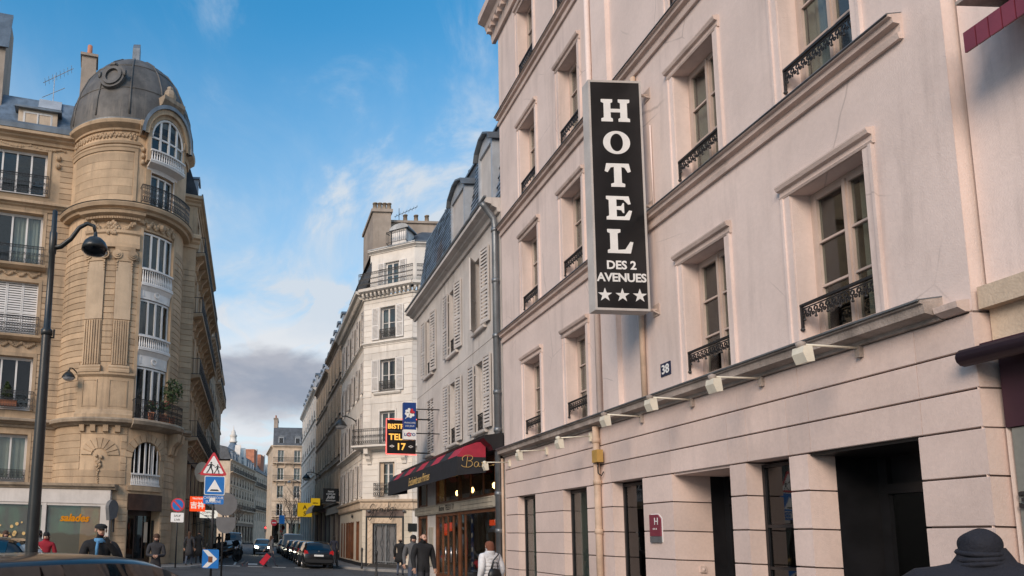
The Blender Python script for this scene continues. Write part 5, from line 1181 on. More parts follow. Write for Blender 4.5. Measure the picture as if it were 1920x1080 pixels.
for a, b in pil:
    MB(tf).prof(a-1.5, b+1.5, [(0, 9.44), (0.26, 9.44), (0.26, 9.56), (0.22, 9.62), (0.24, 9.70), (0.16, 9.80), (0, 9.80)]).build('pilaster_base', 'stone', tb)
    MB(tf).prof(a, b, [(0, 12.15), (0.12, 12.15), (0.12, 15.15), (0, 15.15)]).build('pilaster_shaft', 'stone_light', tb)
    MB(tf).prof(a, b, [(0, 9.8), (0.08, 9.8), (0.08, 12.14), (0, 12.14)]).build('fluted_shaft', 'stone', tb)
    k_ = 7
    for i in range(k_): u = a+(b-a)*(i+0.1)/k_; MB(tf).prof(u, u+(b-a)/k_*0.55, [(0.07, 9.85), (0.13, 9.85), (0.13, 12.1), (0.07, 12.1)]).build('flute', 'stone', tb)
    q = MB(tf); q.prof(a-1.5, b+1.5, [(0, 15.70), (0.2, 15.70), (0.24, 15.88), (0, 15.88)]); q.prof(a, b, [(0, 15.15), (0.16, 15.15), (0.18, 15.70), (0, 15.70)]); q.build('capital', 'stone', tb)
    for u in (a+0.5, b-0.5):
        q = MB(tf)
        for r_, d in ((0.24, 0.22), (0.15, 0.26), (0.07, 0.30)): q.poly(circle(u, 15.48, r_*18, r_, 14), 0.1, d)
        q.build('volute', 'stone', tb)
        q = MB(tf)
        for i in range(4): q.ball((u, 0.12, 15.1-i*0.14), 0.07-i*0.01, 5)
        q.build('drop', 'stone', tb)
# entablature over the pilasters with garlands and dentils
MB(tf).prof(-26, 23.5, [(0, 15.88), (0.16, 15.88), (0.18, 16.10), (0.14, 16.12), (0.14, 16.55), (0.22, 16.62), (0.24, 16.75), (0, 16.75)]).build('architrave', 'stone', tb)
for i in range(34): MB(tf).box(-25.5+i*1.42, -24.7+i*1.42, 0.15, 0.30, 17.32, 17.44).build('dentil', 'stone', tb)
MB(tf).prof(-30, 26, [(0, 17.26), (0.16, 17.30), (0.2, 17.46), (0.45, 17.56), (0.5, 17.7), (0.55, 17.72), (0, 17.72)]).build('bracket_cornice', 'stone', tb)
q = MB(tf)
for i in range(90):
    t_ = i/89.0; u = -20+38*t_; sag = 0.22*math.cos(t_*4*PI)
    q.ball((u+random.uniform(-.8, .8), 0.13, 16.95+sag+random.uniform(-0.08, 0.08)), random.uniform(0.05, 0.10), 5)
for i in range(30): q.ball((-1.5+random.uniform(-4, 4), 0.16, 16.9+random.uniform(-0.35, 0.25)), random.uniform(0.06, 0.12), 5)
q.build('carved_garland', 'stone', tb)
MB(tf).prof(U0, U1, [(-0.02, 17.72), (0.30, 17.74), (0.34, 17.86), (0.50, 17.92), (0.55, 18.08), (0.48, 18.16), (0.30, 18.24), (-0.02, 18.30)]).build('main_ledge', 'stone', tb)
MB(tf).prof(U0, U1, [(-0.02, 18.302), (0.30, 18.25), (0.50, 18.17), (0.53, 18.19), (0.3, 18.28), (-0.02, 18.33)]).build('ledge_flashing', 'zinc', tb)
q = MB(tf)
for i in range(36): q.ball((BA-1+i*1.05, 0.06, 17.35+0.16*math.sin(i*0.9)), random.uniform(0.07, 0.13), 5)
q.ball((BC+1, 0.16, 17.35), 0.26, 8, 6, 0.8, 1.2) if False else q.ball((BC, 0.10, 17.35), 0.2, 6)
q.build('carved_scrolls', 'stone', tb)
for a, b, z0, z1 in ((BA-3.0, BA, 7.2, 17.1), (BB, BB+3.0, 7.2, 17.1), (26, BA+4, 18.3, 22.0), (BB-3.5, BB, 18.3, 22.0)): MB(tf).prof(a, b, [(-0.02, z0), (0.06, z0), (0.06, z1), (-0.02, z1)]).build('bay_jamb', 'stone', tb)
# drum panel, frieze, upper cornice
MB(tf).ring([(-56, 18.5), (18, 18.5), (18, 21.35), (-56, 21.35)], [(-53, 18.62), (15, 18.62), (15, 21.2), (-53, 21.2)], 0, 0.04) if False else None
for a, b in ((15.0, 18.0),): MB(tf).prof(a, b, [(0, 18.45), (0.05, 18.45), (0.05, 21.3), (0, 21.3)]).build('panel_strip', 'stone', tb)
MB(tf).prof(-58, 18, [(0, 21.10), (0.05, 21.10), (0.08, 21.25), (0.12, 21.3), (0.12, 21.38), (0, 21.42)]).build('panel_cap', 'stone', tb)
MB(tf).prof(-70, 20, [(0, 21.5), (0.07, 21.5), (0.10, 21.62), (0, 21.65)]).build('frieze_moulding', 'stone', tb)
q = MB(tf)
for i in range(110): q.ball((-56+i*0.66, 0.02, 21.95+0.09*math.sin(i*1.1)+random.uniform(-0.06, 0.06)), random.uniform(0.05, 0.09), 5)
q.build('carved_frieze', 'stone', tb)
MB(tf).prof(U0, 22, [(-0.02, 22.2), (0.10, 22.2), (0.12, 22.3), (0.3, 22.4), (0.40, 22.46), (0.44, 22.6), (0.40, 22.66), (-0.02, 22.7)]).build('upper_cornice', 'stone', tb)
MB(tf).prof(70, U1, [(-0.02, 22.0), (0.10, 22.0), (0.14, 22.2), (0.42, 22.4), (0.46, 22.6), (-0.02, 22.7)]).build('upper_cornice', 'stone', tb)
# arched gable over the top bay
def arch_band(fr, c, w0, w1, zs, h0, h1, d0, d1, n_=18):
    m = MB(fr)
    I = [(c+w0*math.cos(PI*i/n_), zs+h0*math.sin(PI*i/n_)) for i in range(n_+1)]; O = [(c+w1*math.cos(PI*i/n_), zs+h1*math.sin(PI*i/n_)) for i in range(n_+1)]
    for i in range(n_):
        m.face([(*I[i][:1], d1, I[i][1]), (O[i][0], d1, O[i][1]), (O[i+1][0], d1, O[i+1][1]), (I[i+1][0], d1, I[i+1][1])])
        m.face([(O[i][0], d0, O[i][1]), (O[i+1][0], d0, O[i+1][1]), (O[i+1][0], d1, O[i+1][1]), (O[i][0], d1, O[i][1])])
        m.face([(I[i][0], d0, I[i][1]), (I[i][0], d1, I[i][1]), (I[i+1][0], d1, I[i+1][1]), (I[i+1][0], d0, I[i+1][1])])
    return m
AW = (BB-BA)/2-1.0
arch_band(tf, BC, AW, AW+3, 22.0, 1.2, 1.40, 0.0, 0.42).build('arch_moulding', 'stone', tb)
arch_band(tf, BC, AW+3, AW+6.5, 22.0, 1.40, 1.66, 0.0, 0.56).build('arch_moulding', 'stone', tb)
arch_band(tf, BC, AW+6.5, AW+9.0, 22.0, 1.66, 1.86, -2.0, 0.66).build('arch_cap', 'zinc', tb)
m = MB(tf); n_ = 16
for i in range(n_):    # wall between arch and drum top
    a, b = PI*i/n_, PI*(i+1)/n_
    pa, pb = (BC+AW*math.cos(a), 22.0+1.2*math.sin(a)), (BC+AW*math.cos(b), 22.0+1.2*math.sin(b))
    m.face([(pa[0], -0.2, pa[1]), (pb[0], -0.2, pb[1]), (pb[0], -0.2, 21.9), (pa[0], -0.2, 21.9)])
q = MB(tf); q.prof(BA, BB, [(-1.8, 22.48), (-0.9, 22.48), (-0.9, 23.3), (-1.8, 23.3)]); q.build('gable_back', 'dark_room', tb)
MB(tf).prof(18, BA+1, [(-0.02, 22.0), (0.15, 22.0), (0.3, 22.2), (0.48, 22.35), (0.5, 22.66), (-0.02, 22.75)]).build('cornice_return', 'stone', tb)
MB(tf).prof(BB-1, 72, [(-0.02, 21.7), (0.15, 21.7), (0.3, 21.95), (0.48, 22.1), (0.5, 22.45), (-0.02, 22.6)]).build('cornice_return', 'stone', tb)
q = MB(tf)
for z in (21.3, 20.95, 20.6): q.ball((22.5, 0.06, z), 0.13, 6)
q.build('rosettes', 'stone', tb)
# stone urn block on the gable
uf = fm(tf, BC+2, 0.1, 23.75)
q = L(); q.box(-0.55, 0.55, -0.5, 0.2, -0.25, 0.15); q.prof(-0.7, 0.7, [(-0.6, 0.15), (0.25, 0.15), (0.45, 0.4), (0.45, 0.62), (-0.6, 0.62)]); q.ball((0, -0.05, 1.0), 0.36, 8, 1, 1, 1.2); q.ball((0, -0.05, 1.42), 0.2, 6)
put('gable_ornament', q.mesh('gable_ornament', 'stone_dark'), tb, uf)
# bay windows: white panels, 4 lights, balustrades
def bay_window(z0, z1, u0=BA+0.6, u1=BB-0.6, lights=4, d=-0.12, archh=0.0):
    w_ = (u1-u0); o = MB(tf)
    for i in range(lights+1):
        u = u0+w_*i/lights; t_ = 0.9 if 0 < i < lights else 0.7
        o.box(u-t_ if i else u0, u+t_ if i < lights else u1, d-0.08, d+0.03, z0, z1)
    o.box(u0, u1, d-0.08, d+0.02, z1-0.09, z1); o.box(u0, u1, d-0.08, d+0.02, z0, z0+0.12)
    ob = o.build('bay_window', 'white_paint', tb)
    for i in range(lights):
        a, b = u0+w_*i/lights+0.8, u0+w_*(i+1)/lights-0.8
        MB(tf).box(a, b, d-0.05, d-0.04, z0+0.12, z1-0.09).build('pane', 'glass_low', ob)
    return ob
def curved_balustrade(u0, u1, z0, h, d, matn='white_paint', n_=16):
    q = MB(tf); q.prof(u0, u1, [(d-0.08, z0+h-0.08), (d+0.08, z0+h-0.08), (d+0.08, z0+h), (d-0.08, z0+h)]); q.prof(u0, u1, [(d-0.08, z0), (d+0.08, z0), (d+0.08, z0+0.08), (d-0.08, z0+0.08)])
    for i in range(n_):
        p = tf(u0+(u1-u0)*(i+0.5)/n_, d, z0+0.07); r_ = 0.05
        q.w = ident; q.lathe(p, [(r_*0.7, 0), (r_, (h-.14)*0.3), (r_*0.45, (h-.14)*0.7), (r_*0.7, h-0.14)], 6); q.w = tf
    return q.build('balustrade', matn, tb)
def curved_rail(u0, u1, z0, h, d):
    q = MB(tf); q.prof(u0, u1, [(d-0.025, z0+h-0.03), (d+0.025, z0+h-0.03), (d+0.025, z0+h), (d-0.025, z0+h)]); q.prof(u0, u1, [(d-0.015, z0+0.04), (d+0.015, z0+0.04), (d+0.015, z0+0.07), (d-0.015, z0+0.07)]); q.prof(u0, u1, [(d-0.012, z0+h-0.2), (d+0.012, z0+h-0.2), (d+0.012, z0+h-0.18), (d-0.012, z0+h-0.18)])
    k_ = int((u1-u0)/2.0)
    for i in range(k_+1):
        u = u0+(u1-u0)*i/k_; q.box(u-0.15, u+0.15, d-0.008, d+0.008, z0, z0+h)
        if i < k_:
            c = u+(u1-u0)/k_/2
            q.ring(circle(c, z0+h-0.10, 0.75, 0.05, 8), circle(c, z0+h-0.10, 0.45, 0.03, 8), d-0.006, d+0.006); q.ring(circle(c, z0+0.22, 0.85, 0.13, 8), circle(c, z0+0.22, 0.55, 0.09, 8), d-0.006, d+0.006)
            q.ring(circle(c, z0+h*0.55, 0.6, 0.09, 8), circle(c, z0+h*0.55, 0.3, 0.06, 8), d-0.006, d+0.006)
    for u in (u0, u1): q.box(u-0.2, u+0.2, 0.0, d, z0+h-0.03, z0+h); q.box(u-0.2, u+0.2, 0.0, d, z0+0.04, z0+0.07); q.box(u-0.15, u+0.15, d*0.5, d*0.5+0.02, z0, z0+h)
    return q.build('balcony_rail', 'iron', tb)
bay_window(7.2, 9.9); bay_window(11.5, 13.4); bay_window(15.0, 16.95, lights=4); bay_window(18.34, 20.15, 32.0, 58.0, 3, -0.15); bay_window(21.1, 22.0, BA+0.6, BB-0.6, 4, 0.34)
# lunette of the top bay
q = MB(tf); n_ = 16
for i in range(n_):
    a, b = PI*i/n_, PI*(i+1)/n_
    q.face([(BC+AW*math.cos(a), 0.31, 22.0+1.18*math.sin(a)), (BC+AW*math.cos(b), 0.31, 22.0+1.18*math.sin(b)), (BC+AW*math.cos(b), 0.31, 22.0), (BC+AW*math.cos(a), 0.31, 22.0)])
q.build('lunette_pane', 'glass_low', tb)
q = MB(tf)
for i in (1, 2, 3):
    u = BA+0.6+(BB-BA-1.2)*i/4; hh = 1.15*math.sqrt(max(0, 1-((u-BC)/AW)**2)); q.box(u-0.9, u+0.9, 0.28, 0.37, 21.98, 22.0+hh)
arc = [(BC+(AW-0.5)*math.cos(PI*i/16), 0.36, 22.0+1.12*math.sin(PI*i/16)) for i in range(17)]; q.tube(arc, 0.06, 6); q.build('lunette_mullion', 'white_paint', tb)
for z0, z1 in ((9.94, 10.8), (13.44, 14.15), (20.2, 20.55)):
    if z0 < 20:
        MB(tf).prof(BA+0.2, BB-0.2, [(-0.2, z0), (-0.04, z0), (-0.02, z1-0.3), (0.10, z1-0.1), (0.16, z1-0.06), (0.16, z1), (-0.2, z1)]).build('white_spandrel', 'white_paint', tb)
        o = MB(tf); o.ring([(BA+3, z0+0.12), (BB-3, z0+0.12), (BB-3, z0+0.5), (BA+3, z0+0.5)], [(BA+3.6, z0+0.16), (BB-3.6, z0+0.16), (BB-3.6, z0+0.46), (BA+3.6, z0+0.46)], -0.03, 0.0); o.ring(circle(BC, z0+0.31, 3.0, 0.16, 12), circle(BC, z0+0.31, 2.0, 0.10, 12), -0.03, 0.02); o.build('spandrel_relief', 'white_paint', tb)
MB(tf).prof(BA, BB, [(-0.02, 20.2), (0.04, 20.2), (0.08, 20.4), (0.55, 20.48), (0.58, 20.56), (-0.02, 20.58)]).build('white_spandrel', 'white_paint', tb)
for a, b in ((BA+1, 31.5), (58.5, BB-0.5)): MB(tf).prof(a, b, [(-0.02, 18.33), (0.05, 18.33), (0.05, 20.2), (-0.02, 20.2)]).build('white_side_panel', 'white_paint', tb)
curved_balustrade(BA+0.3, BB-0.3, 10.82, 0.68, 0.06); curved_balustrade(BA+0.3, BB-0.3, 14.17, 0.82, 0.06); curved_balustrade(BA+0.3, BB-0.3, 20.58, 0.62, 0.50)
curved_rail(BA-5, 76, 18.27, 0.95, 0.48); curved_rail(BA-2.5, 76, 7.2, 0.95, 0.58)
# arched first window and door
q = MB(tf)
for i in range(5):
    u = arch_c-arch_w+0.4+(2*arch_w-0.8)*i/4; hh = 5.3+0.85*math.sqrt(max(0, 1-((u-arch_c)/arch_w)**2)) if 0 < i < 4 else 5.3; q.box(u-0.5, u+0.5, -0.22, -0.14, 3.98, hh)
for i in range(6):
    u = arch_c-arch_w+3+(2*arch_w-6)*i/5; q.tube([(u, -0.05, 4.4), (u, -0.05, 5.3+0.8*math.sqrt(max(0, 1-((u-arch_c)/arch_w)**2)))], 0.03, 5)
q.build('arched_window_bars', 'white_paint', tb)
curved_balustrade(arch_c-arch_w, arch_c+arch_w, 3.96, 0.60, -0.02, 'white_paint', 18)
MB(tf).prof(arch_c-arch_w-3, arch_c+arch_w+3, [(-0.02, 3.70), (0.12, 3.70), (0.14, 3.92), (-0.02, 3.94)]).build('arched_window_sill', 'stone', tb)
MB(tf).prof(25.5, 62.5, [(-0.2, 2.75), (0.06, 2.75), (0.06, 3.55), (-0.2, 3.55)]).build('door_blind_box', 'wood_dark', tb)
q = MB(tf); q.prof(26, 62, [(-0.65, 0.13), (-0.55, 0.13), (-0.55, 2.8), (-0.65, 2.8)]); q.build('shop_door', 'wood_dark', tb)
for a, b in ((28, 37), (39, 48), (50, 60)): MB(tf).prof(a, b, [(-0.55, 0.4), (-0.53, 0.4), (-0.53, 2.5), (-0.55, 2.5)]).build('door_pane', 'glass_dark', tb)
MB(tf).prof(50.5, 55.5, [(-0.52, 1.2), (-0.50, 1.2), (-0.50, 2.2), (-0.52, 2.2)]).build('posted_menu', 'stone_pale', tb)
MB(tf).prof(60, 62, [(-0.45, 0.8), (-0.35, 0.8), (-0.35, 2.3), (-0.45, 2.3)]).build('green_panel', 'lamp_green', tb)
# consoles below the right hand balcony and the flank pilaster
qf = flat(-4.35, 37.0, 20)
MB(qf).box(0, 0.85, -3.0, 0, 0.0, 20.2).build('flank_pier', 'stone', tb); courses(tb, qf, 0.1, 0.82, 7.3, 16.6, 0.315, [], 'stone', 0.03, 0.03)
band(tb, qf, -0.1, 1.0, 17.6, 0.7, 0.4, 'stone', 'main_ledge'); band(tb, qf, -0.1, 1.0, 20.1, 0.5, 0.35, 'stone', 'upper_cornice'); band(tb, qf, -0.1, 0.95, 6.75, 0.45, 0.35, 'stone_dark', 'first_floor_ledge')
for a, b in ((BA-2.2, BA+0.6), (BB-0.6, BB+2.2)): MB(tf).prof(a, b, [(-0.02, 20.6), (0.44, 20.6), (0.44, 22.0), (-0.02, 22.0)]).build('gable_jamb', 'stone', tb)
for u in (72, 82): MB(tf).prof(u-3, u+3, [(0, 5.6), (0.2, 5.7), (0.3, 6.1), (0.55, 6.35), (0.62, 6.75), (0, 6.75)]).build('console', 'stone', tb)

# lead dome with ribs, oculus, finial
dm_ = MB(); prof_ = [(3.42, 22.70), (3.44, 23.0), (3.38, 23.9), (3.14, 25.0), (2.72, 26.0), (2.10, 26.9), (1.35, 27.55), (0.65, 27.9), (0.3, 28.0)]
dm_.lathe((TC[0], TC[1], 0), prof_, 48); dm_.build('dome', 'lead_dome', tb, True)
for i in range(12):
    a = rad(-90+i*30+8); q = MB(); q.tube([(TC[0]+(r_+0.01)*math.cos(a), TC[1]+(r_+0.01)*math.sin(a), z) for r_, z in prof_[1:]], 0.05, 6); q.build('dome_rib', 'lead_dome', tb, True)
q = MB(tf); q.prof(U0, 24, [(0.0, 22.70), (0.36, 22.66), (0.38, 22.74), (0.02, 22.86)]); q.build('dome_gutter', 'zinc', tb)
# horizontal sheet seams
for z, r_ in ((24.6, 3.24), (26.4, 2.46)): MB().lathe((TC[0], TC[1], z), [(r_+0.005, -0.03), (r_+0.03, 0), (r_-0.01, 0.03)], 48).build('dome_seam', 'lead_dome', tb, True)
of = fm(cyl(TC[0], TC[1], 3.10), -10, 0.10, 25.2) @ Matrix.Rotation(rad(-14), 4, 'X')
q = L(); q.ring(circle(0, 0, 0.52, 0.62, 24), circle(0, 0, 0.34, 0.44, 24), -0.25, 0.14); q.ring(circle(0, 0, 0.66, 0.76, 24), circle(0, 0, 0.52, 0.62, 24), -0.25, 0.06)
for sx in (-1, 1): q.ball((sx*0.68, 0.06, 0.12), 0.12, 6, 1, 1, 1.8)
q.ball((0, 0.08, 0.72), 0.16, 6, 1.6, 1, 0.8)
put('oculus_frame', q.mesh('oculus_frame', 'lead_dome'), tb, of)
q = L(); q.poly(circle(0, 0, 0.35, 0.45, 24), -0.1, 0.02); put('oculus_plate', q.mesh('oculus_plate', 'lead_dome'), tb, of)
q = MB(); q.lathe((TC[0], TC[1], 27.95), [(0.34, 0), (0.36, 0.15), (0.22, 0.25)], 12); q.prof(TC[0]-0.2, TC[0]+0.2, [(TC[1]-0.2, 28.1), (TC[1]+0.2, 28.1), (TC[1]+0.17, 29.1), (TC[1], 29.45), (TC[1]-0.17, 29.1)]); q.build('finial', 'zinc', tb)

# ------------------------------------------------------------------ left wing of the same house
wa = 13.0
wf = flat(-10.0, 35.05, 180+wa)              # helper direction only
WL = 26.0
lf = flat(-10.0-WL*math.cos(rad(wa)), 35.05-WL*math.sin(rad(wa)), wa)
WZ = [(4.0, 6.4), (7.62, 10.4), (11.5, 14.35), (15.25, 18.1), (19.1, 21.6)]
wb = [WL-3.0-6.0*i for i in range(4)]; ww = 3.1
ops = [(c-ww/2, c+ww/2, a, b) for c in wb for a, b in WZ]
MB(lf).wall(0, WL+0.25, 3.85, 22.2, ops, 0.3).build('wing_wall', 'stone', tb)
shell(tb, lf, 0, WL, 22.2, 6.0, 'stone', (3.8, 7.2, 11.1, 14.9, 18.7))
for z, h, d in ((6.75, 0.42, 0.5), (18.25, 0.42, 0.38), (21.95, 0.55, 0.5)): band(tb, lf, 0, WL+0.3, z, h, d, 'stone_dark' if z < 7 else 'stone', 'cornice')
for a, b in ((3.95, 6.7), (7.25, 10.9), (11.1, 14.6), (14.9, 18.2)): courses(tb, lf, WL-1.35, WL+0.2, a, b, 0.315, [], 'stone', 0.035, 0.03)
courses(tb, lf, WL-0.75, WL+0.2, 18.8, 21.6, 0.315, [], 'stone', 0.035, 0.03)
for i, c in enumerate(wb):
    for j, (a, b) in enumerate(WZ):
        W = fm(lf, c, -0.28, a)
        if j == 2 and i == 0:
            for k_ in range(4): put('closed_shutter', shutter_mesh(ww/4-0.01, b-a, 24, 'white_paint'), tb, fm(lf, c+(k_-1.5)*ww/4, -0.2, a))
        else: add_window(tb, W, ww, b-a, 4, 1, 'white_paint', 'full' if j == 0 else ('right' if (i+j) % 3 == 0 else None), 'glass_low', True, 'window', 0.09)
        if j in (1, 2, 3, 4): put('balcony_rail', railing_mesh(ww+0.3, 0.95 if j != 4 else 1.0, 'scroll', 0.3), tb, fm(lf, c, 0.36, a))
        else: put('guard_rail', railing_mesh(ww, 0.62, 'scroll'), tb, fm(lf, c, 0.05, a))
        if j in (2, 3): MB(lf).prof(c-ww/2-0.3, c+ww/2+0.3, [(-0.02, a-0.30), (0.2, a-0.26), (0.40, a-0.14), (0.42, a-0.02), (-0.02, a-0.005)]).build('balcony_floor', 'stone', tb)
        if j in (2, 3):
            q = MB(lf)
            for k_ in range(40): q.ball((c-ww/2+ww*k_/39, 0.03, a-0.48+0.09*math.cos(k_*0.8)), random.uniform(0.06, 0.11), 5)
            q.build('carved_garland', 'stone', tb)
        MB(lf).ring([(c-ww/2-0.18, a), (c+ww/2+0.18, a), (c+ww/2+0.18, b+0.2), (c-ww/2-0.18, b+0.2)], [(c-ww/2, a), (c+ww/2, a), (c+ww/2, b), (c-ww/2, b)], -0.01, 0.06).build('surround', 'stone', tb)
    for z in (20.9, 21.35): MB(lf).ball((c+ww/2+0.55, 0.05, z), 0.16, 6).build('rosette', 'stone', tb)
    q = MB(lf)
    for k_ in range(50): q.ball((c-2.4+4.8*k_/49, 0.03, 21.85-0.14*abs(math.sin(k_*0.2))), random.uniform(0.05, 0.09), 5)
    q.build('swag', 'stone', tb)
# wing roof, dormer, gutter
MB(lf).prof(0, WL+0.4, [(0.38, 22.5), (0.50, 22.5), (0.52, 22.75), (0.44, 22.9), (0.36, 22.9)]).build('gutter', 'zinc', tb)
MB(lf).prof(0, WL+0.5, [(0.3, 22.5), (-1.1, 25.2), (-3.0, 25.9), (-6.0, 25.9), (-6.0, 22.4)]).build('wing_roof', 'slate', tb)
dc = WL-2.1
q = MB(lf); q.box(dc-1.0, dc+1.0, -1.6, 0.05, 22.5, 23.85); q.build('dormer', 'stone_pale', tb)
q = MB(lf); q.prof(dc-1.2, dc+1.2, [(0.25, 23.85), (0.25, 23.95), (-1.9, 24.5), (-1.9, 23.85)]); q.build('dormer_roof', 'zinc', tb)
add_window(tb, fm(lf, dc, 0.06, 22.8), 1.5, 0.95, 2, 1, 'white_paint', 'full')
MB(lf).prof(dc-0.1, dc+1.1, [(-0.72, 24.45), (-1.08, 25.15), (-1.02, 25.25), (-0.62, 24.52)]).build('skylight', 'zinc_light', tb)
q = MB(lf); q.box(WL-0.1, WL+0.7, -1.9, -0.9, 23.0, 28.2); q.prof(WL-0.18, WL+0.78, [(-2.0, 28.2), (-0.8, 28.2), (-0.8, 28.35), (-1.4, 28.75), (-2.0, 28.35)]); q.build('chimney_stack', 'chimney_render', tb)
x, y, z = lf(WL+0.3, -1.2, 28.5); MB().lathe((x, y, z), [(0.15, 0), (0.14, 0.55), (0.1, 0.55)], 8).build('chimney_pot', 'brick', tb, True)
q = MB(lf); q.prof(WL-7.5, WL-4.1, [(-0.6, 22.4), (-0.6, 27.6), (-1.4, 30.0), (-3.0, 30.0), (-3.0, 22.4)]); q.build('tall_stack', 'chimney_render', tb); MB(lf).prof(WL-7.5, WL-3.95, [(-0.5, 27.55), (-0.42, 27.55), (-1.3, 30.15), (-1.4, 30.1)]).build('stack_coping', 'zinc', tb)
ta = thing('roof_antenna', 'television aerial on the slate roof beside the lead dome', 'antenna', lf(WL-1.6, -2.2, 25.8))
q = MB(lf); q.tube([(WL-1.6, -2.2, 25.6), (WL-1.6, -2.2, 27.6)], 0.025, 5); q.tube([(WL-2.2, -2.2, 27.0), (WL-0.6, -2.2, 28.2)], 0.02, 5); q.tube([(WL-2.2, -2.2, 26.1), (WL-1.0, -2.2, 26.9)], 0.02, 5)
for i in range(8): q.tube([(WL-2.1+i*0.2, -2.55, 27.08+i*0.15), (WL-2.1+i*0.2, -1.85, 27.08+i*0.15)], 0.012, 4)
q.build('mast', 'zinc_light', ta)
# salad shop along the foot of wing and turret: pale fascia, blinds, yellow lettering
pf = flat(-33.0, 36.0, math.degrees(math.atan2(33.25-36.0, -6.75+33.0))); PL = math.hypot(26.25, 2.75)
MB(pf).prof(0, PL+0.25, [(-3.0, 3.66), (0.12, 3.66), (0.16, 3.74), (0.30, 3.80), (0.34, 3.92), (-3.0, 3.95)]).build('shop_cornice', 'stone_dark', tb)
MB(pf).box(0, PL, -1.5, 0.08, 2.98, 3.64).build('shop_fascia', 'shutter_paint', tb)
MB(pf).box(0, PL-0.03, -3.0, -0.8, 0.13, 2.97).build('shop_back', 'dark_room', tb)
pp_ = [PL-0.45, PL-3.35, PL-7.0, PL-10.6]
for a in pp_: MB(pf).box(a, a+(0.45 if a == pp_[0] else 0.22), -0.8, 0.06, 0.13, 2.97).build('shop_pilaster', 'shutter_paint', tb)
MB(pf).box(0, PL-0.45, -0.2, 0.04, 2.86, 2.975).build('shop_transom', 'shutter_paint', tb)
for a, b in zip(pp_[1:], pp_):
    o = MB(pf).box(a+0.22, b, -0.06, -0.05, 0.2, 2.85).build('shop_pane', 'glass_shop', tb)
    MB(pf).box(a+0.22, b, -0.16, -0.12, 0.13, 2.85).build('blind', 'grey_green_blind', o)
put('shop_lettering', text_mesh('salades', 0.50, 0.02, 0.012, 0.25, 'neon_gold'), tb, fm(pf, PL-1.75, -0.03, 2.12))
for i in range(22): MB(pf).poly(circle(PL-4.6+random.uniform(-1.6, 1.0), 0.9+random.uniform(0, 1.2), random.uniform(0.04, 0.10), None, 8), -0.05, -0.045).build('window_sticker', 'gold', tb)
wall_lamp('small hooded lantern on the turret below the fluted pilasters', tf(-26, 0.05, 9.3), (-0.45, -0.9, 0), 0.7, 0.9)
# wall clock-like round projecting shop sign
t = thing('round_shop_sign', 'dark round topped projecting sign box between salad shop and turret door', 'sign', tf(14, 0, 2.6))
W = T(-6.62, 33.05, 2.2, rad(62))
q = L(); q.poly([(-0.25, 0), (0.25, 0.15)]+circle(0, 0.62, 0.36, 0.36, 10, -10, 190, False), -0.1, 0.1); put('sign_box', q.mesh('sign_box', 'sign_grey'), t, W)
q = L(); q.box(0.1, 0.2, -0.04, 0.04, -0.55, 0.2); put('arm', q.mesh('arm', 'iron'), t, W)
# plants on the bay balcony
def foliage(q, c, rx, rz, n_, size=0.09):
    for i in range(n_):
        a, b, r_ = random.uniform(0, 2*PI), random.uniform(-1, 1), random.random()**0.4
        s_ = math.sqrt(1-b*b); p = Vector((c[0]+rx*r_*s_*math.cos(a), c[1]+rx*r_*s_*math.sin(a), c[2]+rz*r_*b))
        d = Vector((random.uniform(-1, 1), random.uniform(-1, 1), random.uniform(-.6, 1))).normalized(); e = d.orthogonal().normalized(); z = size*random.uniform(0.6, 1.4)
        q.face([tuple(p-d*z), tuple(p+e*z*0.45), tuple(p+d*z), tuple(p-e*z*0.45)])
for i, (u, d, z, rx, rz, k_, lb) in enumerate(((64, 0.35, 8.9, 0.55, 0.75, 420, 'bushy potted shrub at the end of the bay balcony rail'), (52, 0.4, 8.0, 0.35, 0.3, 160, 'low flowering plant in the middle of the bay balcony'), (40, 0.4, 7.9, 0.3, 0.28, 120, 'small trailing plant behind the bay balcony rail'))):
    t = thing('balcony_plant', lb, 'plant', tf(u, d, 7.2)); p = tf(u, d, z)
    q = MB(); foliage(q, p, rx, rz, k_); q.build('leaves', 'leaf', t)
    MB().lathe(tf(u, d, 7.2), [(0.14, 0), (0.2, 0.35), (0.2, 0.38), (0.15, 0.38)], 10).build('pot', 'terracotta', t, True)
    MB().tube([tf(u, d, 7.5), p], 0.03, 5).build('stem', 'bark', t)
    if i: q = MB(); foliage(q, (p[0], p[1], p[2]+0.1), rx, rz*0.8, 50, 0.05); q.build('flowers', 'flower', t)
t = thing('window_box_bush', 'clipped little conifer in a terracotta trough on the left balcony', 'plant', lf(WL-2.6, 0.1, 7.7))
q = MB(); x, y, z = lf(WL-2.6, 0.12, 8.35)
for k_ in range(5): foliage(q, (x, y, z+k_*0.14), 0.34-k_*0.06, 0.16, 90, 0.05)
q.build('leaves', 'leaf', t); MB(lf).box(WL-3.1, WL-2.1, 0.0, 0.24, 7.8, 8.1).build('trough', 'terracotta', t)
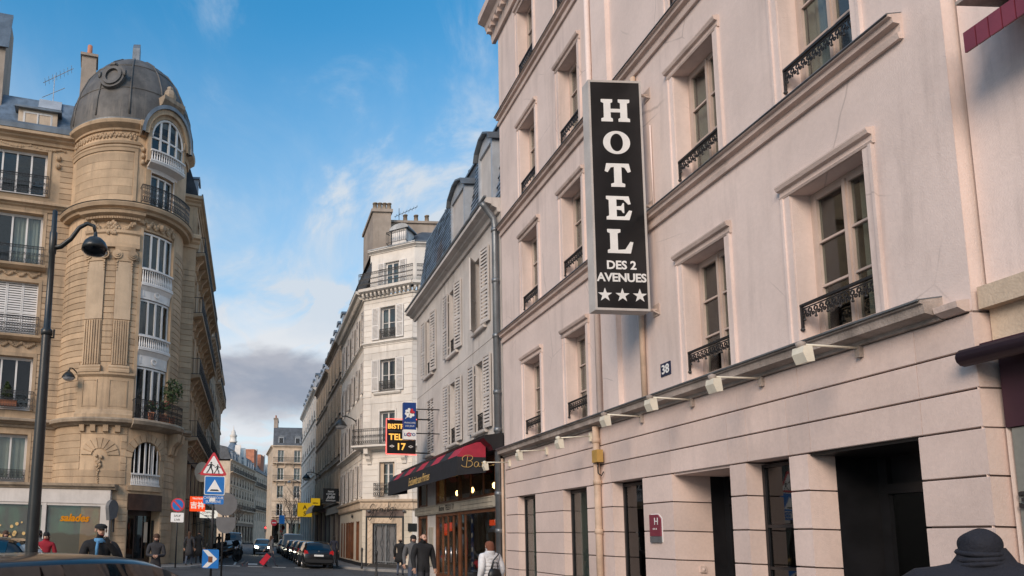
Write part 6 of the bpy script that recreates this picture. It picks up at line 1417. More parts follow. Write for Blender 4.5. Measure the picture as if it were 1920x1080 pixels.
# ------------------------------------------------------------------ street lamp with swan-neck arm
sl = thing('street_lamp', 'tall dark green street lamp post with swan neck arm and bell lantern', 'street lamp', (-3.74, 12.0, 0))
X, Y = -3.74, 12.0
MB().lathe((X, Y, 0), [(0.17, 0), (0.18, 0.15), (0.14, 0.25), (0.125, 0.9), (0.112, 1.2), (0.10, 3.0), (0.09, 4.2), (0.083, 5.1)], 14).build('pole', 'lamp_green', sl, True)
MB().lathe((X, Y, 0), [(0.083, 5.08), (0.105, 5.10), (0.105, 5.18), (0.065, 5.22), (0.055, 6.6), (0.07, 6.62), (0.07, 7.0), (0.05, 7.04), (0.045, 7.42), (0.01, 7.45)], 12).build('upper_pole', 'lamp_green', sl, True)
MB().tube([(X, Y, 6.72), (X+0.15, Y, 6.75), (X+0.32, Y, 6.90), (X+0.46, Y, 7.12), (X+0.60, Y, 7.20), (X+0.72, Y, 7.16), (X+0.76, Y, 7.02)], 0.05, 8, True, 0.6).build('arm', 'lamp_green', sl, True)
lx = X+0.76
MB().lathe((lx, Y, 6.69), [(0.028, 0.36), (0.04, 0.27), (0.065, 0.245), (0.12, 0.225), (0.19, 0.16), (0.228, 0.07), (0.236, 0.0), (0.22, 0.0)], 18).build('lantern_hood', 'lamp_green', sl, True)
MB().lathe((lx, Y, 6.69), [(0.22, 0.0), (0.19, -0.05), (0.12, -0.085), (0.03, -0.10), (0.001, -0.102)], 18).build('lantern_bowl', 'glass_car', sl, True)
MB().tube([(X, Y, 5.05), (X+0.13, Y, 5.05), (X+0.13, Y, 5.2)], 0.02, 6).build('fixing_bracket', 'lamp_green', sl)

# ------------------------------------------------------------------ traffic sign posts on the island
def post(t, x, y, h, r_=0.035): return MB().tube([(x, y, 0.12), (x, y, h)], r_, 10).build('pole', 'iron', t, True)
def plate(t, W, outline, matn, d0=-0.012, d1=0.0, name='plate'):
    q = L(); q.poly(outline, d0, d1); return put(name, q.mesh(name, matn), t, W)
def rrect(w, h, r_=0.04, cx=0, cz=0):
    p = []
    for sx, sz, a in ((1, -1, 270), (1, 1, 0), (-1, 1, 90), (-1, -1, 180)): p += circle(cx+sx*(w/2-r_), cz+sz*(h/2-r_), r_, r_, 4, a, a+90, False)
    return p
def rtri(s, r_=0.05, cx=0, cz=0):
    p = []
    for k_, a in enumerate((-30, 90, 210)): p += circle(cx+(s/1.732-2*r_)*math.cos(rad(a)), cz+(s/1.732-2*r_)*math.sin(rad(a)), r_, r_, 4, a-60, a+60, False)
    return p
SX, SY = -1.08, 19.6
t = thing('traffic_signs', 'post with red triangle children warning above blue raised crossing sign', 'traffic sign', (SX, SY, 0.12)); post(t, SX, SY, 3.9)
W = T(SX-0.03, SY-0.06, 3.56)
plate(t, W, rtri(0.80, 0.04), 'sign_red', -0.012, 0, 'triangle_plate'); plate(t, W, rtri(0.60, 0.025), 'sign_white', 0.0, 0.004, 'triangle_field')
def child_fig(cx, cz, s):
    return [[(cx-0.03*s, cz+0.52*s), (cx+0.03*s, cz+0.58*s), (cx+0.10*s, cz+0.54*s), (cx+0.10*s, cz+0.46*s), (cx+0.04*s, cz+0.42*s), (cx-0.03*s, cz+0.46*s)],
            [(cx-0.12*s, cz+0.05*s), (cx+0.10*s, cz+0.08*s), (cx+0.12*s, cz+0.40*s), (cx-0.02*s, cz+0.42*s)], [(cx+0.115*s, cz+0.40*s), (cx+0.125*s, cz+0.3*s), (cx+0.30*s, cz+0.20*s), (cx+0.32*s, cz+0.25*s)],
            [(cx-0.025*s, cz+0.41*s), (cx-0.06*s, cz+0.30*s), (cx-0.26*s, cz+0.22*s), (cx-0.27*s, cz+0.28*s)], [(cx-0.12*s, cz+0.04*s), (cx-0.02*s, cz+0.055*s), (cx-0.12*s, cz-0.14*s), (cx-0.26*s, cz-0.34*s), (cx-0.34*s, cz-0.30*s), (cx-0.20*s, cz-0.12*s)],
            [(cx+0.0*s, cz+0.06*s), (cx+0.10*s, cz+0.07*s), (cx+0.20*s, cz-0.12*s), (cx+0.22*s, cz-0.36*s), (cx+0.13*s, cz-0.36*s), (cx+0.10*s, cz-0.14*s)]]
q = L()
for c_ in child_fig(-0.08, -0.05, 0.36)+child_fig(0.11, -0.08, 0.29): q.poly(c_, 0.004, 0.007)
put('children_symbol', q.mesh('children_symbol', 'black_paint'), t, W)
W = T(SX+0.02, SY-0.06, 3.045)
plate(t, W, rrect(0.58, 0.54, 0.04), 'sign_white', -0.012, 0, 'square_plate'); plate(t, W, rrect(0.54, 0.50, 0.03), 'sign_blue', 0, 0.003, 'blue_field'); plate(t, W, [(-0.21, -0.18), (0.21, -0.18), (0, 0.17)], 'sign_white', 0.003, 0.006, 'white_triangle')
plate(t, W, [(-0.14, -0.155), (0.14, -0.155), (0.09, -0.11), (-0.09, -0.11)], 'black_paint', 0.006, 0.009, 'hump_symbol')
W = T(SX+0.0, SY-0.06, 2.64)
plate(t, W, rrect(0.58, 0.24, 0.03), 'sign_blue', -0.012, 0, 'text_plate'); put('lettering', text_mesh('CARREFOUR', 0.10, 0.002, 0), t, T(SX, SY-0.065, 2.665)); put('lettering', text_mesh('SURELEVE', 0.10, 0.002, 0), t, T(SX, SY-0.065, 2.555))
plate(t, W, [(-0.12, -0.04), (0.05, -0.05), (0.06, 0.06), (-0.10, 0.05)], 'sign_white', 0.006, 0.008, 'torn_sticker')
W = T(SX-0.02, SY-0.06, 1.0)
plate(t, W, rrect(0.46, 0.52, 0.03), 'sign_blue', -0.012, 0, 'arrow_plate')
plate(t, W, [(-0.215, -0.24), (-0.08, -0.24), (0.19, 0.0), (-0.08, 0.24), (-0.215, 0.24), (0.0, 0.0)], 'sign_white', 0.0, 0.004, 'white_chevron'); plate(t, W, [(-0.06, -0.10), (0.06, -0.10), (0.06, 0.06), (-0.06, 0.07)], 'wood_brown', 0.004, 0.007, 'brown_sticker')
for z in (3.56, 3.05, 2.64, 1.0): MB().box(SX-0.06, SX+0.06, SY-0.05, SY+0.05, z-0.03, z+0.03).build('clamp', 'sign_grey', t)
t = thing('round_sign_post', 'dark post carrying the grey back of a round sign', 'traffic sign', (-0.87, 21.6, 0.12)); post(t, -0.87, 21.6, 3.1, 0.03)
W = T(-0.80, 21.55, 2.62); plate(t, W, circle(0, 0, 0.36, 0.36, 24), 'sign_grey', -0.01, 0.0, 'round_plate'); W = T(-0.80, 21.55, 2.02); plate(t, W, circle(0.02, 0, 0.30, 0.30, 24, 180, 360, False)+[(0.32, 0.2), (-0.28, 0.2)], 'sign_grey', -0.01, 0.0, 'lower_plate')
# no-parking sign in front of the turret door
px_, py_ = -3.42, 32.3
t = thing('no_parking_sign', 'round blue and red no parking sign with white plate below on a post', 'traffic sign', (px_, py_, 0.13)); post(t, px_, py_, 3.35)
W = T(px_, py_-0.06, 3.0); plate(t, W, circle(0, 0, 0.32, 0.32, 24), 'sign_red', -0.012, 0, 'round_plate'); plate(t, W, circle(0, 0, 0.25, 0.25, 24), 'sign_blue', 0, 0.004, 'blue_field')
a = rad(-45); plate(t, W, [(0.27*math.cos(a)-0.03, 0.27*math.sin(a)-0.03), (0.27*math.cos(a)+0.03, 0.27*math.sin(a)+0.03), (-0.27*math.cos(a)+0.03, -0.27*math.sin(a)+0.03), (-0.27*math.cos(a)-0.03, -0.27*math.sin(a)-0.03)], 'sign_red', 0.004, 0.007, 'red_bar')
W = T(px_, py_-0.06, 2.42); plate(t, W, rrect(0.60, 0.44, 0.04), 'sign_white', -0.012, 0, 'white_plate'); put('lettering', text_mesh('SAUF', 0.14, 0.002, 0, 0, 'iron'), t, T(px_, py_-0.064, 2.45)); put('lettering', text_mesh('LIVR', 0.14, 0.002, 0, 0, 'iron'), t, T(px_, py_-0.064, 2.27))

# ------------------------------------------------------------------ hanging shop signs, left row
def hang_sign(name, label, x, y, z, w, h, matn, texts=(), wall=None, th=0.12, tmat='sign_white'):
    t = thing(name, label, 'sign', (x, y, z)); f_ = flat(x, y, 0)
    MB(f_).box(-w/2, w/2, -th, 0, -h/2+z, h/2+z).build('sign_box', matn, t)
    for tx, sz, dz_, sh in texts: put('lettering', text_mesh(tx, sz, 0.004, sz*0.02, sh, tmat), t, fm(f_, 0, 0.006, z+dz_))
    if wall is not None:
        for dz_ in (-h*0.3, h*0.3): MB().tube([(x+(w/2 if wall > x else -w/2), y+th/2, z+dz_), (wall, y+th/2, z+dz_)], 0.025, 6).build('bracket', 'iron', t)
    return t
hang_sign('chinese_shop_sign', 'glowing orange red sign with yellow Chinese characters', -3.0, 38.5, 3.35, 0.85, 0.82, 'lit_orange', (('吉祥', 0.40, -0.22, 0), ('TRAITEUR', 0.13, 0.25, 0)), -3.75, 0.14, 'lit_white')
hang_sign('restaurant_plate', 'small white lit hanging plate past the orange Chinese sign', -2.75, 45.0, 3.0, 1.15, 0.5, 'lit_white', (('COIFFURE', 0.18, 0.04, 0), ('MIXTE', 0.18, -0.18, 0)), -3.75, 0.12, 'iron')
t = thing('oval_shop_sign', 'oval beige hanging sign with red swoosh above the orange sign', 'sign', (-2.4, 34.5, 4.7)); f_ = flat(-2.75, 37.6, 0)
MB(f_).poly(circle(0, 5.05, 0.40, 0.55, 24), -0.1, 0).build('oval_board', 'stone_pale', t); MB(f_).poly([(-0.28, 4.9), (0.0, 5.0), (0.30, 5.25), (0.05, 5.12)], 0, 0.01).build('red_swoosh', 'sign_red', t); MB(f_).tube([(0.0, -0.05, 5.5), (-1.0, -0.05, 5.5)], 0.025, 6).build('bracket', 'iron', t)
for i, (y, d, lb, m_) in enumerate(((44.0, 1.3, 'white sloping shop awning past the Chinese sign', 'white_paint'), (57.5, 1.2, 'cream shop awning by the motorbikes', 'stone_pale'), (61.8, 1.1, 'grey shop awning further past the motorbikes', 'shutter_paint'))):
    t = thing('shop_awning', lb, 'awning', (-3.75, y, 3)); f_ = flat(-3.8, y, 90)
    MB(f_).prof(0, 3.4, [(0, 3.35), (d, 2.65), (d, 2.62), (0, 3.30)]).build('canvas', m_, t); MB(f_).prof(0, 3.4, [(d-0.015, 2.42), (d, 2.42), (d, 2.63), (d-0.015, 2.63)]).build('valance', m_, t)
    for u in (0.1, 3.3): MB(f_).tube([(u, 0, 2.3), (u, d, 2.63)], 0.018, 5).build('arm', 'iron', t)
# right row signs
hang_sign('hairdresser_sign', 'black square hanging sign with white script lettering on the brown house', 5.85, 51.5, 4.85, 1.15, 1.05, 'sign_black', (('haute', 0.20, 0.24, 0.2), ('COIFFURE', 0.15, 0.05, 0), ('Julie', 0.34, -0.22, 0.35), ('esthetique', 0.17, -0.42, 0)), 6.5)
hang_sign('green_lit_sign', 'small glowing yellow green hanging sign under the dark canopy', 5.7, 62.0, 4.9, 0.8, 0.62, 'glow_yellow', (('tabac', 0.24, -0.18, 0),), 6.6, 0.2, 'iron')
hang_sign('yellow_letter_sign', 'yellow hanging sign with black letters A and S', 5.6, 73.0, 4.6, 1.5, 1.45, 'glow_yellow', (('A', 0.62, 0.05, 0), ('S', 0.62, -0.60, 0)), 6.5, 0.2, 'iron')  # yellow plastic, not a lamp: its faint glow is added as emission

# ------------------------------------------------------------------ far traffic signs and signal
t = thing('no_entry_sign', 'round red no entry sign far down the street', 'traffic sign', (3.3, 100, 0)); MB().tube([(3.3, 100, 0), (3.3, 100, 4.2)], 0.05, 6).build('pole', 'iron', t)
plate(t, T(3.3, 99.9, 3.7), circle(0, 0, 0.45, 0.45, 18), 'sign_red', -0.02, 0, 'disc'); plate(t, T(3.3, 99.9, 3.7), [(-0.3, -0.07), (0.3, -0.07), (0.3, 0.07), (-0.3, 0.07)], 'sign_white', 0, 0.01, 'white_bar')
t = thing('blue_direction_sign', 'small blue sign beside the no entry disc', 'traffic sign', (4.4, 100, 0)); MB().tube([(4.4, 100, 0), (4.4, 100, 4.8)], 0.05, 6).build('pole', 'iron', t); plate(t, T(4.4, 99.9, 4.2), rrect(0.8, 1.2, 0.05), 'sign_blue', -0.02, 0, 'panel')
t = thing('traffic_signal', 'traffic light showing red at the far junction', 'traffic light', (2.3, 110, 0)); MB().tube([(2.3, 110, 0), (2.3, 110, 3.0)], 0.05, 6).build('pole', 'iron', t); MB().box(2.15, 2.45, 109.9, 110.1, 2.4, 3.3).build('housing', 'black_paint', t)
for i, m_ in enumerate(('red_signal', 'sign_grey', 'sign_grey')): MB(flat(2.3, 109.88, 0)).poly(circle(0, 3.1-i*0.28, 0.11, 0.11, 12), 0, 0.02).build('lens', m_, t)
# bollards by the corner house
for i, (x, y) in enumerate(((5.3, 29.4), (6.0, 37.6), (4.95, 39.8), (-2.3, 37.2))):
    t = thing('bollard', ['slim dark bollard beside the standing men at the bar corner', 'slim dark bollard in front of the iron grille door', 'slim dark bollard at the corner house kerb by the black car', 'slim dark bollard on the left pavement by the walkers'][i], 'bollard', (x, y, 0.13), 'slim kerb bollards')
    MB().lathe((x, y, 0.12), [(0.06, 0), (0.06, 0.2), (0.045, 0.24), (0.042, 0.9), (0.055, 0.92), (0.055, 0.97), (0.06, 1.03), (0.04, 1.1), (0.001, 1.13)], 12).build('shaft', 'iron', t, True)

# ------------------------------------------------------------------ bare street trees
def tree(label, x, y, h, seed, sp=0.55):
    rnd = random.Random(seed); t = thing('bare_tree', label, 'tree', (x, y, 0), 'leafless street trees'); tr, cr = MB(), MB()
    tr.tube([(x, y, 0), (x+0.05, y, h*0.2), (x, y+0.05, h*0.38)], 0.16, 8, True, 0.7)
    def grow(p, d, ln, r_, n_):
        q = p+d*ln; mid = p+d*ln*0.5+Vector((rnd.uniform(-1, 1), rnd.uniform(-1, 1), rnd.uniform(-1, 1)))*ln*0.07
        cr.tube([tuple(p), tuple(mid), tuple(q)], r_, 5 if n_ > 2 else 3, False, 0.65)
        if n_ <= 0: return
        for k_ in range(3 if n_ > 1 else 2):
            a = Vector((rnd.uniform(-1, 1), rnd.uniform(-1, 1), rnd.uniform(-0.2, 0.9))).normalized(); grow(q if k_ else mid, (d*0.75+a*sp).normalized(), ln*rnd.uniform(0.6, 0.85), r_*0.62, n_-1)
    for k_ in range(5):
        a = k_*1.3+rnd.random(); grow(Vector((x, y+0.05, h*0.34+k_*0.06*h*0.2)), Vector((math.cos(a)*0.6, math.sin(a)*0.6, 1)).normalized(), h*0.2, 0.07, 4)
    tr.build('trunk', 'bark', t, True); cr.build('crown', 'bark', t)
tree('bare winter tree in front of the cream end house', 8.3, 112, 12, 3); tree('smaller bare tree at the foot of the pale far house', 6.2, 108, 9, 5)
tree('bare tree by the domed house kerb', -3.0, 118, 8, 9)
t = thing('tall_lamp_mast', 'slim tall street lamp mast in front of the end house', 'street lamp', (7.1, 105, 0)); MB().tube([(7.1, 105, 0), (7.1, 105, 10.2)], 0.09, 8, True, 0.5).build('pole', 'iron', t); MB().tube([(7.1, 105, 10.1), (6.2, 105, 10.4), (5.6, 105, 10.2)], 0.05, 6).build('arm', 'iron', t); MB().lathe((5.6, 105, 9.95), [(0.05, 0.3), (0.3, 0.05), (0.3, 0), (0.01, -0.1)], 10).build('lantern', 'zinc', t)
# ------------------------------------------------------------------ vehicles: lofted bodies
HATCH = [(-2.00, 0.42, 0.60, 0.62, 0.70, 0.74, 0.60), (-1.96, 0.30, 0.72, 0.80, 0.80, 0.82, 0.68), (-1.86, 0.26, 0.92, 1.00, 0.84, 0.86, 0.66), (-1.62, 0.24, 0.95, 1.34, 0.86, 0.87, 0.60), (-1.40, 0.24, 0.94, 1.44, 0.865, 0.87, 0.60), (-0.9, 0.24, 0.92, 1.475, 0.87, 0.87, 0.62), (-0.2, 0.24, 0.91, 1.485, 0.87, 0.87, 0.63), (0.35, 0.24, 0.91, 1.455, 0.87, 0.87, 0.62), (0.75, 0.24, 0.91, 1.33, 0.87, 0.865, 0.60), (1.18, 0.24, 0.92, 1.02, 0.87, 0.85, 0.64), (1.55, 0.26, 0.84, 0.92, 0.85, 0.82, 0.62), (1.85, 0.30, 0.70, 0.80, 0.80, 0.78, 0.56), (1.98, 0.36, 0.58, 0.64, 0.68, 0.68, 0.50), (2.03, 0.44, 0.54, 0.56, 0.5, 0.5, 0.4)]
VAN = [(-2.3, 0.4, 1.0, 1.85, 0.80, 0.82, 0.74), (-2.25, 0.3, 1.05, 1.95, 0.88, 0.90, 0.80), (-1.5, 0.28, 1.05, 2.0, 0.9, 0.92, 0.82), (0.2, 0.28, 1.05, 2.0, 0.9, 0.92, 0.82), (0.8, 0.28, 1.05, 1.92, 0.9, 0.91, 0.78), (1.45, 0.28, 1.05, 1.2, 0.9, 0.88, 0.70), (1.9, 0.32, 0.9, 1.02, 0.86, 0.84, 0.62), (2.2, 0.4, 0.7, 0.8, 0.76, 0.74, 0.5), (2.28, 0.5, 0.6, 0.62, 0.6, 0.6, 0.4)]
RS = 3
def resample(P):
    Q = [P[0]]+list(P)+[P[-1]]; out = []
    for i in range(1, len(Q)-2):
        for k in range(RS):
            t = k/RS; out.append(tuple(0.5*(2*b+(-a+c)*t+(2*a-5*b+4*c-d)*t*t+(-a+3*b-3*c+d)*t**3) for a, b, c, d in zip(Q[i-1], Q[i], Q[i+1], Q[i+2])))
    return out+[P[-1]]
def ring_(st):
    y, zb, zl, zt, wb, wl, wt = st
    half = [(wb*0.82, zb), (wb*0.97, zb+0.06), (wb+0.01, zb+(zl-zb)*0.5), (wl, zl-0.03), (wl-0.02, zl), (wl-0.035+(wt-wl+0.035)*0.55, zl+(zt-zl)*0.58), (wt+0.02, zt-(zt-zl)*0.10), (wt-0.10, zt-0.008), (wt*0.4, zt+0.012)]
    return [(x, y, z) for x, z in half]+[(-x, y, z) for x, z in reversed(half)]
def car_kit(key, prof_, paint, glassr, rear_i, front_i):
    """meshes of one model: glassr = station range of the side windows; rear_i/front_i = stations of the rear window and windscreen"""
    prof_ = resample(prof_); a_, z_ = glassr; glassr = (a_*RS, z_*RS); rear_i = rear_i and tuple(RS*t for t in rear_i); front_i = front_i and tuple(RS*t for t in front_i)
    R_ = [ring_(s) for s in prof_]; n_ = len(R_[0]); b = MB()
    for r_ in R_: b.v += r_
    g = {'side_window': [], 'rear_window': [], 'windscreen': []}
    for i in range(len(R_)-1):
        for j in range(n_):
            k_ = (j+1) % n_; b.f.append((i*n_+j, (i+1)*n_+j, (i+1)*n_+k_, i*n_+k_)); b.m.append(0)
    b.f.append(tuple(range(n_))); b.f.append(tuple((len(R_)-1)*n_+j for j in reversed(range(n_)))); b.m += [0, 0]
    K = {'body': b.mesh('body', paint, True), 'glass': []}
    def patch(name, cells, off=0.012):
        m = MB()
        for i0, i1, j in cells:
            pts = [R_[i0][j], R_[i1][j], R_[i1][(j+1) % n_], R_[i0][(j+1) % n_]]; c = Vector((0, sum(p[1] for p in pts)/4, 0.8)); nn = (Vector(pts[1])-Vector(pts[0])).cross(Vector(pts[3])-Vector(pts[0]))
            nn.normalize(); mid = sum((Vector(p) for p in pts), Vector())/4
            if nn.dot(mid-c) < 0: nn = -nn
            P = [Vector(p)+nn*off for p in pts]; m.face([tuple(p) for p in P])
        return (name, m.mesh(name, 'glass_car', True))
    a, z = glassr
    K['glass'].append(patch('side_window', [(i, i+1, j) for i in range(a, z) for j in (4, 5)])); K['glass'].append(patch('side_window', [(i, i+1, j) for i in range(a, z) for j in (11, 12)]))
    for nm, st in (('rear_window', rear_i), ('windscreen', front_i)):
        if st: K['glass'].append(patch(nm, [(i, i+1, j) for i in range(*st) for j in (6, 7, 8, 9, 10)], 0.014))
    KIT[key] = K; return K
tw = MB(lambda u, d, z: (d, u, z))
def wheel_meshes():
    m = MB(lambda u, d, z: (z, u, d)); m.lathe((0, 0, 0), [(0.20, -0.10), (0.29, -0.10), (0.31, -0.06), (0.31, 0.06), (0.29, 0.10), (0.20, 0.10)], 22); ty = m.mesh('tyre', 'tyre', True)
    m = MB(lambda u, d, z: (z, u, d)); m.lathe((0, 0, 0), [(0.001, 0.085), (0.06, 0.09), (0.07, 0.05), (0.19, 0.06), (0.205, 0.10)], 16)
    m.lathe((0, 0, 0), [(0.001, -0.085), (0.06, -0.09), (0.07, -0.05), (0.19, -0.06), (0.205, -0.10)], 16); rm = m.mesh('rim', 'rim', False); return ty, rm
TY, RM = wheel_meshes()
def car(label, x, y, rz, model='hatch', paint='car_black', lights=False, group=None, s=1.0, cat='car', plate_='sign_white'):
    t = thing('parked_car' if not lights else 'oncoming_car', label, cat, (x, y, 0), group); W = T(x, y, 0, rz, s)
    pr = HATCH if model == 'hatch' else VAN; key = (model, paint)
    K = KIT.get(key) or car_kit(key, pr, paint, (4, 8) if model == 'hatch' else (3, 5), (2, 4) if model == 'hatch' else None, (8, 9) if model == 'hatch' else (4, 5))
    body = put('body', K['body'], t, W)
    for nm, me in K['glass']: put(nm, me, t, W)
    ly, hw = (2.0, 0.86) if model == 'hatch' else (2.2, 0.9); wy = (-1.25, 1.28) if model == 'hatch' else (-1.4, 1.4)
    for yy in wy:
        for sx in (-1, 1):
            o = put('wheel', TY, t, W @ Matrix.Translation((sx*(hw-0.10), yy, 0.31))); put('rim', RM, o, W @ Matrix.Translation((sx*(hw-0.10), yy, 0.31)))
            k2 = ('arch', model)
            if k2 not in KIT: m = MB(lambda u, d, z: (z, u, d)); m.lathe((0, 0, 0), [(0.30, -0.03), (0.36, -0.03), (0.36, 0.03), (0.30, 0.03)], 20, 0, 180); KIT[k2] = m.mesh('wheel_arch', 'car_trim')
            put('wheel_arch', KIT[k2], t, W @ Matrix.Translation((sx*(hw+0.0), yy, 0.31)))
    def bit(nm, m_, pts, d0=0.0, d1=0.02, front=False):
        k3 = (nm, model, tuple(pts), m_, d0, d1, front)
        if k3 not in KIT:
            q = MB(lambda u, d, z: (u, (d if front else -d), z)); q.poly(pts, d0, d1); KIT[k3] = q.mesh(nm, m_)
        return put(nm, KIT[k3], t, W)
    rb = 1.97 if model == 'hatch' else 2.28
    for sx in (-1, 1):
        bit('tail_light', 'tail_red', [(sx*0.56, 0.78), (sx*0.80, 0.72), (sx*0.82, 0.95), (sx*0.76, 1.02), (sx*0.62, 0.96)] if model == 'hatch' else [(sx*0.72, 0.9), (sx*0.88, 0.9), (sx*0.88, 1.3), (sx*0.76, 1.3)], rb-0.22, rb-0.02)
        bit('headlight', 'headlight_glow' if lights else 'chrome', [(sx*0.42, 0.66), (sx*0.70, 0.68), (sx*0.74, 0.80), (sx*0.52, 0.78)], ly-0.20, ly-0.04 if not lights else ly+0.01, True)
        m = KIT.get('mirror')
        if not m: q = MB(); q.ball((0, 0, 0), 0.09, 6, 1.0, 0.6, 0.75); m = KIT['mirror'] = q.mesh('mirror', 'car_trim')
        put('mirror', m, t, W @ Matrix.Translation((sx*(hw+0.09), 0.85, 0.98)))
    bit('rear_number_plate', plate_, [(-0.26, 0.66), (0.26, 0.66), (0.26, 0.77), (-0.26, 0.77)], rb-0.04, rb+0.022); bit('front_number_plate', 'sign_white', [(-0.26, 0.42), (0.26, 0.42), (0.26, 0.53), (-0.26, 0.53)], ly+0.0, ly+0.05, True)
    bit('rear_bumper', 'car_trim', [(-0.74, 0.34), (0.74, 0.34), (0.78, 0.52), (-0.78, 0.52)], rb-0.1, rb+0.045); bit('badge', 'chrome', [(-0.04, 0.90), (0.04, 0.90), (0.04, 0.98), (-0.04, 0.98)], rb-0.12, rb-0.06)
    return t
G = 'cars parked along the right kerb'
car('black hatchback with number plate parked at the corner beside the crossing', 3.72, 40.4, rad(1.5), 'hatch', 'car_black', group=G)
for i, (y, p, lb) in enumerate(((46.2, 'car_black', 'black car parked second from the crossing'), (51.5, 'car_grey', 'grey car parked third from the crossing'), (56.8, 'car_black', 'black car parked fourth from the crossing'), (62.1, 'car_white', 'white car parked fifth from the crossing'), (67.5, 'car_red', 'red car parked sixth from the crossing'), (73, 'car_grey', 'grey car parked seventh from the crossing'))):
    car(lb, 3.72+random.uniform(-.1, .1), y, rad(random.uniform(-1, 2)), 'hatch' if i != 3 else 'van', p, group=G)
car('black car filling the near corner of the junction with a shiny roof', -1.60, 6.55, rad(-38), 'hatch', 'car_black', s=0.965)
car('second dark car beside the shiny roofed black car', -4.7, 5.9, rad(4), 'hatch', 'car_grey')
car('dark car waiting in front of the salad shop', -6.2, 14.5, rad(90), 'hatch', 'car_black')
car('pale oncoming car with both headlights glaring', 1.15, 66.0, rad(180), 'hatch', 'car_grey', True)
car('white van behind the row of motorbikes', -1.75, 72.0, rad(180), 'van', 'car_white')
# ------------------------------------------------------------------ motorbikes
def moto(label, x, y, rz):
    t = thing('motorbike', label, 'motorbike', (x, y, 0), 'motorbikes parked along the left kerb'); W = T(x, y, 0, rz)
    if 'moto' not in KIT:
        K = {}
        m = MB(lambda u, d, z: (z, u, d)); m.lathe((0, 0, 0), [(0.20, -0.045), (0.27, -0.05), (0.30, 0), (0.27, 0.05), (0.20, 0.045)], 16); K['wheel'] = m.mesh('wheel', 'tyre', True)
        q = MB(); q.tube([(0, -0.55, 0.62), (0, -0.2, 0.66), (0, 0.2, 0.78), (0, 0.42, 0.72)], 0.16, 8, True, [0.10, 0.17, 0.19, 0.12]); q.box(-0.12, 0.12, -0.25, 0.25, 0.25, 0.58); K['body'] = q.mesh('body', 'car_black', True)
        q = MB(); q.tube([(0, -0.72, 0.80), (0, -0.4, 0.78), (0, 0.02, 0.80)], 0.13, 8, True, [0.09, 0.14, 0.12]); K['seat'] = q.mesh('seat', 'tyre', True)
        q = MB(); q.tube([(0, 0.70, 0.30), (0, 0.48, 0.95)], 0.04, 6); q.tube([(-0.36, 0.32, 1.04), (-0.2, 0.44, 1.0), (0.2, 0.44, 1.0), (0.36, 0.32, 1.04)], 0.022, 6); K['handlebar'] = q.mesh('handlebar', 'iron', True)
        q = MB(); q.ball((0, 0.60, 0.88), 0.11, 8); K['headlight'] = q.mesh('headlight', 'chrome', True)
        q = MB(); q.face([(-0.2, 0.58, 0.98), (0.2, 0.58, 0.98), (0.16, 0.42, 1.32), (-0.16, 0.42, 1.32)]); q.face([(-0.2, 0.57, 0.98), (-0.16, 0.41, 1.32), (0.16, 0.41, 1.32), (0.2, 0.57, 0.98)]); K['screen'] = q.mesh('screen', 'glass_car')
        q = MB(); q.box(-0.17, 0.17, -0.98, -0.66, 0.86, 1.14); K['top_case'] = q.mesh('top_case', 'car_trim')
        KIT['moto'] = K
    K = KIT['moto']
    for nm in ('body', 'seat', 'handlebar', 'headlight', 'screen', 'top_case'): put(nm, K[nm], t, W)
    for yy in (-0.66, 0.70): put('wheel', K['wheel'], t, W @ Matrix.Translation((0, yy, 0.30)))
ml = ['motorbike closest to the blue arrow sign', 'second motorbike from the blue arrow sign', 'third motorbike from the blue arrow sign', 'fourth motorbike from the blue arrow sign', 'fifth motorbike from the blue arrow sign', 'sixth motorbike from the blue arrow sign', 'seventh motorbike, last before the white van']
for i, lb in enumerate(ml): moto(lb, -1.45+0.05*math.sin(i*2), 44.5+i*2.4, rad(-58+random.uniform(-8, 8)))
# ------------------------------------------------------------------ people: one continuous skinned body each
for nm, c in (('skin', (0.48, 0.28, 0.20)), ('cloth_black', (0.012, 0.012, 0.014)), ('cloth_dark', (0.03, 0.03, 0.035)), ('cloth_navy', (0.022, 0.026, 0.045)), ('cloth_night', (0.011, 0.012, 0.020)), ('cloth_grey', (0.10, 0.10, 0.105)), ('cloth_red', (0.32, 0.015, 0.03)), ('cloth_white', (0.66, 0.65, 0.66)), ('jeans', (0.06, 0.075, 0.11)), ('hair_brown', (0.07, 0.035, 0.02)), ('hair_auburn', (0.16, 0.055, 0.03)), ('hair_black', (0.012, 0.01, 0.01)), ('scarf_blue', (0.10, 0.28, 0.50)), ('leather', (0.012, 0.012, 0.013)), ('luggage_red', (0.55, 0.02, 0.04)), ('shoe', (0.015, 0.013, 0.012))):
    mat(nm, c, 0.85 if nm not in ('leather', 'skin') else 0.45, 0.1, 6.0, fine=0.08, bump=0.0 if nm in ('skin', 'leather') else 0.7, bscale=22.0)
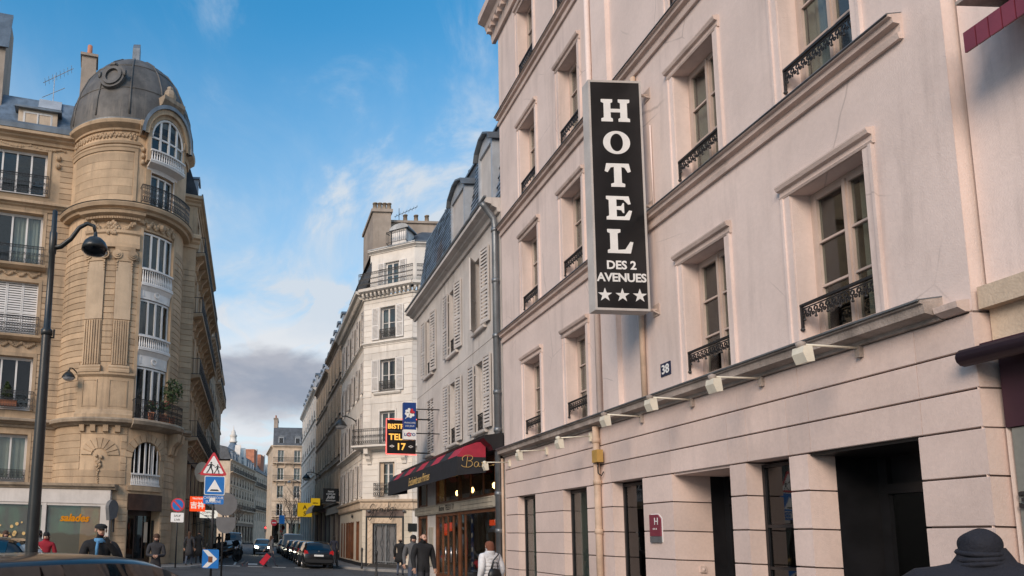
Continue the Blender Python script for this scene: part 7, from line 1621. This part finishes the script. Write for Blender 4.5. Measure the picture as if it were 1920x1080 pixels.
def person(label, x, y, face, H=1.72, coat='cloth_black', legs='cloth_dark', hair='hair_brown', pose=None, z=0.0, hem=0.78, bald=False, hat=None, puff=1.0, sleeve=None, long_hair=False):
    """face = direction looked at in degrees (0 = +Y, away from the camera; 180 = towards it)"""
    pose = pose or {}
    V = {}; 
    def v(n_, p, r_): V[n_] = (Vector(p), r_)
    lean = pose.get('lean', 0.0)
    v('pelvis', (0, 0, 0.93), (0.155*puff, 0.115*puff)); v('waist', (0, lean*0.25, 1.08), (0.145*puff, 0.11*puff)); v('chest', (0, lean*0.6, 1.30), (0.185*puff, 0.13*puff)); v('upper', (0, lean*0.85, 1.42), (0.15*puff, 0.105*puff))
    v('neck', (0, lean+0.01, 1.50), (0.058, 0.06)); v('jaw', (0, lean+0.03, 1.565), (0.066, 0.075)); v('head', (0, lean+0.02, 1.645), (0.078, 0.098)); v('crown', (0, lean+0.015, 1.705), (0.055, 0.07)); v('nose', (0, lean+0.125, 1.605), (0.014, 0.014))
    E_ = [('pelvis', 'waist', 0), ('waist', 'chest', 0), ('chest', 'upper', 0), ('upper', 'neck', 0), ('neck', 'jaw', 2), ('jaw', 'head', 2), ('head', 'crown', 2), ('jaw', 'nose', 2)]
    st = pose.get('stride', 0.08)
    for s, sx in (('L', -1), ('R', 1)):
        f = st*sx
        v('hip'+s, (sx*0.085, 0, 0.84), (0.10*min(puff, 1.15), 0.105)); v('knee'+s, (sx*0.095, f*0.75+0.03, 0.48), (0.062, 0.066)); v('ankle'+s, (sx*0.095, f*1.5-0.03, 0.095), (0.042, 0.045)); v('toe'+s, (sx*0.105, f*1.5+0.13, 0.045), (0.04, 0.032))
        E_ += [('pelvis', 'hip'+s, 0), ('hip'+s, 'knee'+s, 1), ('knee'+s, 'ankle'+s, 1), ('ankle'+s, 'toe'+s, 3)]
        el, wr = pose.get('arm'+s, ((sx*0.27, -0.02, 1.13), (sx*0.27, 0.07, 0.90)))
        v('sh'+s, (sx*0.185*min(puff, 1.1), lean*0.85, 1.415), (0.078*puff, 0.08*puff)); v('el'+s, el, (0.056*puff, 0.058*puff)); v('wr'+s, wr, (0.040*puff, 0.042*puff))
        d = (Vector(wr)-Vector(el)).normalized(); sd = d.cross(Vector((0, 1, 0.2))).normalized(); pm = Vector(wr)+d*0.075
        v('palm'+s, pm, (0.034, 0.024)); E_ += [('upper', 'sh'+s, 0), ('sh'+s, 'el'+s, 4), ('el'+s, 'wr'+s, 4), ('wr'+s, 'palm'+s, 2)]
        nrm = d.cross(sd)
        for k_, (o, ln) in enumerate(((-0.03, 0.075), (-0.01, 0.09), (0.01, 0.085), (0.03, 0.065))):
            v('f%d%s' % (k_, s), pm+sd*o+d*ln*0.55+nrm*0.008, (0.0095, 0.0095)); v('g%d%s' % (k_, s), pm+sd*o*1.05+d*ln+nrm*0.03, (0.008, 0.008)); E_ += [('palm'+s, 'f%d%s' % (k_, s), 2), ('f%d%s' % (k_, s), 'g%d%s' % (k_, s), 2)]
        v('t'+s, pm-d*0.02+sd*0.05*sx+nrm*0.01, (0.011, 0.011)); v('u'+s, pm+d*0.02+sd*0.065*sx+nrm*0.025, (0.009, 0.009)); E_ += [('palm'+s, 't'+s, 2), ('t'+s, 'u'+s, 2)]
    names = list(V); idx = {n_: i for i, n_ in enumerate(names)}
    me = bpy.data.meshes.new('skeleton'); me.from_pydata([V[n_][0] for n_ in names], [(idx[a], idx[b]) for a, b, c in E_], []); me.update()
    ob = bpy.data.objects.new('skeleton', me); COL.objects.link(ob)
    md = ob.modifiers.new('skin', 'SKIN'); md.use_smooth_shade = True; md.branch_smoothing = 0.6
    for i, n_ in enumerate(names): sv_ = me.skin_vertices[0].data[i]; sv_.radius = V[n_][1]; sv_.use_root = (n_ == 'pelvis')
    ob.modifiers.new('sub', 'SUBSURF').levels = 2; ob.modifiers['sub'].render_levels = 2
    dg = bpy.context.evaluated_depsgraph_get(); bm_ = bpy.data.meshes.new_from_object(ob.evaluated_get(dg)); bpy.data.objects.remove(ob)
    for k_ in (coat, legs, 'skin', 'shoe'): bm_.materials.append(M[k_])
    bm_.materials.clear()
    for k_ in (coat, legs, 'skin', 'shoe', sleeve or coat): bm_.materials.append(M[k_])
    segs = [(V[a][0], V[b][0]-V[a][0], c, max(V[a][1][0], V[b][1][0])) for a, b, c in E_]
    for p in bm_.polygons:
        c = p.center; best = (9, 0)
        for a, d, k_, r_ in segs:
            t_ = max(0, min(1, (c-a).dot(d)/max(1e-9, d.length_squared))); ds = (c-a-d*t_).length-r_*0.6
            if ds < best[0]: best = (ds, k_)
        k_ = best[1]
        if k_ == 0 and c.z < hem: k_ = 1
        if k_ == 1 and c.z > hem: k_ = 0
        if k_ == 1 and c.z < 0.10: k_ = 3
        if k_ == 2 and c.z < 1.535 and abs(c.x) < 0.12 and c.z > 1.3: k_ = 0
        p.material_index = k_; p.use_smooth = True
    s = H/1.75; W = T(x, y, z, rad(face), s) if False else Matrix.Translation((x, y, z)) @ Matrix.Rotation(rad(-face), 4, 'Z') @ Matrix.Scale(s, 4)
    t = thing('person', label, 'person', (x, y, z)); bm_.name = 'body'; put('body', bm_, t, W)
    hy = lean+0.02
    if not hat and not bald:
        q = MB(); q.lathe((0, hy-0.022, 1.640), [(0.088, -0.055), (0.096, 0.0), (0.090, 0.05), (0.062, 0.092), (0.001, 0.108)], 14, 0, 360, 1.0, 1.13)
        q.lathe((0, hy-0.045, 1.60), [(0.075, -0.10 if not long_hair else -0.24), (0.088, -0.03), (0.092, 0.05)], 14, 180, 360, 1.0, 1.0); put('hair', q.mesh('hair', hair, True), t, W)
    if bald: q = MB(); q.lathe((0, hy-0.02, 1.62), [(0.086, -0.05), (0.090, 0.0), (0.088, 0.025)], 14, 160, 380, 1.0, 1.12); put('cropped_hair', q.mesh('cropped_hair', hair, True), t, W)
    if hat == 'cap':
        q = MB(); q.lathe((0, hy-0.005, 1.665), [(0.086, -0.01), (0.097, 0.005), (0.094, 0.03), (0.06, 0.058), (0.001, 0.065)], 16, 0, 360, 1.0, 1.14); q.lathe((0, hy+0.075, 1.662), [(0.001, 0.012), (0.075, 0.0), (0.085, -0.008), (0.001, 0.002)], 12); put('flat_cap', q.mesh('flat_cap', 'cloth_black', True), t, W)
    if hat == 'beanie':
        q = MB(); q.lathe((0, hy-0.012, 1.60), [(0.090, -0.085)]+[(0.001+0.100*math.cos(rad(a)), 0.012+0.118*math.sin(rad(a))) for a in range(-20, 91, 8)], 30, 0, 360, 0.98, 1.12)
        q.v = [(x*(1+0.06*math.sin(46*(z+0.3*y))+0.04*math.sin(17*x+11*z)), (y-hy)*(1+0.04*math.sin(31*z+9*x))+hy, z+0.006*math.sin(40*x+25*y)) for x, y, z in q.v]
        for k_ in range(3): q.tube([((0.094+0.006*k_)*math.cos(a_*PI/12), hy-0.012+(0.106+0.006*k_)*math.sin(a_*PI/12), 1.60-0.012-0.036*k_+0.012*math.sin(a_*PI/12+k_)) for a_ in range(25)], 0.017, 6, False)
        put('padded_hood', q.mesh('padded_hood', 'cloth_night', True), t, W)
    if 'eye' not in KIT:
        KIT['eye'] = MB().ball((0, 0, 0), 0.011, 5).mesh('eye', 'hair_black'); KIT['ear'] = MB().ball((0, 0, 0), 0.026, 5, 0.5, 0.9, 1.3).mesh('ear', 'skin', True); KIT['mouth'] = MB().box(-0.024, 0.024, -0.006, 0.006, -0.003, 0.003).mesh('mouth', 'flower')
    for sx in (-1, 1): put('eye', KIT['eye'], t, W @ Matrix.Translation((sx*0.030, hy+0.093, 1.635))); None if hat == 'beanie' else put('ear', KIT['ear'], t, W @ Matrix.Translation((sx*0.082, hy-0.005, 1.625)))
    put('mouth', KIT['mouth'], t, W @ Matrix.Translation((0, hy+0.092, 1.559)))
    return t, W
def coat_skirt(t, W, matn, z0=0.45, z1=1.0, r0=0.23, r1=0.165):
    q = MB(); q.lathe((0, 0, 0), [(r0*0.96, z0), (r0, z0), ((r0+r1)/2, (z0+z1)/2), (r1, z1)], 20, 0, 360, 1.0, 0.78); put('coat_skirt', q.mesh('coat_skirt', matn, True), t, W)
ARM_UP = ((-0.30, 0.10, 1.18), (-0.12, 0.22, 1.42))
KP = 0.13
t, W = person('man in black coat, flat cap and pale blue scarf raising a hand to his mouth', -2.36, 11.0, 160, 1.80, 'cloth_black', 'cloth_dark', pose={'armL': ARM_UP, 'stride': 0.05}, hat='cap', puff=1.22)
q = MB(); q.lathe((0, 0.02, 1.47), [(0.085, -0.03), (0.105, 0.0), (0.09, 0.04)], 16); q.tube([(0.05, 0.13, 1.46), (0.07, 0.185, 1.36), (0.07, 0.195, 1.25)], 0.024, 6); put('scarf', q.mesh('scarf', 'scarf_blue', True), t, W)
t, W = person('woman with long brown hair and dark jacket standing outside the turret door', -2.55, 19.0, 175, 1.66, 'cloth_dark', 'cloth_dark', 'hair_brown', {'armL': ((-0.24, 0.05, 1.13), (-0.06, 0.24, 1.12)), 'armR': ((0.24, 0.05, 1.13), (0.06, 0.24, 1.12))}, long_hair=True)
person('person in a bright red coat beside the dark lamp post', -5.25, 18.0, 170, 1.62, 'cloth_red', 'cloth_dark', 'hair_black', long_hair=True)
person('person in a dark jacket standing left of the lamp post by the salad shop', -7.0, 20.0, 150, 1.62, 'cloth_navy', 'cloth_dark', 'hair_brown'); person('person in a grey jacket right behind the lamp post', -6.2, 20.5, 200, 1.66, 'cloth_grey', 'jeans', 'hair_black')
t, W = person('walker in long dark coat and jeans seen from behind on the left pavement', -3.05, 35.0, 8, 1.70, 'cloth_dark', 'jeans', 'hair_brown', {'stride': 0.14}, KP, long_hair=True); coat_skirt(t, W, 'cloth_dark', 0.5)
t, W = person('second walker in black coat and hat beyond the one in jeans', -2.75, 37.4, 5, 1.72, 'cloth_black', 'cloth_black', 'hair_black', {'stride': 0.12}, KP, hat='cap'); coat_skirt(t, W, 'cloth_black', 0.42)
person('pedestrian in green grey jacket crossing the road with a red suitcase', 1.15, 39.3, 80, 1.74, 'cloth_grey', 'cloth_navy', 'hair_brown', {'stride': 0.2, 'armL': ((-0.24, -0.12, 1.15), (-0.24, -0.28, 0.95)), 'lean': 0.04}, 0, long_hair=True)
t = thing('red_suitcase', 'red wheeled suitcase pulled across the crossing', 'suitcase', (0.62, 39.3, 0)); W = T(0.60, 39.3, 0.10) @ Matrix.Rotation(rad(38), 4, 'Y')
q = MB(); q.box(-0.14, 0.14, -0.2, 0.2, 0.06, 0.72); put('case', q.mesh('case', 'luggage_red'), t, W); q = MB(); q.box(0.141, 0.17, -0.16, 0.16, 0.14, 0.45); put('pocket', q.mesh('pocket', 'luggage_red'), t, W)
q = MB()
for sy in (-0.12, 0.12): q.tube([(-0.1, sy, 0.70), (-0.1, sy, 1.05)], 0.012, 5)
q.tube([(-0.1, -0.12, 1.05), (-0.1, 0.12, 1.05)], 0.016, 5); put('pull_handle', q.mesh('pull_handle', 'iron'), t, W)
for sy in (-0.17, 0.17): q = MB(lambda u, d, z: (u, z, d)); q.lathe((-0.08, 0.03, sy), [(0.02, -0.02), (0.07, -0.02), (0.07, 0.02), (0.02, 0.02)], 12); put('wheel', q.mesh('wheel', 'tyre'), t, W)
t, W = person('bald man in long black coat walking away past the iron grille door', 7.2, 33.6, 20, 1.80, 'cloth_black', 'jeans', 'hair_black', {'stride': 0.1, 'armR': ((0.36, -0.08, 1.2), (0.30, -0.12, 0.95))}, 0.0, bald=True, puff=1.2); coat_skirt(t, W, 'cloth_black', 0.62, 1.05, 0.27, 0.2)
person('close cropped man in black jacket walking towards us by the bar door', 4.25, 17.2, 168, 1.75, 'cloth_black', 'cloth_dark', 'hair_brown', {'stride': 0.09}, KP, bald=True, puff=1.22)
person('man in grey jacket and jeans half hidden behind the close cropped man', 4.75, 20.4, 185, 1.72, 'cloth_grey', 'jeans', 'hair_black', {'stride': 0.05}, KP, puff=1.1)
t, W = person('woman with short auburn hair in white quilted jacket seen from behind', 4.82, 14.0, -18, 1.58, 'cloth_white', 'cloth_dark', 'hair_auburn', {'stride': 0.08, 'lean': 0.06}, KP, puff=1.32)
q = MB()
for k_ in range(8): q.lathe((0, 0.02+0.006*k_, 0.84+k_*0.075), [(0.195-abs(k_-4)*0.004, -0.034), (0.222-abs(k_-4)*0.006, 0.0), (0.195-abs(k_-4)*0.004, 0.034)], 22, 0, 360, 1.0, 0.82)
q.lathe((0, 0.05, 1.47), [(0.10, -0.05), (0.115, 0.0), (0.10, 0.06)], 16); put('quilting', q.mesh('quilting', 'cloth_white', True), t, W)
sb_ = thing('shoulder_bag', 'black leather shoulder bag on the white jacket woman', 'bag', (4.7, 13.8, 1.0)); q = MB(); q.lathe((-0.10, -0.24, 1.02), [(0.02, -0.16), (0.15, -0.14), (0.17, 0.0), (0.12, 0.12), (0.02, 0.14)], 14, 0, 360, 1.0, 0.5); put('pouch', q.mesh('pouch', 'leather', True), sb_, W)
q = MB(); q.tube([(-0.2, -0.24, 1.12), (-0.12, -0.22, 1.32), (0.03, -0.20, 1.45), (0.14, -0.05, 1.50)], 0.014, 5); q.tube([(-0.02, -0.25, 1.12), (-0.04, -0.25, 1.28), (-0.12, -0.25, 1.30), (-0.18, -0.25, 1.12)], 0.012, 5); put('strap', q.mesh('strap', 'leather', True), sb_, W)
t, W = person('person in dark padded hood and coat seen from behind beside the hotel entrance', 4.60, 4.40, 40, 1.86, 'cloth_night', 'cloth_dark', 'hair_black', hat='beanie', puff=1.28, z=0.0)
q = MB(); q.lathe((0, 0.0, 0), [(0.37, 1.33), (0.345, 1.42), (0.28, 1.475), (0.19, 1.505), (0.135, 1.53), (0.118, 1.57), (0.10, 1.61)], 30, 0, 360, 1.0, 0.62)
q.v = [(x+0.012*math.sin(9*z+7*x), y+0.012*math.sin(23*z+5*x), z+0.010*math.sin(14*x+3*y)) for x, y, z in q.v]; put('raised_collar', q.mesh('raised_collar', 'cloth_night', True), t, W)
person('passer by in blue jacket on the pavement next to the parked black car', 5.2, 43.5, 10, 1.70, 'cloth_navy', 'cloth_dark', 'hair_black', {'stride': 0.1}, KP)
person('distant passer by in brown coat near the white van', -2.6, 58.0, 0, 1.70, 'hair_brown', 'cloth_dark', 'hair_black', {'stride': 0.12}, KP)
# pigeons on the crossing
for i, (x, y, a) in enumerate(((-0.42, 39.9, 0.4), (-0.15, 39.75, 1.2))):
    t = thing('pigeon', ['grey pigeon on the crossing farther from the red suitcase', 'grey pigeon on the crossing nearer to the red suitcase'][i], 'pigeon', (x, y, 0), 'pigeons on the crossing'); W = T(x, y, 0, a)
    q = MB(); q.tube([(-0.20, 0, 0.10), (-0.10, 0, 0.12), (0.0, 0, 0.13), (0.08, 0, 0.17), (0.10, 0, 0.22), (0.13, 0, 0.25), (0.16, 0, 0.245), (0.185, 0, 0.24)], 0.05, 8, True, [0.012, 0.04, 0.065, 0.05, 0.032, 0.032, 0.018, 0.005]); put('body', q.mesh('body', 'cloth_grey', True), t, W)
    q = MB()
    for sy in (-0.02, 0.02): q.tube([(0, sy, 0.09), (0.01, sy, 0.01), (0.05, sy, 0.008)], 0.007, 4)
    put('feet', q.mesh('feet', 'flower'), t, W)
